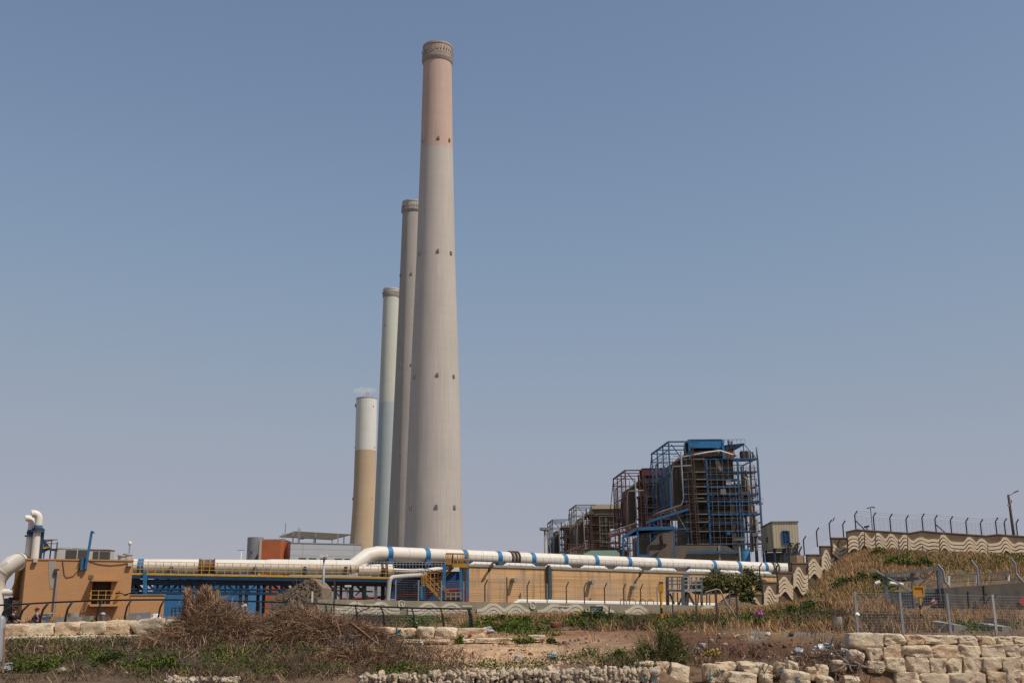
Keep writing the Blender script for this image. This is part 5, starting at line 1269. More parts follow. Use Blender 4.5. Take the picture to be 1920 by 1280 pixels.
for px in np.arange(743, 1238, 3.2): q = LWV.P(px, topy(px)) - nv * .18; mb.bar(q + Vector((0, 0, .1)), q + Vector((0, 0, 1.75)), .010)
mb.build('wire_mesh', 'pipe_grey', sf, fixn=False)
for k, px in enumerate((1171, 1188, 1207, 1222)):
    q = LWV.P(px, topy(px)) - nv * .18
    MB().tube([q + Vector((-.5 * mpp(px, 1130, q.y) * 12, 0, .02)), q + Vector((-.25, 0, .42)), q + Vector((0, 0, .5)), q + Vector((.25, 0, .42)), q + Vector((.5 * mpp(px, 1130, q.y) * 12, 0, .02))], .04, 5).build('brace_hoop', 'rust', sf, fixn=False)

# stepped wall climbing the slope
LST = Line(1430, 118.5, 1604, 119.5)
ns = LST.nrm()
sw = thing('stepped_wave_wall', 'brown stepped wall with sand coloured waves climbing the grassy slope', 'wall', LST.P(1500, 1140))
steps = [(1413, 1431, 1115), (1430, 1459.5, 1092.5), (1458, 1486.5, 1074), (1485, 1514.5, 1056.5), (1513.5, 1541, 1040.5), (1538.5, 1563, 1024.5), (1559, 1588.5, 1009)]
for k, (x0, x1, pt) in enumerate(steps):
    a, b_ = LST.P(x0 + .1, pt), LST.P(x1 - .1, pt)
    off = -.02 * (k % 2); a = a + ns * off; b_ = b_ + ns * off
    zb = min(zg(a.x, a.y), zg(b_.x, b_.y)) - 1.0
    pn = MB().hexa(slab(a, b_, a.z, b_.z, zb, zb, ns, .5)).build('panel', 'wall_brown', sw)
    MB().hexa(slab(a + ns * .05, b_ + ns * .05, a.z + .12, b_.z + .12, a.z + .003, b_.z + .003, ns, .6)).build('coping', 'wall_brown', pn)
    if k == 0: continue
    w = x1 - x0
    shape = {1: ((0, 7), (.08, 6.5), (.27, -7), (.33, -8.5), (.42, -8.5), (.48, -7), (.7, 7), (.78, 9), (.88, 9), (1, 5)), 0: ((0, 3), (.08, 2), (.28, -6), (.34, -8), (.44, -8), (.5, -7), (.8, 6), (.9, 9), (1, 10)), 2: ((0, -6), (.45, 5), (.7, 2), (1, -4))}[2 if k == 6 else k % 2]
    gx = np.linspace(-.2, 1.2, 141); gy = np.interp(gx, [q[0] for q in shape], [q[1] for q in shape]); gy = np.convolve(np.pad(gy, 9, mode='edge'), np.ones(19) / 19, mode='valid')
    def curve(x, kk, x0=x0, w=w, pt=pt, drift=.035 if k % 2 else -.02, gx=gx, gy=gy):
        return pt + 14.0 + float(np.interp((x - x0) / w + drift * kk, gx, gy)) + kk * 7.5
    for kk in range(3 if k == 6 else (5 if k % 2 else 4)):
        f0 = lambda x, kk=kk: curve(x, kk); f1 = lambda x, kk=kk: curve(x, kk) + 5.8
        relief(LST, ns, f0, f1, x0 + w * .06, x1 - w * .02, pn, 'wave_sand', .2, 22)
relief(LST, ns, lambda x: 1118 + 17 / (1 + math.exp(-(x - 1421) / 2.6)), lambda x: 1122 + 17 / (1 + math.exp(-(x - 1421) / 2.6)), 1412, 1431, sw, 'wave_sand', .1)
relief(LST, ns, lambda x: 1124 + 17 / (1 + math.exp(-(x - 1422) / 2.6)), lambda x: 1127 + 17 / (1 + math.exp(-(x - 1422) / 2.6)), 1416, 1431, sw, 'wave_sand', .1)
# gate pier and dark return wall behind the stepped wall
mb = MB(); boxpx(mb, 1482, 1510, 1041, 1100, 128, 1); tag(mb.build('return_wall', 'wall_brown'), 'plain brown wall end between the pipeline end and the stepped wall', 'wall')
mb = MB(); boxpx(mb, 1496, 1507.5, 1040, 1100, 126.5, 1); tag(mb.build('stone_pier', 'basin_concrete'), 'tan stone pier set in the brown wall behind the stepped wave wall', 'pier')

# upper wall along the hilltop
UA = [(1588, 119.5, 995.5), (1606, 118.5, 993.5)]
LU = Line(1588, 118.0, 1935, 117.0); nu = LU.nrm()
uw = thing('upper_wave_wall', 'long brown hilltop wall covered in sand coloured wave relief', 'wall', LU.P(1750, 1035))
tops = [(1588, 997), (1606, 993), (1640, 995.5), (1672, 997.5), (1705, 999.8), (1728, 995.5), (1760, 998.5), (1800, 1001.2), (1850, 1004.8), (1870, 1002), (1900, 1004.5), (1940, 1007)]
ut = lambda px: float(np.interp(px, [a for a, b in tops], [b for a, b in tops]))
for (x0, _), (x1, _) in zip(tops[:-1], tops[1:]):
    a, b_ = LU.P(x0, ut(x0)), LU.P(x1, ut(x1))
    zb = min(zg(a.x, a.y), zg(b_.x, b_.y)) - 1.2
    MB().hexa(slab(a, b_, a.z, b_.z, zb, zb, nu, .5)).build('panel', 'wall_brown', uw)
    MB().hexa(slab(a + nu * .05, b_ + nu * .05, a.z + .10, b_.z + .10, a.z + .003, b_.z + .003, nu, .6)).build('coping', 'wall_brown', uw)
pku = [(1617, 1), (1645, 1), (1669.5, 1), (1695, 1), (1723, .35), (1750, .2), (1767, 1), (1816, .9), (1839, .8), (1883, .95), (1912, .35), (1596, .5)]
def uf(x, kk):
    g = 0
    for p_, s_ in pku: dd_ = x - p_ - kk * .8; g = max(g, s_ * math.exp(-(abs(dd_ / ((7.2 if dd_ < 0 else 10.5) - .4 * kk)) ** 2.5)))
    return ut(x) + 15.0 - 12.0 * g + kk * 6.8
for kk in range(4):
    for (x0, x1) in ((1590, 1619), (1621, 1640), (1642, 1700), (1702, 1760), (1761.5, 1850), (1851.5, 1935)):
        relief(LU, nu, lambda x: uf(x, kk), lambda x: uf(x, kk) + 5.2 - .2 * kk, x0, x1, uw, 'wave_sand', .2, int((x1 - x0) / 1.4))
# security fence on the upper and stepped walls
uf_ = thing('security_fence', 'tall security fence of bent dark posts and fine wires on the hilltop wall', 'fence', LU.P(1760, 1000))
posts = [(1606, 958, 1), (1641, 961, 0), (1672, 963.5, 0), (1702.5, 966, 0), (1732.5, 963, 0), (1757, 965.5, 1), (1786, 968, 0), (1815, 971, 0), (1842.5, 973.5, 0), (1871, 970.5, 0), (1887.5, 972, 0), (1910, 973.5, 2)]
def bentpost(line, px, pyb, pyt, n_, parent, brace=0, mat='black_paint', r=.07):
    b0 = line.P(px, pyb) - n_ * .25; t0 = line.P(px, pyt + 6.5) - n_ * .25; zz = t0.z
    MB().tube([b0, (b0.x, b0.y, zz), (b0.x + .30, b0.y, zz + .42)], r, 6).build('post', mat, parent, fixn=False)
    if brace == 1: MB().bar((b0.x + .05, b0.y, zz - .6), (b0.x + 1.0, b0.y, b0.z - .05), .09).build('brace', mat, parent, fixn=False)
    if brace == 2: MB().bar((b0.x, b0.y, zz - 1.1), (b0.x - .6, b0.y, b0.z), .07).build('brace', 'galv', parent, fixn=False)
    return Vector((b0.x, b0.y, b0.z)), zz
tops_ = [bentpost(LU, px, ut(px), pt, nu, uf_, br_) for px, pt, br_ in posts]
mb = MB()
for (b0, z0), (b1, z1) in zip(tops_[:-1], tops_[1:]):
    for k in range(11):
        t = .06 + .09 * k
        mb.bar((b0.x, b0.y, b0.z + (z0 - b0.z) * t), (b1.x, b1.y, b1.z + (z1 - b1.z) * t), .012)
    for k in range(2): mb.bar((b0.x + .15 + .15 * k, b0.y, z0 + .2 + .2 * k), (b1.x + .15 + .15 * k, b1.y, z1 + .2 + .2 * k), .016)
    for t in np.arange(.12, 1, .25):
        q = b0.lerp(b1, t); mb.bar(q, (q.x, q.y, z0 + (z1 - z0) * t), .010)
mb.build('wire_mesh', 'pipe_grey', uf_, fixn=False)
sf2 = thing('step_fence', 'bent dark fence posts with wire rising along the stepped wave wall', 'fence', LST.P(1500, 1060))
pr_ = []
for px, pb, pt, kk in ((1427, 1093, 1056, 0), (1457, 1074, 1058, 0), (1482, 1057, 1018, 0), (1510, 1040.5, 1005, 0), (1534.5, 1024.5, 989, 0), (1558.5, 1009, 974.5, 0), (1584, 1010, 976, 0)):
    pr_.append(bentpost(LST, px, pb, pt, ns, sf2))
mb = MB()
for (b0, z0), (b1, z1) in zip(pr_[:-1], pr_[1:]):
    for k in range(8): t = .1 + .12 * k; mb.bar((b0.x, b0.y, b0.z + (z0 - b0.z) * t), (b1.x, b1.y, b1.z + (z1 - b1.z) * t), .010)
mb.build('wire_mesh', 'pipe_grey', sf2, fixn=False)
# lamp posts, aerial and camera
def lamp(px, pyb, pyt, Y, label, nm='street_lamp', mat='galv', r=.1, heads=3):
    q = P(px, (pyb + pyt) / 2, Y); b0 = Vector((q.x, Y, zg(q.x, Y))); t0 = Vector((q.x, Y, P(px, pyt, Y).z))
    r_ = thing(nm, label, 'lamp post', b0)
    MB().tube([b0, t0], [r * 1.4, r * .8], 8).build('pole', mat, r_, smooth=True, fixn=False)
    return r_, t0
r_, t0 = lamp(1022, 1062, 993, 172, 'tall floodlight mast with a ring of lamps before the distant boiler houses', 'floodlight_mast', 'pipe_lagging', .16)
for k in range(6): t = k * math.pi / 3; MB().obox(t0 + Vector((.55 * math.cos(t), .55 * math.sin(t), .15)), Vector((.26, 0, 0)), Vector((0, .2, 0)), Vector((0, 0, .2))).build('floodlight', 'pipe_lagging', r_)
MB().lathe(t0, [(.1, -.2), (.6, -.1), (.6, 0), (.1, .05)], 12).build('head_frame', 'rust', r_)
r_, t0 = lamp(1387, 1062, 1013, 175, 'floodlight mast standing before the blue boiler house', 'floodlight_mast', 'pipe_lagging', .16)
for k in range(6): t = k * math.pi / 3; MB().obox(t0 + Vector((.6 * math.cos(t), .6 * math.sin(t), .15)), Vector((.28, 0, 0)), Vector((0, .2, 0)), Vector((0, 0, .18))).build('floodlight', 'pipe_grey', r_)
MB().lathe(t0, [(.1, -.2), (.65, -.1), (.65, 0), (.1, .05)], 12).build('head_frame', 'rust_dark', r_)
r_, t0 = lamp(606.5, 1122, 1043, 98, 'grey lamp post with twin white heads beside the stone mound', 'street_lamp', 'galv', .11)
for s in (-1, 1): MB().obox(t0 + Vector((s * .16, -.2, .05)), Vector((.15, 0, .04 * s)), Vector((0, .3, 0)), Vector((0, 0, .1))).build('lamp_head', 'white_paint', r_)
r_, t0 = lamp(452, 1060, 1032, 188, 'small double armed lamp post beside the round metal tower', 'street_lamp', 'white_paint', .09)
MB().bar(t0 + Vector((-.7, 0, .1)), t0 + Vector((.5, 0, .1)), .18, .1).build('lamp_arm', 'galv', r_, fixn=False)
# brown pole by the hilltop fence
YLP = 121.5
q0, q1 = P(1901.5, 1006, YLP), P(1887.5, 927, YLP)
r_ = thing('street_lamp', 'brown wooden pole with a curved lamp arm on the hilltop', 'lamp post', (q0.x, YLP, q0.z - 1.5))
MB().tube([(q0.x, YLP, q0.z - 1.5), (q0.x - .1, YLP, q1.z)], [.17, .13], 10).build('pole', 'rust_dark', r_, smooth=True, fixn=False)
t0 = Vector((q0.x - .1, YLP, q1.z - .1))
MB().tube([t0, t0 + Vector((.4, 0, .15)), t0 + Vector((.75, 0, .36))], .035, 6).build('lamp_arm', 'dark_steel', r_, fixn=False)
MB().obox(t0 + Vector((.92, 0, .43)), Vector((.22, 0, .09)), Vector((0, .12, 0)), Vector((-.02, 0, .05))).build('lamp_head', 'dark_steel', r_)
MB().obox(t0 + Vector((.36, -.1, -.62)), Vector((.14, 0, .02)), Vector((0, .16, 0)), Vector((0, 0, .14))).build('floodlight', 'white_paint', r_)
MB().obox(t0 + Vector((-.16, -.1, -1.05)), Vector((.09, 0, .0)), Vector((0, .1, 0)), Vector((0, 0, .08))).build('junction_box', 'galv', r_)
q0 = P(1636, 995, 121); r_ = thing('aerial_mast', 'slim mast with two small cameras behind the hilltop wall', 'mast', (q0.x, 121, q0.z - 1.2))
t0 = Vector((q0.x, 121, P(1632, 951, 121).z)); MB().bar((q0.x, 121, q0.z - 1.2), t0, .07).build('mast_pole', 'galv_dark', r_, fixn=False)
for s in (-1, 1): MB().obox(t0 + Vector((.25 * s, -.1, -.02 + .03 * s)), Vector((.2, 0, -.05 * s)), Vector((0, .06, 0)), Vector((0, 0, .05))).build('camera', 'black_paint', r_)
q0 = LU.P(1627, ut(1627)) - nu * .25; r_ = thing('security_camera', 'dark security camera on a short bracket on the hilltop wall', 'camera', q0)
MB().bar(q0, q0 + Vector((0, 0, .35)), .1).build('bracket', 'black_paint', r_, fixn=False)
MB().obox(q0 + Vector((-.05, -.1, .45)), Vector((.26, 0, .05)), Vector((0, .1, 0)), Vector((-.02, 0, .09))).build('camera_body', 'black_paint', r_)
# ------------------------------------------------------------------ rocks
def rock_verts(seed, n=5, p=4.0, cuts=6, rough=.10, c0=1.04, c1=1.42):
    rn = random.Random(seed); pts = {}; fs = []
    def vid(q):
        k = tuple(round(c, 5) for c in q)
        if k not in pts: pts[k] = len(pts)
        return pts[k]
    for ax in range(3):
        for s in (-1, 1):
            for i in range(n):
                for j in range(n):
                    q = []
                    for di, dj in ((0, 0), (1, 0), (1, 1), (0, 1)):
                        u, v = -1 + 2 * (i + di) / n, -1 + 2 * (j + dj) / n
                        c = [0, 0, 0]; c[ax] = s; c[(ax + 1) % 3] = u; c[(ax + 2) % 3] = v; q.append(vid(c))
                    fs.append(tuple(q) if s > 0 else tuple(q[::-1]))
    planes = []
    for _ in range(cuts):
        d = Vector((rn.gauss(0, 1), rn.gauss(0, 1), rn.gauss(0, 1))).normalized(); planes.append((d, rn.uniform(c0, c1)))
    V = []
    off = Vector((rn.uniform(0, 90), rn.uniform(0, 90), rn.uniform(0, 90)))
    cj = {(a, b, c): Vector((rn.gauss(0, .07), rn.gauss(0, .07), rn.gauss(0, .09))) for a in (-1, 1) for b in (-1, 1) for c in (-1, 1)}
    for k in pts:
        v = Vector(k); m = (abs(v.x) ** p + abs(v.y) ** p + abs(v.z) ** p) ** (1 / p); v = v / m
        for d, t in planes:
            e = v.dot(d) - t
            if e > 0: v -= d * e
        for (a, b, c), j in cj.items(): v = v + j * ((1 + a * max(-1, min(1, v.x))) * (1 + b * max(-1, min(1, v.y))) * (1 + c * max(-1, min(1, v.z))) / 8)
        v *= 1 + rough * noise.noise(v * 1.3 + off) + rough * .45 * noise.noise(v * 3.7 + off) + rough * .3 * abs(noise.noise(v * 8.0 + off))
        V.append(v)
    return V, fs
def rock(nm, label, cat, c, hx, hy, hz, seed, mat, rz=0.0, ry=0.0, group=None, parent=None, n=10, p=7.0, cuts=7, rough=.13):
    V, fs = rock_verts(seed, n, p, cuts, rough)
    rot = Matrix.Rotation(rz, 3, 'Z') @ Matrix.Rotation(ry, 3, 'Y')
    mb = MB(); mb.add([Vector(c) + rot @ Vector((v.x * hx, v.y * hy, v.z * hz)) for v in V], fs)
    o = mb.build(nm, mat, parent, smooth='auto')
    if label: tag(o, label, cat, group)
    return o
ORD = ['first', 'second', 'third', 'fourth', 'fifth', 'sixth', 'seventh', 'eighth', 'ninth', 'tenth', 'eleventh', 'twelfth', 'thirteenth', 'fourteenth', 'fifteenth', 'sixteenth', 'seventeenth']
def block(x0, x1, pt, pb, Y, d, seed, label, mat=None, tilt=0, group=None, p=16, cuts=8, back=0):
    c0 = P((x0 + x1) / 2, (pt + pb) / 2, Y); k = mpp((x0 + x1) / 2, pt, Y)
    rn = random.Random(seed)
    return rock('limestone_block', label, 'stone block', c0 + Vector((0, d / 2 + back, 0)), (x1 - x0) * k * .50, d / 2, (pb - pt) * k * .535, seed,
                mat or rn.choice(['limestone', 'limestone', 'limestone_grey', 'limestone_rust']), rn.uniform(-.05, .05), tilt, group, p=p, cuts=cuts)
YB = 44.0
rowA = [[(1597, 1655, 1188, 1217), (1656, 1699, 1188, 1209), (1700, 1735, 1190, 1209), (1736, 1798, 1191, 1209), (1799, 1835, 1192, 1209), (1836, 1868, 1193, 1209), (1869, 1900, 1193, 1209), (1901, 1945, 1194, 1210)],
        [(1628, 1655, 1214, 1237), (1656, 1696, 1209, 1233), (1693, 1751, 1209, 1234), (1748, 1801, 1210, 1233), (1801, 1841, 1210, 1232), (1841, 1886, 1210, 1231), (1885, 1915, 1209, 1232), (1915, 1950, 1210, 1232)],
        [(1630, 1662, 1240, 1261), (1661, 1699, 1233, 1262), (1700, 1745, 1233, 1262), (1746, 1777, 1234, 1263), (1776, 1808, 1234, 1263), (1809, 1844, 1233, 1262), (1844, 1882, 1232, 1259), (1880, 1918, 1232, 1259), (1917, 1950, 1232, 1260)],
        [(1681, 1730, 1262, 1290), (1730, 1782, 1263, 1291), (1782, 1822, 1263, 1291), (1822, 1855, 1262, 1291), (1854, 1886, 1260, 1290), (1884, 1914, 1259, 1289), (1913, 1950, 1261, 1290)]]
cname = ['top', 'second', 'third', 'bottom']
sd = 100
for r_i, row in enumerate(rowA):
    for k, (x0, x1, pt, pb) in enumerate(row):
        sd += 1
        block(x0, x1, pt, pb, YB - .12 * r_i, 1.0, sd, f'{ORD[k]} limestone block in the {cname[r_i]} course of the retaining wall, from its broken end', group='limestone blocks of the retaining wall')
mid = [(1194, 1231, 1240, 1258, 43.2, -.18), (1231, 1256, 1244, 1270, 42.6, 0), (1258, 1293, 1248, 1279, 42.2, .25), (1322, 1366, 1247, 1281, 42.0, .05), (1347, 1383, 1242, 1260, 43.0, -.05), (1388, 1432, 1242, 1263, 42.6, .1),
       (1367, 1418, 1262, 1284, 41.8, .1), (1424, 1448, 1244, 1266, 42.6, .35), (1431, 1451, 1265, 1285, 41.8, 0), (1455, 1472, 1243, 1265, 42.6, .25), (1477, 1499, 1240, 1260, 42.8, .2), (1472, 1521, 1260, 1290, 41.6, .15),
       (1516, 1538, 1252, 1275, 42.4, 0), (1536, 1555, 1247, 1270, 42.6, .1), (1538, 1564, 1269, 1287, 41.8, 0), (1568, 1589, 1240, 1259, 43.0, 0), (1587, 1615, 1268, 1289, 42.2, .1)]
for k, (x0, x1, pt, pb, Y, tl) in enumerate(mid):
    sd += 1
    b_ = block(x0, x1, pt, pb, Y, .8, sd, f'{ORD[k]} tumbled limestone boulder from the stone basket towards the retaining wall', tilt=tl, group='tumbled limestone boulders', p=12, cuts=10, mat='limestone' if k in (0, 2, 11) else None)
    if k == 3:     # spray painted strokes
        yk = WL[b_.name].y - .43
        for pts in (((1331, 1254), (1331, 1266), (1332, 1280)), ((1326, 1266), (1340, 1265)), ((1343, 1254), (1347, 1259)), ((1349, 1253), (1351, 1259), (1355, 1255)), ((1345, 1270), (1352, 1274)), ((1357, 1254), (1357, 1260))):
            MB().tube([P(*q, Y - .03) for q in pts], .022, 5).build('painted_mark', 'teal_spray', b_, fixn=False)
    if k in (9, 11):
        for pts in ((((x0 + x1) / 2 - 5, pt + 10), ((x0 + x1) / 2 + 3, pt + 8)), (((x0 + x1) / 2 - 3, pt + 14), ((x0 + x1) / 2 + 4, pt + 15))):
            MB().tube([P(*q, Y - .02) for q in pts], .025, 5).build('painted_mark', 'teal_spray', b_, fixn=False)
block(1595, 1624, 1220, 1243, 43.6, .8, 301, 'loose limestone boulder lying beneath the broken end of the retaining wall', 'limestone_grey', .35, p=4)
lrow = [(4, 50, 1171, 1197), (51, 100, 1170, 1196), (101, 148, 1168, 1194), (149, 197, 1166, 1190), (195, 247, 1163, 1189), (247, 300, 1161, 1188), (301, 346, 1163, 1190)]
for k, (x0, x1, pt, pb) in enumerate(lrow):
    sd += 1; block(x0, x1, pt, pb, 55.6, 1.1, sd, f'{ORD[k]} block of the pale stone row below the curved railing', ['limestone_rust', 'limestone', 'limestone_rust', 'limestone', 'limestone_rust', 'rubble_white', 'rubble_white'][k], group='stone row below the railing', p=14, cuts=6)
for k, (x0, x1) in enumerate(((2, 92), (93, 180), (181, 262))):
    sd += 1; block(x0, x1, 1194 - k * 1.5, 1213 - k * 3, 54.9, .9, sd, f'{ORD[k]} half buried footing stone under the pale stone row', 'limestone', group='footing stones under the stone row', p=14, cuts=6)
crow = [(652, 696, 1174, 1194, 'limestone_rust'), (697, 742, 1176, 1196, 'limestone_rust'), (743, 779, 1177, 1197, 'limestone_rust'), (780, 816, 1176, 1198, 'limestone'), (817, 856, 1177, 1198, 'limestone'), (857, 909, 1178, 1197, 'limestone_rust')]
for k, (x0, x1, pt, pb, mt) in enumerate(crow):
    sd += 1; b_ = block(x0, x1, pt, pb, 55.8, 1.0, sd, f'{ORD[k]} block of the short stone row below the end of the railing', mt, group='short stone row', p=14, cuts=7)
    if k == 2:
        for pts in (((744, 1178), (744, 1192)), ((744, 1183), (752, 1180)), ((745, 1189), (751, 1190))): MB().tube([P(*q, 55.76) for q in pts], .05, 5).build('painted_mark', 'teal_spray', b_, fixn=False)
    if k == 5:
        MB().tube([P(880, 1190, 55.75), P(884, 1189, 55.75)], .08, 6).build('painted_mark', 'sign_red', b_, fixn=False)
for k, (x0, x1, pt, pb) in enumerate(((688, 740, 1198, 1206), (741, 790, 1199, 1206), (791, 842, 1199, 1205), (864, 889, 1198, 1205), (890, 960, 1196, 1201))):
    sd += 1; block(x0, x1, pt, pb, 54.2, .8, sd, f'{ORD[k]} flat kerb stone on the soil in front of the short stone row', 'limestone', group='flat kerb stones', p=7, cuts=2)
block(991, 1022, 1190, 1199, 55.0, .6, 402, 'white stone slab lying alone on the sandy bank', 'rubble_white', p=8, cuts=1)
rock('red_block', 'dark red block resting among the green plants below the wave wall', 'stone block', P(1043, 1171, 62) + Vector((0, .3, 0)), .30, .3, .17, 405, 'block_red', p=7, cuts=2)
rock('red_stone', 'rusty brown boulder beside the end of the railing', 'stone', P(931, 1171, 61) + Vector((0, .3, 0)), .24, .3, .2, 406, 'block_red', p=3, cuts=8)

# ------------------------------------------------------------------ stone baskets
pool = []
for k in range(14):
    V, fs = rock_verts(700 + k, 3, 4.0, 8, .07, .70, 1.0)
    me = bpy.data.meshes.new('stone'); me.from_pydata([tuple(v) for v in V], [], fs); me.materials.append(M[['rubble_white', 'rubble_white', 'rubble_white', 'limestone', 'limestone_grey'][k % 5]])
    pool.append(me)
gab = [(303, 447, 1272), (672, 800, 1267), (801, 955, 1261), (956, 1104, 1257.5), (1105, 1237, 1255.5)]
gl = ['low stone basket showing under the green scrub at the slope foot', 'stone filled wire basket at the low end of the basket row', 'stone filled wire basket, second from the low end of the row', 'stone filled wire basket, third from the low end of the row', 'stone filled wire basket at the end nearest the boulders']
for gi, (x0, x1, pt) in enumerate(gab):
    Yg = 40.9
    a, b_ = P(x0, pt, Yg), P(x1, pt, Yg); zt_ = (a.z + b_.z) / 2; hgt = .62 if gi else .35
    r_ = thing('stone_basket', gl[gi], 'gabion', ((a.x + b_.x) / 2, Yg, zt_ - hgt), 'stone baskets at the foot of the slope')
    rn = random.Random(900 + gi)
    cells = []
    nx = int((b_.x - a.x) / .165); nz = 5 if gi else 3
    for i in range(nx):
        for j in range(nz): cells.append((a.x + (i + .5 + rn.uniform(-.25, .25)) * (b_.x - a.x) / nx, Yg + rn.uniform(0, .12), zt_ - .05 - (j + rn.uniform(-.2, .2)) * .125))
        cells.append((a.x + (i + .5 + rn.uniform(-.3, .3)) * (b_.x - a.x) / nx, Yg + rn.uniform(.22, .5), zt_ - rn.uniform(-.02, .06)))
    cells.sort(key=lambda q: -q[2] + .4 * abs(q[1] - Yg)); fill = MB()
    for ci, (x, y, z) in enumerate(cells):
        if ci >= 96:
            mv = pool[rn.randrange(14)]; s = rn.uniform(.055, .11); rt_ = Matrix.Rotation(rn.uniform(0, 6), 3, 'Z') @ Matrix.Rotation(rn.uniform(0, 6), 3, 'X')
            fill.add([Vector((x, y, z)) + rt_ @ Vector((v.co.x * s * 1.3, v.co.y * s, v.co.z * s)) for v in mv.vertices], [tuple(p_.vertices) for p_ in mv.polygons]); continue
        o = bpy.data.objects.new('stone', pool[rn.randrange(14)]); link(o, r_); o.location = Vector((x, y, z)) - WL[r_.name]
        s = rn.choice([.05, .065, .075, .09, .105, .125]) * rn.uniform(.85, 1.1); o.scale = (s * rn.uniform(1.0, 1.6), s, s * rn.uniform(.6, 1)); o.rotation_euler = (rn.uniform(0, 6), rn.uniform(0, 6), rn.uniform(0, 6))
    if fill.v: fill.build('stone_fill', 'rubble_white', r_, fixn=False)['kind'] = 'stuff'
    mb = MB(); mb.box(a.x, b_.x, Yg + .25, Yg + .9, zt_ - hgt, zt_ - .12); mb.build('gap_shade_core', 'concrete_dark', r_)  # dark block behind the stones stands in for shade in the gaps
    mb = MB()
    for x in np.linspace(a.x, b_.x, 9): mb.bar((x, Yg - .13, zt_ - hgt), (x, Yg - .13, zt_ + .06), .006)
    for k in range(4): mb.bar((a.x, Yg - .13, zt_ + .06 - k * .2), (b_.x, Yg - .13, zt_ + .06 - k * .2), .006)
    mb.build('wire_cage', 'galv_dark', r_, fixn=False)
    if gi == 4:
        for pts in (((1222, 1259), (1232, 1261)), ((1208, 1268), (1213, 1278)), ((1204, 1272), (1214, 1271)), ((1228, 1268), (1229, 1280))):
            MB().tube([P(*q, Yg - .16) for q in pts], .02, 5).build('painted_mark', 'teal_spray', r_, fixn=False)

# ------------------------------------------------------------------ wire fence above the retaining wall
YF = 46.2
wf = thing('wire_fence', 'galvanised wire mesh fence standing above the limestone retaining wall', 'fence', P(1735, 1190, YF))
fp = [(1609, 1190, 1108), (1694, 1190, 1110), (1783, 1190, 1112), (1869, 1192, 1114), (1955, 1194, 1116)]
tp = []
for px, pb, pt in fp:
    b0 = P(px, pb, YF); t0 = Vector((b0.x, YF, P(px - 9, pt, YF).z)); MB().bar(b0 - Vector((0, 0, .3)), t0, .09).build('post', 'galv' if px != 1869 else 'ac_white', wf, fixn=False); tp.append((b0, t0))
mb = MB()
for (b0, t0), (b1, t1) in zip(tp[:-1], tp[1:]):
    for k in range(15):
        t = .04 + .066 * k; q0, q1 = b0.lerp(t0, t), b1.lerp(t1, t); s = .006 * (1 if k not in (0, 7, 14) else 1.7); mb.bar(q0, q1, s * 1.2)
    for t in np.arange(.03, 1, .05):
        q0, q1 = b0.lerp(b1, t), t0.lerp(t1, t); mb.bar(q0, q1, .004)
mb.build('wire_mesh', 'galv', wf, fixn=False)
# ------------------------------------------------------------------ gate in the side valley
YG = 73.0
gt = thing('steel_gate', 'grey steel gate with braced posts below the grassy slope', 'gate', P(1715, 1145, YG))
for px, pb, pt, w in ((1665, 1150, 1074, .2), (1716, 1150, 1071, .15), (1768, 1150, 1063, .28)):
    b0 = P(px, pb, YG); t0 = Vector((b0.x, YG, P(px - 6, pt, YG).z)); MB().bar(b0 - Vector((0, 0, .6)), t0, w).build('post', 'galv_dark', gt, fixn=False)
for a_, b2, w, m_ in (((1660, 1077), (1760, 1066), .16, 'galv_dark'), ((1634, 1065), (1710, 1107), .09, 'galv'), ((1722, 1099), (1752, 1070), .07, 'rust'), ((1715, 1075), (1733, 1090), .05, 'galv')):
    MB().bar(P(*a_, YG - .2), P(*b2, YG - .2), w).build('brace', m_, gt, fixn=False)
for x0, x1, pt, pb in ((1668, 1714, 1109, 1142), (1731, 1765, 1104, 1146)):
    mb = MB(); a, b_ = P(x0, (pt + pb) / 2, YG), P(x1, (pt + pb) / 2, YG); mb.box(a.x, b_.x, YG, YG + .06, a.z - (pb - pt) / 2 * mpp(x0, pt, YG), a.z + (pb - pt) / 2 * mpp(x0, pt, YG)); lf = mb.build('gate_leaf', 'galv_dark', gt)
    mb = MB()
    for k in range(7): z = b_.z + (-3 + k) * .17; mb.bar((a.x + .1, YG - .03, z), (b_.x - .1, YG - .03, z), .03)
    mb.build('rib', 'galv_dark', lf, fixn=False)
c = P(1751, 1127, YG - .06); mb = MB(); mb.extrude([c + Vector((0, 0, .26)), c + Vector((.26, 0, 0)), c + Vector((0, 0, -.26)), c + Vector((-.26, 0, 0))], (0, .03, 0)); sg = mb.build('warning_diamond', 'sign_red', gt)
c = c + Vector((0, -.01, 0)); mb = MB(); mb.extrude([c + Vector((0, 0, .17)), c + Vector((.17, 0, 0)), c + Vector((0, 0, -.17)), c + Vector((-.17, 0, 0))], (0, .008, 0)); mb.build('sign_face', 'sign_face', sg)
MB().bar(c + Vector((-.09, -.01, 0)), c + Vector((.09, -.01, 0)), .05).build('sign_mark', 'sign_red', sg, fixn=False)
MB().bar(P(1731, 1120, YG - .1), P(1748, 1120, YG - .1), .05).build('latch', 'black_paint', gt, fixn=False)
r_ = thing('concrete_ledge', 'sloping grey concrete ledge behind the top beam of the steel gate', 'slab', P(1695, 1085, 90))
MB().hexa([P(1640, 1086, 87), P(1757, 1088, 87), P(1757, 1076, 93), P(1637, 1075, 93), P(1640, 1080, 87), P(1757, 1082, 87), P(1757, 1071, 93), P(1637, 1070, 93)]).build('slab_body', 'casing_dark', r_)
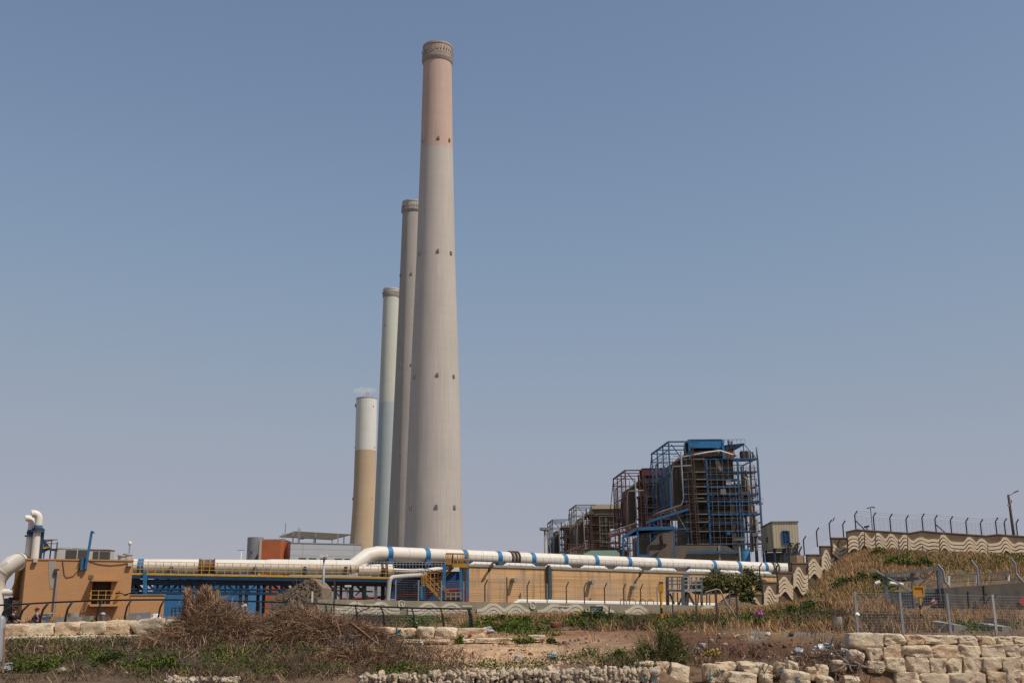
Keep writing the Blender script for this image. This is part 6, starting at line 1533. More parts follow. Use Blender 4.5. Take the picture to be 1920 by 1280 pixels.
for nm, a_, b2, r, lab in (('white_tube', (1668, 1093), (1693, 1096), .13, 'white tube lying behind the braced posts of the gate'), ('white_tube', (1641, 1094), (1650, 1091), .14, 'short white capped tube lying beside the gate post')):
    o = MB().tube([P(*a_, YG + .9), P(*b2, YG + .9)], r, 10).build(nm, 'white_paint', None, smooth='auto', fixn=False); tag(o, lab, 'tube')
# dark retaining wall beyond
YR = 72.0
rw = thing('valley_wall', 'dark stained concrete retaining wall beyond the wire fence', 'wall', P(1850, 1160, YR))
for k, (x0, x1, t0, t1) in enumerate(((1769, 1806, 1102, 1099), (1806, 1846, 1099, 1096.5), (1846, 1884, 1096.5, 1093.5), (1884, 1960, 1093.5, 1089))):
    a, b_ = P(x0 + .2, t0, YR), P(x1, t1, YR); n_ = Vector((0, -1, 0))
    MB().hexa(slab(a, b_, a.z, b_.z, zg(a.x, YR - 1.5) - .6, zg(b_.x, YR - 1.5) - .6, n_, .5)).build('wall_panel', 'concrete_dark', rw)
for pts in (((1838, 1124), (1845, 1116), (1850, 1112)), ((1850, 1128), (1856, 1118)), ((1862, 1122), (1868, 1114)), ((1815, 1108), (1817, 1150)), ((1844, 1097), (1847, 1140))):
    MB().tube([P(*q, YR - .02) for q in pts], .04, 5).build('dark_streak', 'black_paint', rw, fixn=False)  # thin dark strips on the wall face, some curved
c = P(1918, 1127, YR - .1); mb = MB(); mb.extrude([c + Vector((0, 0, .3)), c + Vector((.3, 0, 0)), c + Vector((0, 0, -.3)), c + Vector((-.3, 0, 0))], (0, .04, 0)); mb.build('warning_diamond', 'sign_red', rw)
vf = thing('valley_fence', 'low wire fence with kinked grey posts along the valley wall', 'fence', P(1840, 1095, YR + 1.6))
for pts in (((1758, 1057), (1768, 1069), (1771, 1088), (1780, 1100)), ((1821, 1050), (1832, 1064), (1834, 1097)), ((1894, 1045), (1903, 1056), (1905, 1075), (1918, 1091))):
    MB().tube([P(*q, YR + .9) for q in pts], .075, 6).build('kinked_post', 'galv', vf, fixn=False)
for px, pt, pb in ((1779, 1079, 1096), (1831, 1077, 1093), (1891, 1075, 1089)): MB().bar(P(px, pb, YR + 1.6), P(px, pt, YR + 1.6), .13).build('white_post', 'white_paint', vf, fixn=False)
MB().bar(P(1848, 1075, YR + 1.5), P(1895, 1071, YR + 1.5), .12).build('rail', 'galv_dark', vf, fixn=False)
mb = MB()
for px in np.arange(1776, 1915, 2.6): mb.bar(P(px, 1092 - (px - 1776) * .05, YR + 1.7), P(px, 1078 - (px - 1776) * .035, YR + 1.7), .012)
for k in (0, 13): mb.bar(P(1776, 1091 - k, YR + 1.7), P(1915, 1085 - k, YR + 1.7), .025)
mb.build('wire_mesh', 'dark_steel', vf, fixn=False)
sl = thing('slope_fence', 'line of thin grey fence posts crossing the grass below the hilltop wall', 'fence', P(1690, 1040, 106))
pts_ = [(1612, 1029, 1007), (1643, 1034, 1008), (1687, 1044, 1013), (1732, 1049, 1022), (1777, 1058, 1029)]
for px, pb, pt in pts_: MB().bar(P(px, pb + 4, 105), P(px - 2, pt, 105), .09).build('post', 'galv_dark', sl, fixn=False)
mb = MB()
for (x0, b0, t0), (x1, b1, t1) in zip(pts_[:-1], pts_[1:]):
    for f in (.1, .5, .9): mb.bar(P(x0, t0 + (b0 - t0) * f, 105), P(x1, t1 + (b1 - t1) * f, 105), .012)
mb.build('wire_mesh', 'galv_dark', sl, fixn=False)
# concrete kerbs near the wire fence
r_ = thing('concrete_beam', 'long concrete beam tipped on the ground under the striped sign', 'concrete beam', P(1780, 1188, 51))
MB().hexa([P(1746, 1168, 52.2), P(1789, 1189, 51), P(1812, 1190, 51), P(1760, 1166, 53), P(1746, 1163.5, 52.2), P(1789, 1170, 51), P(1812, 1173, 51), P(1760, 1163, 53)]).build('beam_body', 'concrete_mid', r_)
r_ = thing('concrete_beam', 'concrete beam with a dark board behind it beyond the pale fence post', 'concrete beam', P(1870, 1190, 51))
MB().hexa([P(1830, 1171, 52.5), P(1879, 1191, 51), P(1898, 1191, 51), P(1850, 1170, 53), P(1830, 1167.5, 52.5), P(1879, 1174, 51), P(1898, 1174.5, 51), P(1850, 1167, 53)]).build('beam_body', 'concrete_mid', r_)
MB().hexa([P(1845, 1169, 53.4), P(1893, 1173, 53.2), P(1893, 1173, 53.5), P(1845, 1169, 53.7), P(1845, 1156, 53.4), P(1893, 1162, 53.2), P(1893, 1162, 53.5), P(1845, 1156, 53.7)]).build('dark_board', 'wood_dead', r_)
q = on_ground(1570, 57.5); k = mpp(1570, 1165, 57.5)
r_ = thing('concrete_pipe', 'short pale concrete cylinder standing upright on the dry grass', 'concrete pipe', q)
zt_ = P(1570, 1155.5, 57.5).z; MB().lathe((q.x, q.y, 0), [(8.9 * k, q.z - .2), (8.3 * k, zt_ - .02), (8.1 * k, zt_), (6.3 * k, zt_), (6.3 * k, zt_ - .3)], 28).build('cylinder_wall', 'concrete_mid', r_, smooth='auto')

# ------------------------------------------------------------------ posts, signs, platform in the middle distance
def striped(px, pb, pt, Y, label, head):
    b0 = P(px, pb, Y); b0.z = zg(b0.x, Y) - .1; t0 = Vector((b0.x, Y, P(px, pt, Y).z))
    r_ = thing('marker_post', label, 'marker post', b0)
    n = 7
    for k in range(n):
        MB().tube([b0.lerp(t0, k / n), b0.lerp(t0, (k + 1) / n)], .075, 10).build('pole_band', 'black_paint' if k % 2 == (1 if head == 'box' else 0) and k < 5 else 'sign_yellow', r_, smooth='auto', fixn=False)
    if head == 'box':
        MB().obox(t0 + Vector((0, 0, .2)), Vector((.14, 0, 0)), Vector((0, .1, 0)), Vector((0, 0, .22))).build('housing', 'orange_yellow', r_)
        MB().obox(t0 + Vector((.03, -.02, .47)), Vector((.11, 0, 0)), Vector((0, .09, 0)), Vector((0, 0, .05))).build('lamp_cap', 'rust', r_)
    else:
        c = t0 + Vector((-.03, 0, .22))
        MB().obox(c, Vector((.27, 0, 0)), Vector((0, .04, 0)), Vector((0, 0, .24))).build('plate', 'orange_yellow', r_)
        for s in (-1, 1):
            MB().obox(c + Vector((.27 * s, -.02, 0)), Vector((.035, 0, 0)), Vector((0, .06, 0)), Vector((0, 0, .27))).build('plate_edge', 'sign_yellow', r_)
            MB().obox(c + Vector((0, -.03, .24 * s)), Vector((.235, 0, 0)), Vector((0, .06, 0)), Vector((0, 0, .03))).build('plate_edge', 'sign_yellow', r_)
striped(1241, 1160, 1108, 62, 'yellow and black striped post with a rusty yellow box on top', 'box')
striped(1728, 1161, 1116, 60, 'striped post carrying a square yellow plate in front of the gate', 'plate')
r_ = thing('work_platform', 'grey steel work platform with railings in front of the tan basin wall', 'platform', P(1285, 1134, 117))
YQ = 117.5
def Q(px, py, d=0): return P(px, py, YQ + d)
for px, d in ((1252, 0), (1281, -1.8), (1316, 0), (1287, 1.8)): MB().bar(Q(px, 1140, d), Q(px - 1, 1082 if px != 1281 else 1081, d), .32 if px != 1316 else .24).build('leg', 'galv_dark', r_, fixn=False)
MB().hexa([Q(1249, 1108), Q(1281, 1109, -1.8), Q(1318, 1108), Q(1287, 1106, 1.8), Q(1249, 1104), Q(1281, 1105, -1.8), Q(1318, 1104), Q(1287, 1103, 1.8)]).build('deck', 'galv', r_)
for a_, b2, w in (((1256, 1112), (1264, 1132), .2), ((1283, 1112), (1272, 1134), .2), ((1290, 1111), (1302, 1133), .22), ((1310, 1110), (1308, 1134), .12), ((1262, 1110), (1261, 1134), .12), ((1270, 1110), (1271, 1134), .12), ((1291, 1110), (1289, 1134), .2)):
    MB().bar(Q(*a_, .4), Q(*b2, .4), w).build('brace', 'galv', r_, fixn=False)
mb = MB()
for pa, pb_ in (((1249, 0), (1281, -1.8)), ((1281, -1.8), (1317, 0)), ((1249, 0), (1287, 1.8)), ((1287, 1.8), (1317, 0))):
    for dy in (1081, 1088, 1095): mb.bar(Q(pa[0], dy, pa[1]), Q(pb_[0], dy, pb_[1]), .09)
    for t in (0, .33, .66): x = pa[0] + (pb_[0] - pa[0]) * t; d = pa[1] + (pb_[1] - pa[1]) * t; mb.bar(Q(x, 1105, d), Q(x, 1081, d), .1)
mb.build('handrail', 'galv', r_, fixn=False)
MB().bar(Q(1286, 1106, .5), Q(1286, 1076, .5), .26).build('mast_pole', 'dark_steel', r_, fixn=False); MB().obox(Q(1286, 1078, .5), Vector((.25, 0, 0)), Vector((0, .2, 0)), Vector((0, 0, .2))).build('lamp_box', 'galv_dark', r_)
def post(px, pb, pt, Y, label, mat='rust_dark', w=.09, nm='metal_post'):
    b0 = P(px, pb, Y); b0.z = min(b0.z, zg(b0.x, Y)) - .1; t0 = Vector((b0.x, Y, P(px, pt, Y).z))
    return tag(MB().bar(b0, t0, w).build(nm, mat, None, fixn=False), label, 'post')
post(1305.5, 1140, 1107, 66, 'dark rusty post in the straw in front of the grey work platform')
post(1344.5, 1160, 1104, 64, 'tallest dark rusty post, touched by the bent white rod', w=.12)
post(1383, 1160, 1117, 64, 'shorter dark rusty post beside the foot of the bent white rod')
post(1261.5, 1143, 1127, 68, 'short thin dark post between the striped post and the work platform', 'dark_steel', .07)
post(1142.5, 1153, 1137, 72, 'thin dark post just beyond the small notice board', 'dark_steel', .08)
post(1071, 1155, 1147, 72, 'tiny dark post beside the yellow box in the scrub', 'dark_steel', .08)
post(625.5, 1160, 1088, 60, 'thin tall rusty post rising behind the brush pile', 'rust_dark', .08)
post(407, 1128, 1105, 66, 'yellow marker rod sticking up behind the taller brush pile', 'sign_yellow', .13)
o = MB().tube([P(*q, 63.5) for q in ((1319, 1115), (1325, 1109), (1344, 1104), (1350, 1106), (1362, 1130), (1375, 1148), (1384, 1166))], .055, 6).build('bent_rod', 'pipe_lagging', None, smooth=True, fixn=False); tag(o, 'long pale rod bent over the tallest rusty post', 'rod')
fy = thing('field_fence', 'wire fence with small bent posts on the bank beside the stepped wall', 'fence', P(1380, 1135, 117))
for px, pb, pt in ((1325, 1134, 1108), (1331, 1134, 1110), (1368, 1136, 1106), (1400, 1130, 1107)):
    b0, t0 = P(px, pb, 117), P(px - .5, pt + 4, 117); MB().tube([b0, t0, t0 + Vector((.22, 0, .25))], .07, 6).build('post', 'galv_dark', fy, fixn=False)
mb = MB()
for k in range(6): mb.bar(P(1325, 1112 + 4 * k, 117), P(1400, 1111 + 4 * k, 117), .014)
mb.build('wire_mesh', 'galv_dark', fy, fixn=False)
# notice board
YNb = 72.0
r_ = thing('notice_board', 'small framed notice board with blue and green marks before the wave wall', 'notice board', P(1119, 1155, YNb))
for px in (1108.5, 1129.5): b0 = P(px, 1157, YNb); MB().bar(b0 - Vector((0, 0, .4)), (b0.x, YNb, P(px, 1136.5, YNb).z), .09).build('post', 'black_paint', r_, fixn=False)
MB().bar(P(1107, 1137, YNb), P(1130.5, 1137, YNb), .08).build('top_rail', 'black_paint', r_, fixn=False)
mb = MB(); a, b_ = P(1110, 1138.5, YNb), P(1128, 1149, YNb); mb.box(a.x, b_.x, YNb, YNb + .04, b_.z, a.z); bd = mb.build('board', 'sign_face', r_)
for x0, x1, y0, y1, mt in ((1111.5, 1117, 1140.5, 1146.5, 'sign_blue'), (1119.5, 1125, 1139.5, 1142, 'sign_green'), (1121.3, 1123.5, 1142.2, 1147.5, 'sign_green')):
    a, b_ = P(x0, y0, YNb), P(x1, y1, YNb); mb = MB(); mb.box(a.x, b_.x, YNb - .012, YNb - .003, b_.z, a.z); mb.build('printed_mark', mt, bd)
for y0 in (1141.8, 1143.6, 1145.2): a, b_ = P(1112.3, y0, YNb), P(1116.2, y0 + .7, YNb); mb = MB(); mb.box(a.x, b_.x, YNb - .02, YNb - .0125, b_.z, a.z); mb.build('printed_line', 'sign_face', bd)
o = MB().obox(P(1084, 1150, 74), Vector((.17, 0, 0)), Vector((0, .12, 0)), Vector((0, 0, .14))).build('yellow_box', 'sign_yellow'); tag(o, 'small yellow box half hidden in scrub before the wave wall', 'box')
# ------------------------------------------------------------------ curved promenade railing
LR = Line(-8, 60.5, 886, 57.5); nr = LR.nrm()
pr = thing('promenade_railing', 'black railing with curved posts running above the stone rows', 'railing', LR.P(400, 1170))
railpts = [(-12, 1134), (24, 1133), (56, 1131), (91, 1129), (136, 1127), (190, 1125), (246, 1124), (308, 1123.5), (370, 1124), (430, 1125.5), (500, 1127.5), (590, 1130.5), (668, 1135), (720, 1137), (773, 1139), (827, 1140), (885, 1140.5)]
MB().tube([LR.P(*q) for q in railpts], .045, 8).build('top_rail', 'black_paint', pr, smooth=True, fixn=False)
for (bx, by, tx, ty, w) in ((-2, 1171, 24, 1133, .06), (34, 1171, 56, 1131, .06), (74, 1170, 91, 1129, .06), (121, 1168, 136, 1127, .06), (180, 1166, 192, 1125, .05), (233, 1164, 246, 1124, .05), (296, 1163, 308, 1124, .05), (360, 1164, 370, 1124, .05), (424, 1165, 430, 1126, .05), (484, 1166, 488, 1127, .05), (548, 1168, 548, 1129, .05), (612, 1170, 611, 1131, .05), (670, 1174, 666, 1135, .045), (721, 1176, 714, 1137, .045), (777, 1178, 772, 1139, .045), (832, 1178, 826, 1140, .045), (886, 1179, 880, 1140.5, .055), (882, 1179, 877, 1140.5, .045)):
    b0, t0 = LR.P(bx, by + 4), LR.P(tx, ty); d = t0 - b0
    pts = [b0, b0 + Vector((d.x * .06, d.y * .1, d.z * .35)), b0 + Vector((d.x * .30, d.y * .5, d.z * .70)), t0]
    MB().tube(pts, w, 7).build('curved_post', 'black_paint', pr, smooth=True, fixn=False)
mb = MB()
for k in range(1, 7):
    mb.tube([LR.P(x, y + k * 5.4) for x, y in railpts[10:]], .008, 4, False)
for px in np.arange(500, 884, 4.5): y = float(np.interp(px, [a for a, b in railpts], [b for a, b in railpts])); mb.bar(LR.P(px, y), LR.P(px + 1, y + 36), .006)
mb.build('wire_mesh', 'galv_dark', pr, fixn=False)
# concrete pieces behind the railing
def bxx(nm, label, cat, x0, x1, pt, pb, Y, d, mat):
    mb = MB(); boxpx(mb, x0, x1, pt, pb + 6, Y, d); o = mb.build(nm, mat); return tag(o, label, cat)
bxx('concrete_block', 'low wide concrete block behind the railing below the pump house downpipe', 'concrete block', 101, 143, 1156, 1168, 63, .8, 'concrete_mid')
q = P(137, 1160, 65); MB_ = MB().lathe((q.x, 65, 0), [(.31, q.z - .7), (.31, P(137, 1148.5, 65).z), (.25, P(137, 1148.5, 65).z), (.25, q.z)], 20)
tag(MB_.build('concrete_ring', 'concrete_mid', None, smooth='auto'), 'upright concrete ring standing behind the low wide block', 'concrete pipe')
bxx('concrete_block', 'square concrete block between the concrete ring and the shrub', 'concrete block', 147, 168, 1154, 1167, 64.5, .6, 'concrete_pale')
bxx('concrete_block', 'flat concrete block leaning near the dark board behind the railing', 'concrete block', 231, 256, 1153, 1164, 63, .7, 'concrete_mid')
bxx('concrete_block', 'small concrete block at the foot of the bright blue building', 'concrete block', 312, 334, 1155, 1166, 63, .7, 'concrete_mid')
o = MB().hexa([P(241, 1160, 64), P(281, 1160, 64), P(281, 1160, 64.3), P(241, 1160, 64.3), P(243, 1149, 64.2), P(283, 1147, 64.2), P(283, 1147, 64.4), P(243, 1149, 64.4)]).build('dark_board', 'galv_dark'); tag(o, 'dark grey board leaning against the tan annex wall', 'board')
q = P(192, 1165, 64.5); r_ = thing('grey_bollard', 'short grey capped bollard in front of the pump house balcony', 'bollard', (q.x, 64.5, q.z - .3))
MB().lathe((q.x, 64.5, 0), [(.12, q.z - .3), (.12, P(192, 1152, 64.5).z)], 14).build('shaft', 'galv_dark', r_, smooth='auto'); MB().lathe((q.x, 64.5, 0), [(.14, P(192, 1151.8, 64.5).z), (.15, P(192, 1150, 64.5).z), (.06, P(192, 1147.3, 64.5).z)], 14).build('cap', 'ac_white', r_, smooth='auto')
r_ = thing('spot_lamp', 'small white spot lamp on a rod behind the brush piles', 'lamp', P(459, 1148, 70))
MB().bar(P(463, 1150, 70), P(463, 1135, 70), .05).build('rod', 'galv', r_, fixn=False); MB().tube([P(454, 1137, 70), P(462, 1133.5, 70)], .1, 8).build('lamp_head', 'white_paint', r_, smooth='auto', fixn=False)
r_ = thing('post_lamp', 'flat white post lamp standing behind the low wave wall near the trestle', 'lamp', P(652, 1125, 100))
MB().bar(P(651.5, 1126, 100), P(651.5, 1099, 100), .14).build('post', 'galv', r_, fixn=False); MB().obox(P(652.5, 1098, 99.8), Vector((.26, 0, 0)), Vector((0, .2, 0)), Vector((0, 0, .08))).build('lamp_head', 'white_paint', r_)
bl = post(585, 1135, 1108, 92, 'short white post in front of the stone mound', 'white_paint', .12, 'white_post')
# stone clad mound
r_ = thing('stone_mound', 'sloping stone clad mound beside the grey lamp post', 'mound', P(560, 1150, 97))
A = [(500, 1160), (514, 1121), (540, 1105), (565, 1092), (585, 1083), (595, 1091), (604, 1101), (604, 1160)]
n_ = 24; mb = MB()
front = [P(px, py, 96) for px, py in A]
mb.extrude(front, (0, 5, 0)); mb.build('mound_body', 'thatch', r_)
mb = MB(); rn = random.Random(5)
for k in range(420):
    t = rn.random(); px = 505 + 97 * t; top = float(np.interp(px, [a for a, b in A[1:-1]], [b for a, b in A[1:-1]])); py = top + rn.random() ** 1.2 * (1160 - top)
    q = P(px, py, 95.95); s = rn.uniform(.05, .12); mb.obox(q, Vector((s * rn.uniform(.7, 1.6), 0, s * rn.uniform(-.5, .5))), Vector((0, rn.uniform(.03, .1), 0)), Vector((-s * rn.uniform(-.4, .4), 0, s)))
mb.build('stone_cladding', 'thatch', r_, fixn=False)['kind'] = 'stuff'

# ------------------------------------------------------------------ leaning poles, branches, litter
for a_, b2, lab, w in (((631, 1165), (656, 1243), 'rusty pole leaning steeply in the scrub beside the brush pile', .06), ((658, 1168), (722, 1219), 'rusty beam lying slanted from the brush pile to the sandy bank', .11)):
    Ya, Yb = 50.5, 46.5 if w < .1 else 49
    tag(MB().bar(P(*a_, Ya), P(*b2, Yb), w).build('rusty_pole', 'rust', None, fixn=False), lab, 'pole')
tag(MB().bar(P(8, 1178, 46), P(6, 1262, 44), .07).build('rusty_pole', 'rust', None, fixn=False), 'rusty upright pole beside the grey rounded post', 'pole')
def branch(mb, p0, d, L_, r, depth_, rn):
    pts = [p0]; q = p0.copy(); dd = d.normalized(); n = 6
    for k in range(n):
        dd = (dd + Vector((rn.gauss(0, .22), rn.gauss(0, .22), rn.gauss(0, .18)))).normalized(); q = q + dd * (L_ / n); pts.append(q.copy())
    mb.tube(pts, [r * (1 - .75 * k / n) for k in range(n + 1)], 5)
    if depth_ > 0:
        for k in range(rn.randint(3, 5)):
            i = rn.randint(2, n); e = (dd + Vector((rn.gauss(0, .8), rn.gauss(0, .8), rn.gauss(0, .6)))).normalized()
            branch(mb, pts[i], e, L_ * rn.uniform(.35, .65), r * .5, depth_ - 1, rn)
def deadbranch(a_, Ya, b2, Yb, r, seed, label, mat='wood_dead', lv=2):
    rn = random.Random(seed); mb = MB(); p0, p1 = P(*a_, Ya), P(*b2, Yb); d = p1 - p0
    branch(mb, p0, d, d.length, r, lv, rn); return tag(mb.build('dead_branch', mat, None, smooth=True, fixn=False), label, 'branch')
deadbranch((606, 1166), 55.5, (548, 1128), 55, .09, 21, 'arching bare branch on top of the lower brush pile')
deadbranch((604, 1162), 55, (520, 1140), 54.6, .06, 22, 'thin bare branch reaching out of the brush pile towards the blue building')
deadbranch((700, 1134), 57, (628, 1163), 57, .04, 28, 'crooked twig lying along the wave wall beside the brush pile')
deadbranch((1590, 1243), 43, (1530, 1222), 43, .07, 23, 'bare branch tangled beside the broken end of the retaining wall', 'wood_grey')
deadbranch((1560, 1240), 42.4, (1592, 1284), 41.6, .07, 24, 'pale bare branch hanging down over the tumbled boulders', 'wood_grey')
deadbranch((1600, 1240), 43, (1660, 1256), 42.8, .05, 25, 'thin branch lying against the retaining wall blocks', 'wood_grey')
deadbranch((1432, 1244), 42.6, (1418, 1284), 41.4, .035, 26, 'thin twig standing in front of the tumbled boulders')
deadbranch((1520, 1232), 44, (1585, 1236), 43.4, .05, 27, 'long dry branch lying across the rubbish above the boulders')
deadbranch((1040, 1206), 50, (1075, 1214), 49.6, .04, 29, 'small dry branch on the brown bank above the olive bush')
LIT = [(153, 1205, 17, 'white rounded stone lying in the scrub below the pale stone row', 'rubble_white', 46.5), (146, 1206, 12, 'smaller white stone touching the larger white stone in the scrub', 'rubble_white', 46.3),
 (578, 1214, 11, 'crumpled white plastic bag on the scrub below the brush piles', 'plastic_white', 46), (781, 1172, 8, 'white plastic bag at the foot of the railing mesh', 'plastic_white', 58.5), (1037, 1236, 15, 'crumpled clear plastic sheet on the sandy rubble', 'plastic_grey', 44.5),
 (1317, 1213, 9, 'grey white scrap of plastic beside the olive bush', 'plastic_grey', 48), (1305, 1221, 10, 'bluish plastic scrap below the olive bush', 'plastic_grey', 46.5), (1334, 1203, 7, 'small white stone on the brown bank above the yellow plant', 'rubble_white', 49.5), (1360, 1211, 7, 'white pebble like scrap on the dark soil bank', 'rubble_white', 48),
 (1540, 1222, 16, 'pile of white wrapping on the rubbish heap by the boulders', 'plastic_white', 45.2), (1556, 1217, 14, 'pale blue plastic bag on the rubbish heap', 'plastic_grey', 45.6), (1498, 1228, 16, 'grey crumpled plastic at the edge of the dark soil', 'plastic_grey', 44.8), (1583, 1225, 12, 'white plastic stuck below the broken end of the wall', 'plastic_white', 44.5),
 (1560, 1234, 10, 'torn white bag caught in the bare branches', 'plastic_white', 43.5), (1440, 1190, 6, 'white scrap on the grey gravel patch', 'plastic_white', 54), (1607, 1151, 8, 'white bag snagged on the first post of the wire fence', 'plastic_white', 45.9), (13, 1259, 18, 'large pale grey bag lying beside the rusty upright pole', 'plastic_grey', 43),
 (74, 1219, 12, 'cream coloured stone lying in the scrub near the slope edge', 'rubble_white', 45.5), (116, 1261, 12, 'pale stone at the lowest edge of the scrub', 'rubble_white', 42.5), (910, 1262, 8, 'grey plastic bottle scrap just above the stone baskets', 'plastic_grey', 43.2), (1484, 1194, 10, 'dark grey scrap of rubber on the straw coloured bank', 'dark_steel', 52),
 (970, 1236, 10, 'grey scrap lying in the sandy rubble', 'plastic_grey', 44.5), (648, 1243, 10, 'white paper scrap at the foot of the steep rusty pole', 'plastic_white', 45), (790, 1208, 7, 'white scrap on sandy soil below the short stone row', 'plastic_white', 50), (1412, 1161, 5, 'white scrap among the plants near the pink flowers', 'plastic_white', 62), (293, 1156, 14, 'clear plastic sheet bundle at the foot of the tan annex', 'plastic_white', 62.5), (1516, 1167, 5, 'tiny white scrap on the straw bank beyond the pink flowers', 'plastic_white', 60), (915, 1186, 14, 'grey plastic film beside the last block of the short stone row', 'plastic_grey', 56.5)]
for k, (px, py, w, lab, mat, Y) in enumerate(LIT):
    w *= 1.25; kk = mpp(px, py, Y); q = P(px, py, Y); h = w * kk * .32
    if py > 1160 and 'snagged' not in lab and 'bundle' not in lab:      # rest on the ground along this sight line
        for Y_ in np.arange(40.9, 75, .2):
            q2 = P(px, py, Y_)
            if q2.z <= zg(q2.x, Y_): q = Vector((q2.x, Y_, zg(q2.x, Y_) + h * 1.1)); kk = mpp(px, py, Y_); break
    stone = mat == 'rubble_white'
    rock('white_stone' if stone else 'litter_scrap', lab, 'stone' if stone else 'litter', q, w * kk * .5, w * kk * .42, w * kk * .34, 1200 + k, mat, k * .7, 0, p=2.6 if stone else 2.2, cuts=4 if stone else 12, rough=.15 if stone else .5, n=6)
# grey rounded post at the edge
q = P(-2, 1200, 47); r_ = thing('rounded_post', 'grey rounded post at the very edge beside the stone row', 'post', (q.x, 47, zg(q.x, 47)))
MB().lathe((q.x, 47, 0), [(.2, zg(q.x, 47) - .1), (.2, P(-2, 1162, 47).z), (.15, P(-2, 1156, 47).z), (.03, P(-2, 1153, 47).z)], 20).build('post_body', 'galv', r_, smooth='auto')

# ------------------------------------------------------------------ people on the blue bench
r_ = thing('blue_bench', 'low blue bench behind the pale stone row', 'bench', P(56, 1180, 60.2))
MB().bar(P(24, 1169.5, 60.2), P(88, 1168, 60.2), .36, .06).build('seat', 'blue_strap', r_, fixn=False)
for px, pt in ((26, 1170), (56, 1169), (84, 1152), (87.5, 1151)): b0 = P(px, 1186, 60.3); MB().bar(b0, (b0.x, 60.3, P(px, pt, 60.3).z), .05).build('leg', 'blue_strap', r_, fixn=False)
MB().bar(P(78, 1153, 60.3), P(88, 1151, 60.3), .05).build('arm_rail', 'blue_strap', r_, fixn=False)
def skin_mesh(name, verts, edges, radii, mat, parent=None, root=0, sub=2):
    me = bpy.data.meshes.new(name); me.from_pydata(verts, edges, []); me.materials.append(M[mat])
    o = bpy.data.objects.new(name, me); link(o, parent)
    md = o.modifiers.new('skin', 'SKIN'); md.use_smooth_shade = True
    for i, v in enumerate(me.skin_vertices[0].data): v.radius = (radii[i], radii[i]); v.use_root = (i == root)
    s = o.modifiers.new('sub', 'SUBSURF'); s.levels = sub; s.render_levels = sub
    return o
def person(px, py, Y, face, lean, reach, label, shirt, hat):
    """sitting figure; hips at the seat sight line; face = -1 looks towards -x"""
    hip = P(px, py, Y); S_ = 1.0; f = face
    V, E, Rr = [], [], []
    def v(x, y, z, r, par=None):
        V.append((x * f, y, z)); Rr.append(r); i = len(V) - 1
        if par is not None: E.append((par, i))
        return i
    pel = v(0, 0, .10, .14); ab = v(.02 + lean * .2, 0, .28, .135, pel); ch = v(.03 + lean * .55, 0, .46, .15, ab); nk = v(.04 + lean * .9, 0, .60, .06, ch)
    jw = v(.07 + lean, 0, .68, .075, nk); hd = v(.06 + lean, 0, .77, .098, jw); tp_ = v(.05 + lean, 0, .84, .075, hd)
    v(.17 + lean, 0, .735, .016, hd)                                  # nose
    for s in (-1, 1):
        v(.05 + lean, .095 * s, .75, .018, hd)                        # ear
        sh = v(.03 + lean * .6, .19 * s, .52, .07, ch); el = v(.14 + lean + reach * .3, .23 * s, .27, .047, sh); wr = v(.36 + lean + reach * .5, .12 * s, .24 - reach * .15, .031, el)
        pm = v(.43 + lean + reach * .55, .09 * s, .235 - reach * .2, .034, wr)
        for q in range(4):
            k1 = v(.49 + lean + reach * .6, (.055 + .021 * q) * s, .225 - reach * .24, .010, pm); v(.525 + lean + reach * .6, (.05 + .021 * q) * s, .19 - reach * .26 - .004 * q, .0085, k1)
        v(.45 + lean + reach * .57, .035 * s, .25 - reach * .2, .011, pm)
        hp = v(.04, .1 * s, .07, .10, pel); kn = v(.44, .14 * s, .09, .065, hp); an = v(.40, .13 * s, -.33, .045, kn); v(.58, .14 * s, -.38, .04, an)
    body = skin_mesh('person', V, E, Rr, 'skin'); body.location = hip; WL[body.name] = hip.copy(); tag(body, label, 'person')
    def garment(nm, idx, grow, mat):
        m_ = {a: i for i, a in enumerate(idx)}
        return skin_mesh(nm, [V[a] for a in idx], [(m_[a], m_[b_]) for a, b_ in E if a in m_ and b_ in m_], [Rr[a] + grow for a in idx], mat, body, 0)
    shl, ell = 10 - 1, 11 - 1
    # vertex order: 0 pelvis 1 abdomen 2 chest 3 neck 4 jaw 5 head 6 top 7 nose, then per side: ear, shoulder, elbow, wrist, palm, 4x2 fingers, thumb, hip, knee, ankle, toe
    side = [8 + s * 18 for s in (0, 1)]
    up = [0, 1, 2]
    for b_ in side: up += [b_ + 1, b_ + 2]
    sh_ = garment('shirt', up, .018, shirt)
    lg = [0]
    for b_ in side: lg += [b_ + 14, b_ + 15, b_ + 16]
    garment('trousers', lg, .02, 'denim')
    hp_ = Vector((f * (.05 + lean), 0, .80))
    n_ = 14; mb = MB(); base = hip + hp_
    mb.lathe(base, [(.112, -.02), (.113, .03), (.098, .075), (.055, .105), (.01, .112)], 16); mb.build('cap' if hat else 'hair', 'cap_maroon' if hat else 'hair_dark', body, smooth=True)
    if hat: MB().obox(base + Vector((f * .15, 0, .0)), Vector((.06, 0, 0)), Vector((0, .075, 0)), Vector((0, 0, .008))).build('cap_visor', 'cap_maroon', body)
    for s in (-1, 1): MB().obox(base + Vector((f * .097, .035 * s, -.035)), Vector((.008, 0, 0)), Vector((0, .014, 0)), Vector((0, 0, .008))).build('eye', 'hair_dark', body)
person(71, 1171, 60.2, -1, .06, .15, 'person in a navy shirt and maroon cap sitting on the blue bench', 'shirt_navy', True)
person(17, 1172, 60.3, 1, .18, .7, 'person in black leaning forward on the blue bench, arms hanging down', 'shirt_black', False)

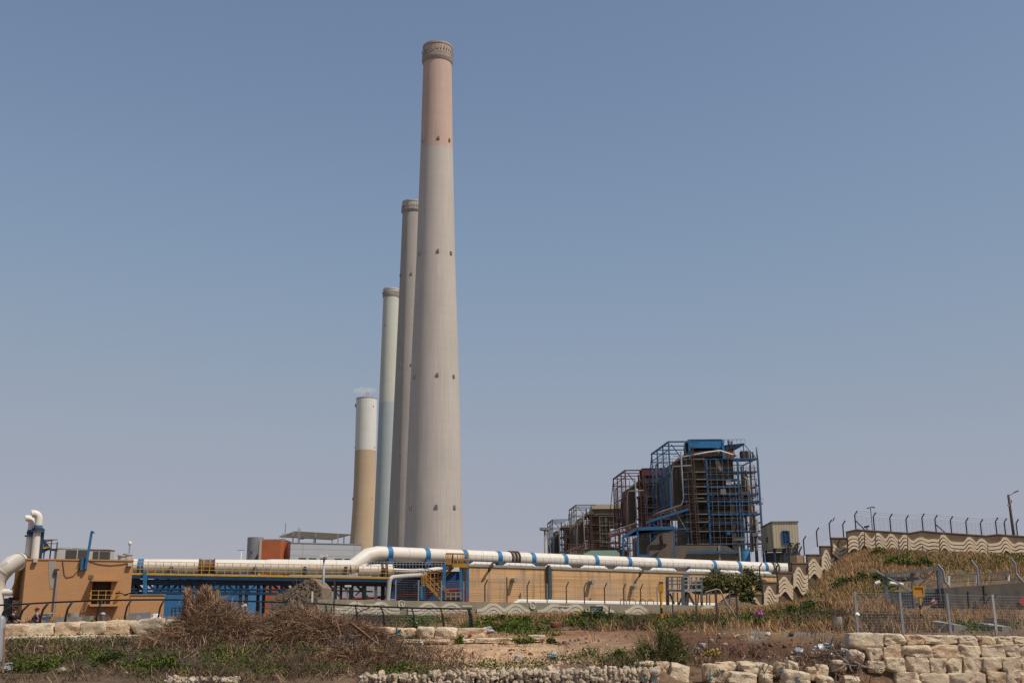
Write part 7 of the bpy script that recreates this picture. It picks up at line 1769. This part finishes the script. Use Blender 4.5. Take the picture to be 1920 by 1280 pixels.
# ------------------------------------------------------------------ birds
def bird(px, py, Y, s, flying, label):
    c = P(px, py, Y); r_ = thing('bird', label, 'bird', c)
    prof = [(-.5, .02), (-.38, .09), (-.1, .14), (.15, .12), (.32, .07), (.42, .075), (.5, .05), (.58, .01)]
    ang = math.radians(58) if not flying else 0.25
    ax = Vector((math.cos(ang), 0, math.sin(ang))) if not flying else Vector((.3, -.9, .1)).normalized()
    MB().tube([c + ax * (a * s) for a, _ in prof], [r * s for _, r in prof], 8).build('body', 'bird_black', r_, smooth=True, fixn=False)
    if flying:
        for sg in (-1, 1):
            u = Vector((1, .15, 0)) * sg
            T = [c + u * (s * t) + Vector((0, 0, s * (.28 * math.sin(t * 1.7) + .05))) + Vector((0, .02, 0)) for t in np.linspace(.05, 1.35, 8)]
            B = [q + Vector((0, .34 * s * (1 - .45 * k / 7), -.10 * s - .05 * s * (k % 2))) for k, q in enumerate(T)]
            MB().strip(T, B, (0, 0, -.03 * s)).build('wing', 'bird_black', r_)
        b0 = c - ax * (.4 * s); MB().hexa([b0 + Vector((-.05, 0, 0)), b0 + Vector((.05, 0, 0)), b0 - ax * .4 * s + Vector((.12, 0, 0)), b0 - ax * .4 * s + Vector((-.12, 0, 0))] + [q + Vector((0, 0, .02)) for q in (b0 + Vector((-.05, 0, 0)), b0 + Vector((.05, 0, 0)), b0 - ax * .4 * s + Vector((.12, 0, 0)), b0 - ax * .4 * s + Vector((-.12, 0, 0)))]).build('tail', 'bird_black', r_)
    else:
        MB().bar(c - ax * .3 * s, c - ax * .85 * s, .05 * s * 2).build('tail', 'bird_black', r_, fixn=False)
        MB().bar(c + Vector((0, 0, -.1 * s)), c + Vector((-.03, 0, -.45 * s)), .03).build('leg', 'bird_black', r_, fixn=False)
bird(234.5, 1114.5, 66, .42, True, 'dark bird flying past the tan annex with spread wings')
bird(1563.5, 972, 119.2, .42, False, 'dark bird perched on a bent fence post of the stepped wall')
# ------------------------------------------------------------------ vegetation
def rand_unit(n):
    v = NR.normal(size=(n, 3)); return v / np.linalg.norm(v, axis=1, keepdims=True)
def leaves_geo(C, size, asp=.55, upbias=.3):
    """one small quad per centre, random facing"""
    n = len(C); a = rand_unit(n); a[:, 2] += upbias; a /= np.linalg.norm(a, axis=1, keepdims=True)
    b = np.cross(a, rand_unit(n)); b /= np.linalg.norm(b, axis=1, keepdims=True) + 1e-9
    s = (size * NR.uniform(.6, 1.4, n))[:, None]
    A, B = a * s, b * s * asp
    V = np.stack([C - A, C - B * 1.0, C + A, C + B], 1).reshape(-1, 3)
    return V, np.arange(4 * n).reshape(n, 4)
def blades_geo(C, D, L, w, bend=.25):
    """tapering blades: root C, direction D, length L"""
    n = len(C); side = np.cross(D, rand_unit(n)); side /= np.linalg.norm(side, axis=1, keepdims=True) + 1e-9
    L = np.asarray(L)[:, None]; w = (np.ones(n) * w)[:, None]
    mid = C + D * L * .55; droop = np.zeros((n, 3)); droop[:, 2] = -1; tip = C + D * L + (rand_unit(n) * .5 + droop * .5) * L * bend
    V = np.stack([C - side * w, C + side * w, mid + side * w * .7, mid - side * w * .7, tip + side * w * .25, tip - side * w * .25], 1).reshape(-1, 3)
    i = np.arange(n)[:, None] * 6
    F = np.concatenate([i + np.array([[0, 1, 2, 3]]), i + np.array([[3, 2, 4, 5]])], 1).reshape(-1, 4)
    return V, F
def join_geo(parts):
    Vs, Fs, o = [], [], 0
    for V, F in parts: Vs.append(V); Fs.append(F + o); o += len(V)
    return np.concatenate(Vs), np.concatenate(Fs)
def project(V):
    q = V - np.array(CAMP); t = q @ np.array(FW)
    return 960 + FPX * (q @ np.array(RT)) / t, 640 - FPX * (q @ np.array(UP)) / t
def scatter(n, zones, y0, y1, bg=0.0, avoid=()):
    """points on the ground, kept with the likelihood of the patches they fall in"""
    out = []
    tot = 0
    while tot < n and len(out) < 60:
        m = n * 6; Y = np.sqrt(NR.uniform(y0 ** 2, y1 ** 2, m)); X = NR.uniform(-.53, .53, m) * Y
        Z = zg_arr(X, Y); V = np.stack([X, Y, Z], 1); px, py = project(V)
        w = np.full(m, bg)
        for (ax, ay, sx, sy, k) in zones: w = np.maximum(w, k * np.exp(-(((px - ax) / sx) ** 2 + ((py - ay) / sy) ** 2) ** 1.5))
        nn = np.sin(.9 * X + 1.3 * np.sin(.7 * Y)) * np.sin(.8 * Y + 1.1 * np.sin(.6 * X)) + .5 * np.sin(2.3 * X + Y) * np.sin(2.1 * Y - X); w = w * np.clip(.62 + .75 * nn, .12, 1)
        for (ax, ay, sx, sy, k) in avoid: w = w * (1 - .9 * k * np.exp(-(((px - ax) / sx) ** 2 + ((py - ay) / sy) ** 2) ** 1.5))
        keep = NR.uniform(size=m) < w; out.append(V[keep]); tot += keep.sum()
    return np.concatenate(out)[:n]
def clumps(C, per, spread, height):
    n = len(C); P_ = np.repeat(C, per, 0); r = NR.normal(size=(n * per, 2)) * spread
    P_ = P_.copy(); P_[:, :2] += r; P_[:, 2] += height * NR.uniform(0, 1, n * per) * np.exp(-(r ** 2).sum(1) / (2 * (spread * 1.5) ** 2)); return P_
def stuff_mesh(nm, parts, mat):
    V, F = join_geo(parts); o = fast_mesh(nm, V, F, mat, tuple(V.mean(0))); return struct(o, 'stuff')
def updirs(n, tilt): d = NR.normal(size=(n, 3)) * tilt; d[:, 2] = 1; return d / np.linalg.norm(d, axis=1, keepdims=True)

GREEN = [(110, 1205, 130, 12, .9), (60, 1250, 90, 22, .8), (190, 1235, 70, 16, .9), (300, 1245, 110, 28, .95), (430, 1240, 80, 26, .8), (480, 1262, 80, 14, .8), (560, 1225, 60, 18, .6), (610, 1196, 40, 9, .8), (620, 1255, 50, 16, .6),
         (735, 1200, 40, 7, .7), (745, 1262, 40, 12, .9), (700, 1235, 40, 20, .5), (780, 1163, 60, 12, 1.0), (930, 1258, 55, 7, .9), (800, 1265, 30, 6, .7), (860, 1196, 10, 8, .9), (990, 1160, 70, 10, .9), (940, 1180, 80, 10, .95), (985, 1193, 60, 5, .8), (1035, 1192, 12, 6, .9), (1110, 1165, 60, 9, .9), (1150, 1172, 50, 8, .7),
         (1250, 1170, 50, 8, .9), (1330, 1160, 60, 7, .7), (1150, 1238, 40, 12, .9), (1110, 1230, 45, 8, .7), (1180, 1255, 60, 5, .8), (1060, 1240, 30, 6, .8), (1415, 1163, 60, 10, .95), (1490, 1152, 70, 12, .8), (1540, 1158, 20, 5, .7), (1640, 1160, 30, 5, .9), (1600, 1108, 70, 12, 1.0), (1700, 1050, 70, 14, 1.0), (1650, 1095, 30, 14, .9), (1800, 1058, 140, 10, .7), (1840, 1180, 60, 8, .8), (1760, 1172, 40, 8, .5), (1900, 1052, 50, 14, .7), (1000, 1252, 60, 5, .5), (360, 1196, 50, 8, .6)]
STRAW = [(1310, 1152, 100, 8, 1.0), (1420, 1145, 50, 10, .9), (862, 1160, 34, 8, .8), (1020, 1163, 70, 6, .5), (1590, 1095, 55, 40, 1.0), (1630, 1055, 60, 24, 1.0), (1540, 1140, 50, 8, .5), (1700, 1075, 70, 12, .7), (1780, 1055, 120, 14, .5), (1660, 1140, 50, 12, .8), (1800, 1158, 60, 12, 1.0), (1850, 1148, 60, 12, .9), (1500, 1178, 130, 8, .3), (1650, 1180, 120, 10, .25), (1250, 1186, 200, 8, .12), (1900, 1065, 60, 14, .5)]
TWIG = [(250, 1225, 300, 26, .9), (600, 1240, 190, 36, .95), (640, 1205, 130, 22, .9), (450, 1272, 200, 14, .8), (760, 1240, 60, 30, .6), (100, 1250, 120, 30, .6), (1180, 1250, 80, 16, .7), (870, 1232, 40, 7, .5), (840, 1252, 50, 7, .4), (1290, 1150, 200, 14, .35), (1200, 1172, 160, 10, .6), (1480, 1160, 120, 14, .6), (1560, 1245, 70, 26, .7), (1420, 1230, 100, 10, .35), (1330, 1240, 50, 20, .6), (1620, 1172, 120, 16, .4), (1130, 1178, 60, 6, .6), (700, 1165, 60, 14, .8)]
# low green cover
C = scatter(5600, GREEN, 40.5, 118)
C = C[~((C[:, 1] > 41) & (C[:, 1] < 45) & (C[:, 0] > 12.5))]
sz = np.repeat(.03 + C[:, 1] * .0005, 22)
stuff_mesh('ground_cover', [leaves_geo(clumps(C, 22, .2, .45), sz)], 'leaf_green')
C = scatter(1300, GREEN, 40.5, 118)
C = C[~((C[:, 1] > 41) & (C[:, 1] < 45) & (C[:, 0] > 12.5))]
stuff_mesh('dark_ground_cover', [leaves_geo(clumps(C, 22, .22, .38), np.repeat(.03 + C[:, 1] * .0006, 22))], 'leaf_dark')
# dry twigs
C = scatter(3200, TWIG, 40.5, 90, .01, GREEN); n = len(C) * 9
B = clumps(C, 9, .18, .06); stuff_mesh('dry_scrub', [blades_geo(B, updirs(n, .75), NR.uniform(.25, .75, n), .006 + .00012 * B[:, 1])], 'twig_brown')
C = scatter(900, TWIG, 40.5, 62, 0, GREEN); n = len(C) * 7
B = clumps(C, 7, .2, .05); stuff_mesh('brown_scrub', [blades_geo(B, updirs(n, .9), NR.uniform(.25, .65, n), .007 + .00012 * B[:, 1])], 'brush_brown')
# straw grass
C = scatter(7500, STRAW, 47, 119, .01); n = len(C) * 9
B = clumps(C, 9, .22, .02); stuff_mesh('dry_grass', [blades_geo(B, updirs(n, .35), NR.uniform(.3, .8, n), .007 + .00017 * B[:, 1])], 'straw')
# thin green grass between
C = scatter(2600, GREEN + STRAW[:6], 41, 119, .01); n = len(C) * 7
C = C[~((C[:, 1] > 41) & (C[:, 1] < 45) & (C[:, 0] > 12.5))]; n = len(C) * 7
B = clumps(C, 7, .2, .02); stuff_mesh('green_grass', [blades_geo(B, updirs(n, .4), NR.uniform(.2, .5, n), .006 + .00015 * B[:, 1])], 'leaf_olive')

# loose rubble over the sandy bank
def rubble(nm, mat, n_, zones):
    C = scatter(n_, zones, 41.3, 58)
    Vs, Fs, o = [], [], 0
    protos = [rock_verts(40 + k, 1, 2.2, 5, .25) for k in range(6)]
    for c in C:
        V, fs = protos[R.randrange(6)]; s = R.uniform(.02, .075) * (1 if R.random() < .9 else 1.9)
        rot = Matrix.Rotation(R.uniform(0, 6), 3, 'Z') @ Matrix.Rotation(R.uniform(-.6, .6), 3, 'X')
        Vs.append(np.array([tuple(rot @ (v * s) + Vector(c) + Vector((0, 0, s * .3))) for v in V])); Fs.append(np.array(fs) + o); o += len(V)
    V = np.concatenate(Vs); F = np.concatenate(Fs); struct(fast_mesh(nm, V, F, mat, tuple(V.mean(0))), 'stuff')
rubble('rubble', 'limestone_rust', 900, [(900, 1246, 130, 10, 1.0), (980, 1240, 100, 9, .7), (1080, 1215, 120, 14, .15), (820, 1232, 90, 14, .3), (1130, 1252, 90, 10, .6), (1400, 1192, 40, 5, .25), (1510, 1228, 60, 8, .3), (1220, 1180, 120, 5, .2), (700, 1262, 60, 6, .4)])
rubble('soil_clods', 'clod', 520, [(870, 1232, 40, 9, 1.0), (900, 1246, 110, 7, .9), (960, 1226, 40, 6, .8), (800, 1245, 60, 8, .6), (1150, 1250, 110, 9, .8), (1380, 1215, 150, 20, .6), (1540, 1235, 70, 14, .7), (1100, 1200, 120, 10, .25)])

# brush piles: cut dead tamarisk
def brush(label, outline, Yc, dy, n, seed, feathers=()):
    rn = random.Random(seed)
    pxs = [a for a, b in outline]; pys = [b for a, b in outline]
    base = on_ground(sum(pxs) / len(pxs), Yc); r_ = thing('brush_pile', label, 'brush pile', base)
    m = n; px = NR.uniform(min(pxs), max(pxs), m); Y = Yc + NR.uniform(-1, 1, m) * dy
    top = np.interp(px, pxs, pys); u = NR.uniform(0, 1, m) ** .8
    fall = np.sqrt(np.clip(1 - ((Y - Yc) / dy) ** 2, 0, 1))
    dv_ = np.array([P(p_, t_, Yc).z for p_, t_ in zip(px, top)]); X = np.array([P(p_, 1170, y_).x for p_, y_ in zip(px, Y)])
    g = zg_arr(X, Y); h = np.maximum(dv_ - g, .05) * fall
    C = np.stack([X, Y, g + h * u], 1)
    ctr = np.array([base.x, Yc, base.z]); D = (C - ctr) * np.array([.35, .5, .35]) + NR.normal(size=(m, 3)) * np.array([.75, .6, .55]); D[:, 2] += .15
    D /= np.linalg.norm(D, axis=1, keepdims=True)
    V, F = blades_geo(C, D, NR.uniform(.25, .75, m) * np.clip(h + .35, .35, 1), .010, .35)
    fast_mesh('dry_twigs', V, F, 'brush_brown', base, r_)['kind'] = 'stuff'
    k = m // 3; sel = NR.permutation(m)[:k]
    V, F = blades_geo(C[sel], D[sel], NR.uniform(.3, .9, k) * np.clip(h[sel] + .3, .3, 1), .010, .3)
    fast_mesh('grey_twigs', V, F, 'twig_brown', base, r_)['kind'] = 'stuff'
    for (fx, fy0, fy1, w) in feathers:      # upright sprays
        kk = 1500; t = NR.uniform(0, 1, kk); pxx = fx + NR.normal(size=kk) * w * (1.15 - t); Yq = Yc + NR.normal(size=kk) * .25
        CC = np.array([tuple(P(a_, fy0 + (fy1 - fy0) * b_, y_)) for a_, b_, y_ in zip(pxx, t, Yq)])
        V, F = blades_geo(CC, updirs(kk, .45), NR.uniform(.15, .4, kk), .013, .3); fast_mesh('dry_spray', V, F, 'brush_brown', base, r_)['kind'] = 'stuff'
    for q in range(16):
        mb = MB(); px0 = rn.uniform(min(pxs) + 20, max(pxs) - 20); t0 = float(np.interp(px0, pxs, pys))
        p0 = P(px0 + rn.uniform(-30, 30), 1190, Yc - dy * rn.uniform(0, .6)); p1 = P(px0, t0 + rn.uniform(2, 18), Yc - dy * rn.uniform(-.2, .5))
        branch(mb, p0, p1 - p0, (p1 - p0).length, rn.uniform(.02, .045), 2, rn); mb.build('branch', 'wood_dead' if q % 3 else 'wood_grey', r_, smooth=True, fixn=False)
    return r_
brush('taller brown brush pile in front of the bright blue building', [(262, 1196), (300, 1183), (335, 1172), (352, 1150), (372, 1122), (388, 1114), (400, 1117), (425, 1132), (450, 1146), (475, 1160), (500, 1174), (520, 1186), (532, 1200)], 54.6, 1.7, 15000, 1, feathers=((353, 1172, 1108, 9), (388, 1140, 1104, 15)))
brush('lower brown brush pile below the stone mound', [(478, 1190), (500, 1166), (520, 1146), (545, 1138), (575, 1140), (605, 1150), (640, 1160), (680, 1172), (712, 1184), (745, 1200)], 53.6, 1.6, 14000, 2)
brush('dark dry bramble heap under the leaning rusty poles', [(585, 1245), (610, 1222), (650, 1208), (690, 1214), (730, 1228), (770, 1250)], 46.6, 1.2, 7000, 3)

# shrubs with stems and leaf clusters
def shrub(nm, label, px, py_b, Y, rx, rz, mat, n, leaf, seed, cat='shrub', group=None, stems=6, sprig=0.0, ry=None, flat=False):
    rn = np.random.default_rng(seed); b0 = on_ground(px, Y) if py_b is None else P(px, py_b, Y)
    r_ = thing(nm, label, cat, b0, group); ry = ry or rx * .8
    k = max(6, n // 90); c = rn.normal(size=(k, 3)); c /= np.linalg.norm(c, axis=1, keepdims=True); c *= rn.uniform(.35, 1.0, (k, 1)) ** .6
    c[:, 2] = np.abs(c[:, 2]) * .95 + .08
    cen = np.array(b0) + c * np.array([rx, ry, rz * (1 if not flat else .8)])
    idx = rn.integers(0, k, n); C = cen[idx] + rn.normal(size=(n, 3)) * np.array([rx, ry, rz]) * .15
    C[:, 2] = np.maximum(C[:, 2], b0.z + .02)
    V, F = leaves_geo(C, leaf * np.ones(n)); parts = [(V, F)]
    if sprig:
        m = n // 2; i2 = rn.integers(0, k, m); D = (cen[i2] - np.array(b0)) / np.array([rx, ry, rz]); D[:, 2] += .6; D += rn.normal(size=(m, 3)) * .35; D /= np.linalg.norm(D, axis=1, keepdims=True)
        parts.append(blades_geo(cen[i2] + rn.normal(size=(m, 3)) * .12 * rx, D, rn.uniform(.4, 1.1, m) * sprig, .012, .25))
    V, F = join_geo(parts); fast_mesh('foliage', V, F, mat, b0, r_)
    mb = MB()
    for s in range(stems):
        t = Vector(cen[rn.integers(0, k)]); mb.tube([b0 + Vector((0, 0, -.1)), b0.lerp(t, .5) + Vector((0, 0, .05)), t], [leaf * .35 + .01, leaf * .25 + .008, .006], 5)
    mb.build('stem', 'wood_dead', r_, fixn=False)
    return r_
shrub('olive_bush', 'feathery olive green bush above the tumbled boulders', 1248, 1252, 45.2, 1.0, 1.35, 'leaf_olive', 3000, .04, 1, sprig=.6, stems=14)
shrub('evergreen_bush', 'largest dark green bush in front of the far end of the basin wall', 1356, 1110, 124, 2.2, 2.2, 'leaf_olive', 3000, .12, 2, group='green bushes by the basin wall')
shrub('evergreen_bush', 'low green bush spreading next to the work platform railing', 1326, 1112, 124, 1.6, 1.5, 'leaf_olive', 2000, .16, 3, group='green bushes by the basin wall')
shrub('evergreen_bush', 'green bush tucked between the largest bush and the stepped wall', 1410, 1112, 122, 1.7, 2.3, 'leaf_olive', 2600, .12, 4, group='green bushes by the basin wall')
shrub('evergreen_bush', 'smaller green bush at the foot of the stepped wall', 1384, 1110, 121, 1.3, 1.5, 'leaf_olive', 1500, .15, 5, group='green bushes by the basin wall')
shrub('evergreen_bush', 'small dark bush at the bottom step of the wave wall', 1404, 1128, 113, .9, 1.1, 'leaf_dark', 900, .12, 6, group='green bushes by the basin wall')
LOW = [(778, 1164, 61, .95, .55, 'leaf_green', 'green shrub behind the railing mesh near the white bag'), (925, 1152, 72, 1.0, .6, 'leaf_dark', 'dark green shrub in straw just beyond the end of the railing'), (975, 1154, 70, .9, .4, 'leaf_green', 'low green shrub under the second emblem of the wave wall'),
       (1100, 1157, 71, 1.3, .7, 'leaf_dark', 'broad dark shrub at the foot of the notice board'), (1165, 1158, 72, 1.1, .6, 'leaf_olive', 'greyish shrub between the notice board and the striped post'), (958, 1183, 60, 1.1, .5, 'leaf_green', 'bright green spreading plant behind the white stone slab'),
       (1085, 1168, 63, 1.2, .5, 'leaf_green', 'bright green mat plant beside the dark red block'), (1250, 1172, 60, 1.2, .55, 'leaf_green', 'rich green plant right beside the striped post foot'), (1345, 1158, 64, .5, .35, 'leaf_green', 'tuft of green at the foot of the tallest rusty post'),
       (1433, 1165, 62, 1.0, .55, 'leaf_green', 'bright green plant below the pink flowers'), (1500, 1150, 72, 1.1, .7, 'leaf_dark', 'dark shrub at the foot of the grassy slope'), (1530, 1143, 74, .9, .6, 'leaf_dark', 'round dark shrub higher on the slope foot'), (1553, 1166, 61, .6, .7, 'leaf_green', 'green shrub touching the concrete cylinder'),
       (1478, 1168, 63, 1.0, .5, 'leaf_olive', 'greyish low shrub between the pink flowers and the cylinder'), (1600, 1112, 84, 1.9, .8, 'leaf_dark', 'wide dark green thicket on the slope beside the gate'), (1648, 1100, 84, 1.5, .9, 'leaf_dark', 'dark green thicket under the concrete ledge'), (1690, 1052, 96, 1.9, .9, 'leaf_green', 'green thicket on the slope above the gate'), (1730, 1058, 96, 1.5, .7, 'leaf_dark', 'dark green thicket between the slope fence posts'), (1655, 1040, 104, 1.4, .7, 'leaf_green', 'grassy green clump below the hilltop wall'),
       (860, 1200, 54.2, .28, .3, 'leaf_green', 'small green tuft growing between the stone row blocks'), (985, 1194, 54.6, .8, .25, 'leaf_green', 'flat green plant touching the white stone slab'), (1036, 1194, 54.4, .35, .28, 'leaf_green', 'small green plant beyond the white stone slab'), (745, 1262, 43.2, .75, .35, 'leaf_green', 'green plant at the low end of the stone basket row'), (1155, 1240, 46, .75, .45, 'leaf_green', 'green plant between the olive bush and the sandy bank'), (300, 1250, 45, 1.2, .45, 'leaf_green', 'broad bright green plant in the scrub above the low stone basket'), (215, 1236, 47, 1.0, .4, 'leaf_dark', 'dark green plant below the white rounded stones'), (80, 1248, 45.5, 1.1, .4, 'leaf_green', 'green plant near the rusty upright pole'), (172, 1166, 63.8, .35, .28, 'leaf_green', 'small green shrub beside the grey capped bollard'), (610, 1200, 49, .7, .4, 'leaf_green', 'green plant at the foot of the brush piles'), (1520, 1170, 60, .8, .4, 'leaf_olive', 'olive plant in the straw before the concrete cylinder')]
for k, (px, py, Y, rx, rz, mat, lab) in enumerate(LOW):
    q = on_ground(px, Y); shrub('low_shrub', lab, px, None, Y, rx, rz, mat, int(620 * max(rx, .5) * (1.3 if Y < 70 else 1)), .032 + Y * .0006, 50 + k, group='low shrubs of the scrubland', stems=3)
# flowers
for (px, py, Y, mat, lab, w) in ((1423, 1150, 62.5, 'flower_pink', 'clump of pink flowers in the scrub near the stepped wall', .15), (1330, 1223, 46.6, 'flower_yellow', 'small yellow flowering plant on the dark soil bank', .24)):
    b0 = on_ground(px, Y); zt_ = P(px, py, Y).z; r_ = thing('flower_clump', lab, 'flowers', b0); h = max(.25, zt_ - b0.z)
    C = np.array(b0) + NR.normal(size=(160, 3)) * np.array([w * .6, w * .5, .07]) + np.array([0, 0, h]); V, F = leaves_geo(C, np.full(160, .05), .9)
    fast_mesh('petals', V, F, mat, b0, r_)
    C = np.array(b0) + NR.normal(size=(200, 3)) * np.array([w * .6, w * .5, h * .25]) + np.array([0, 0, h * .45]); V, F = leaves_geo(C, np.full(200, .045)); fast_mesh('foliage', V, F, 'leaf_green', b0, r_)
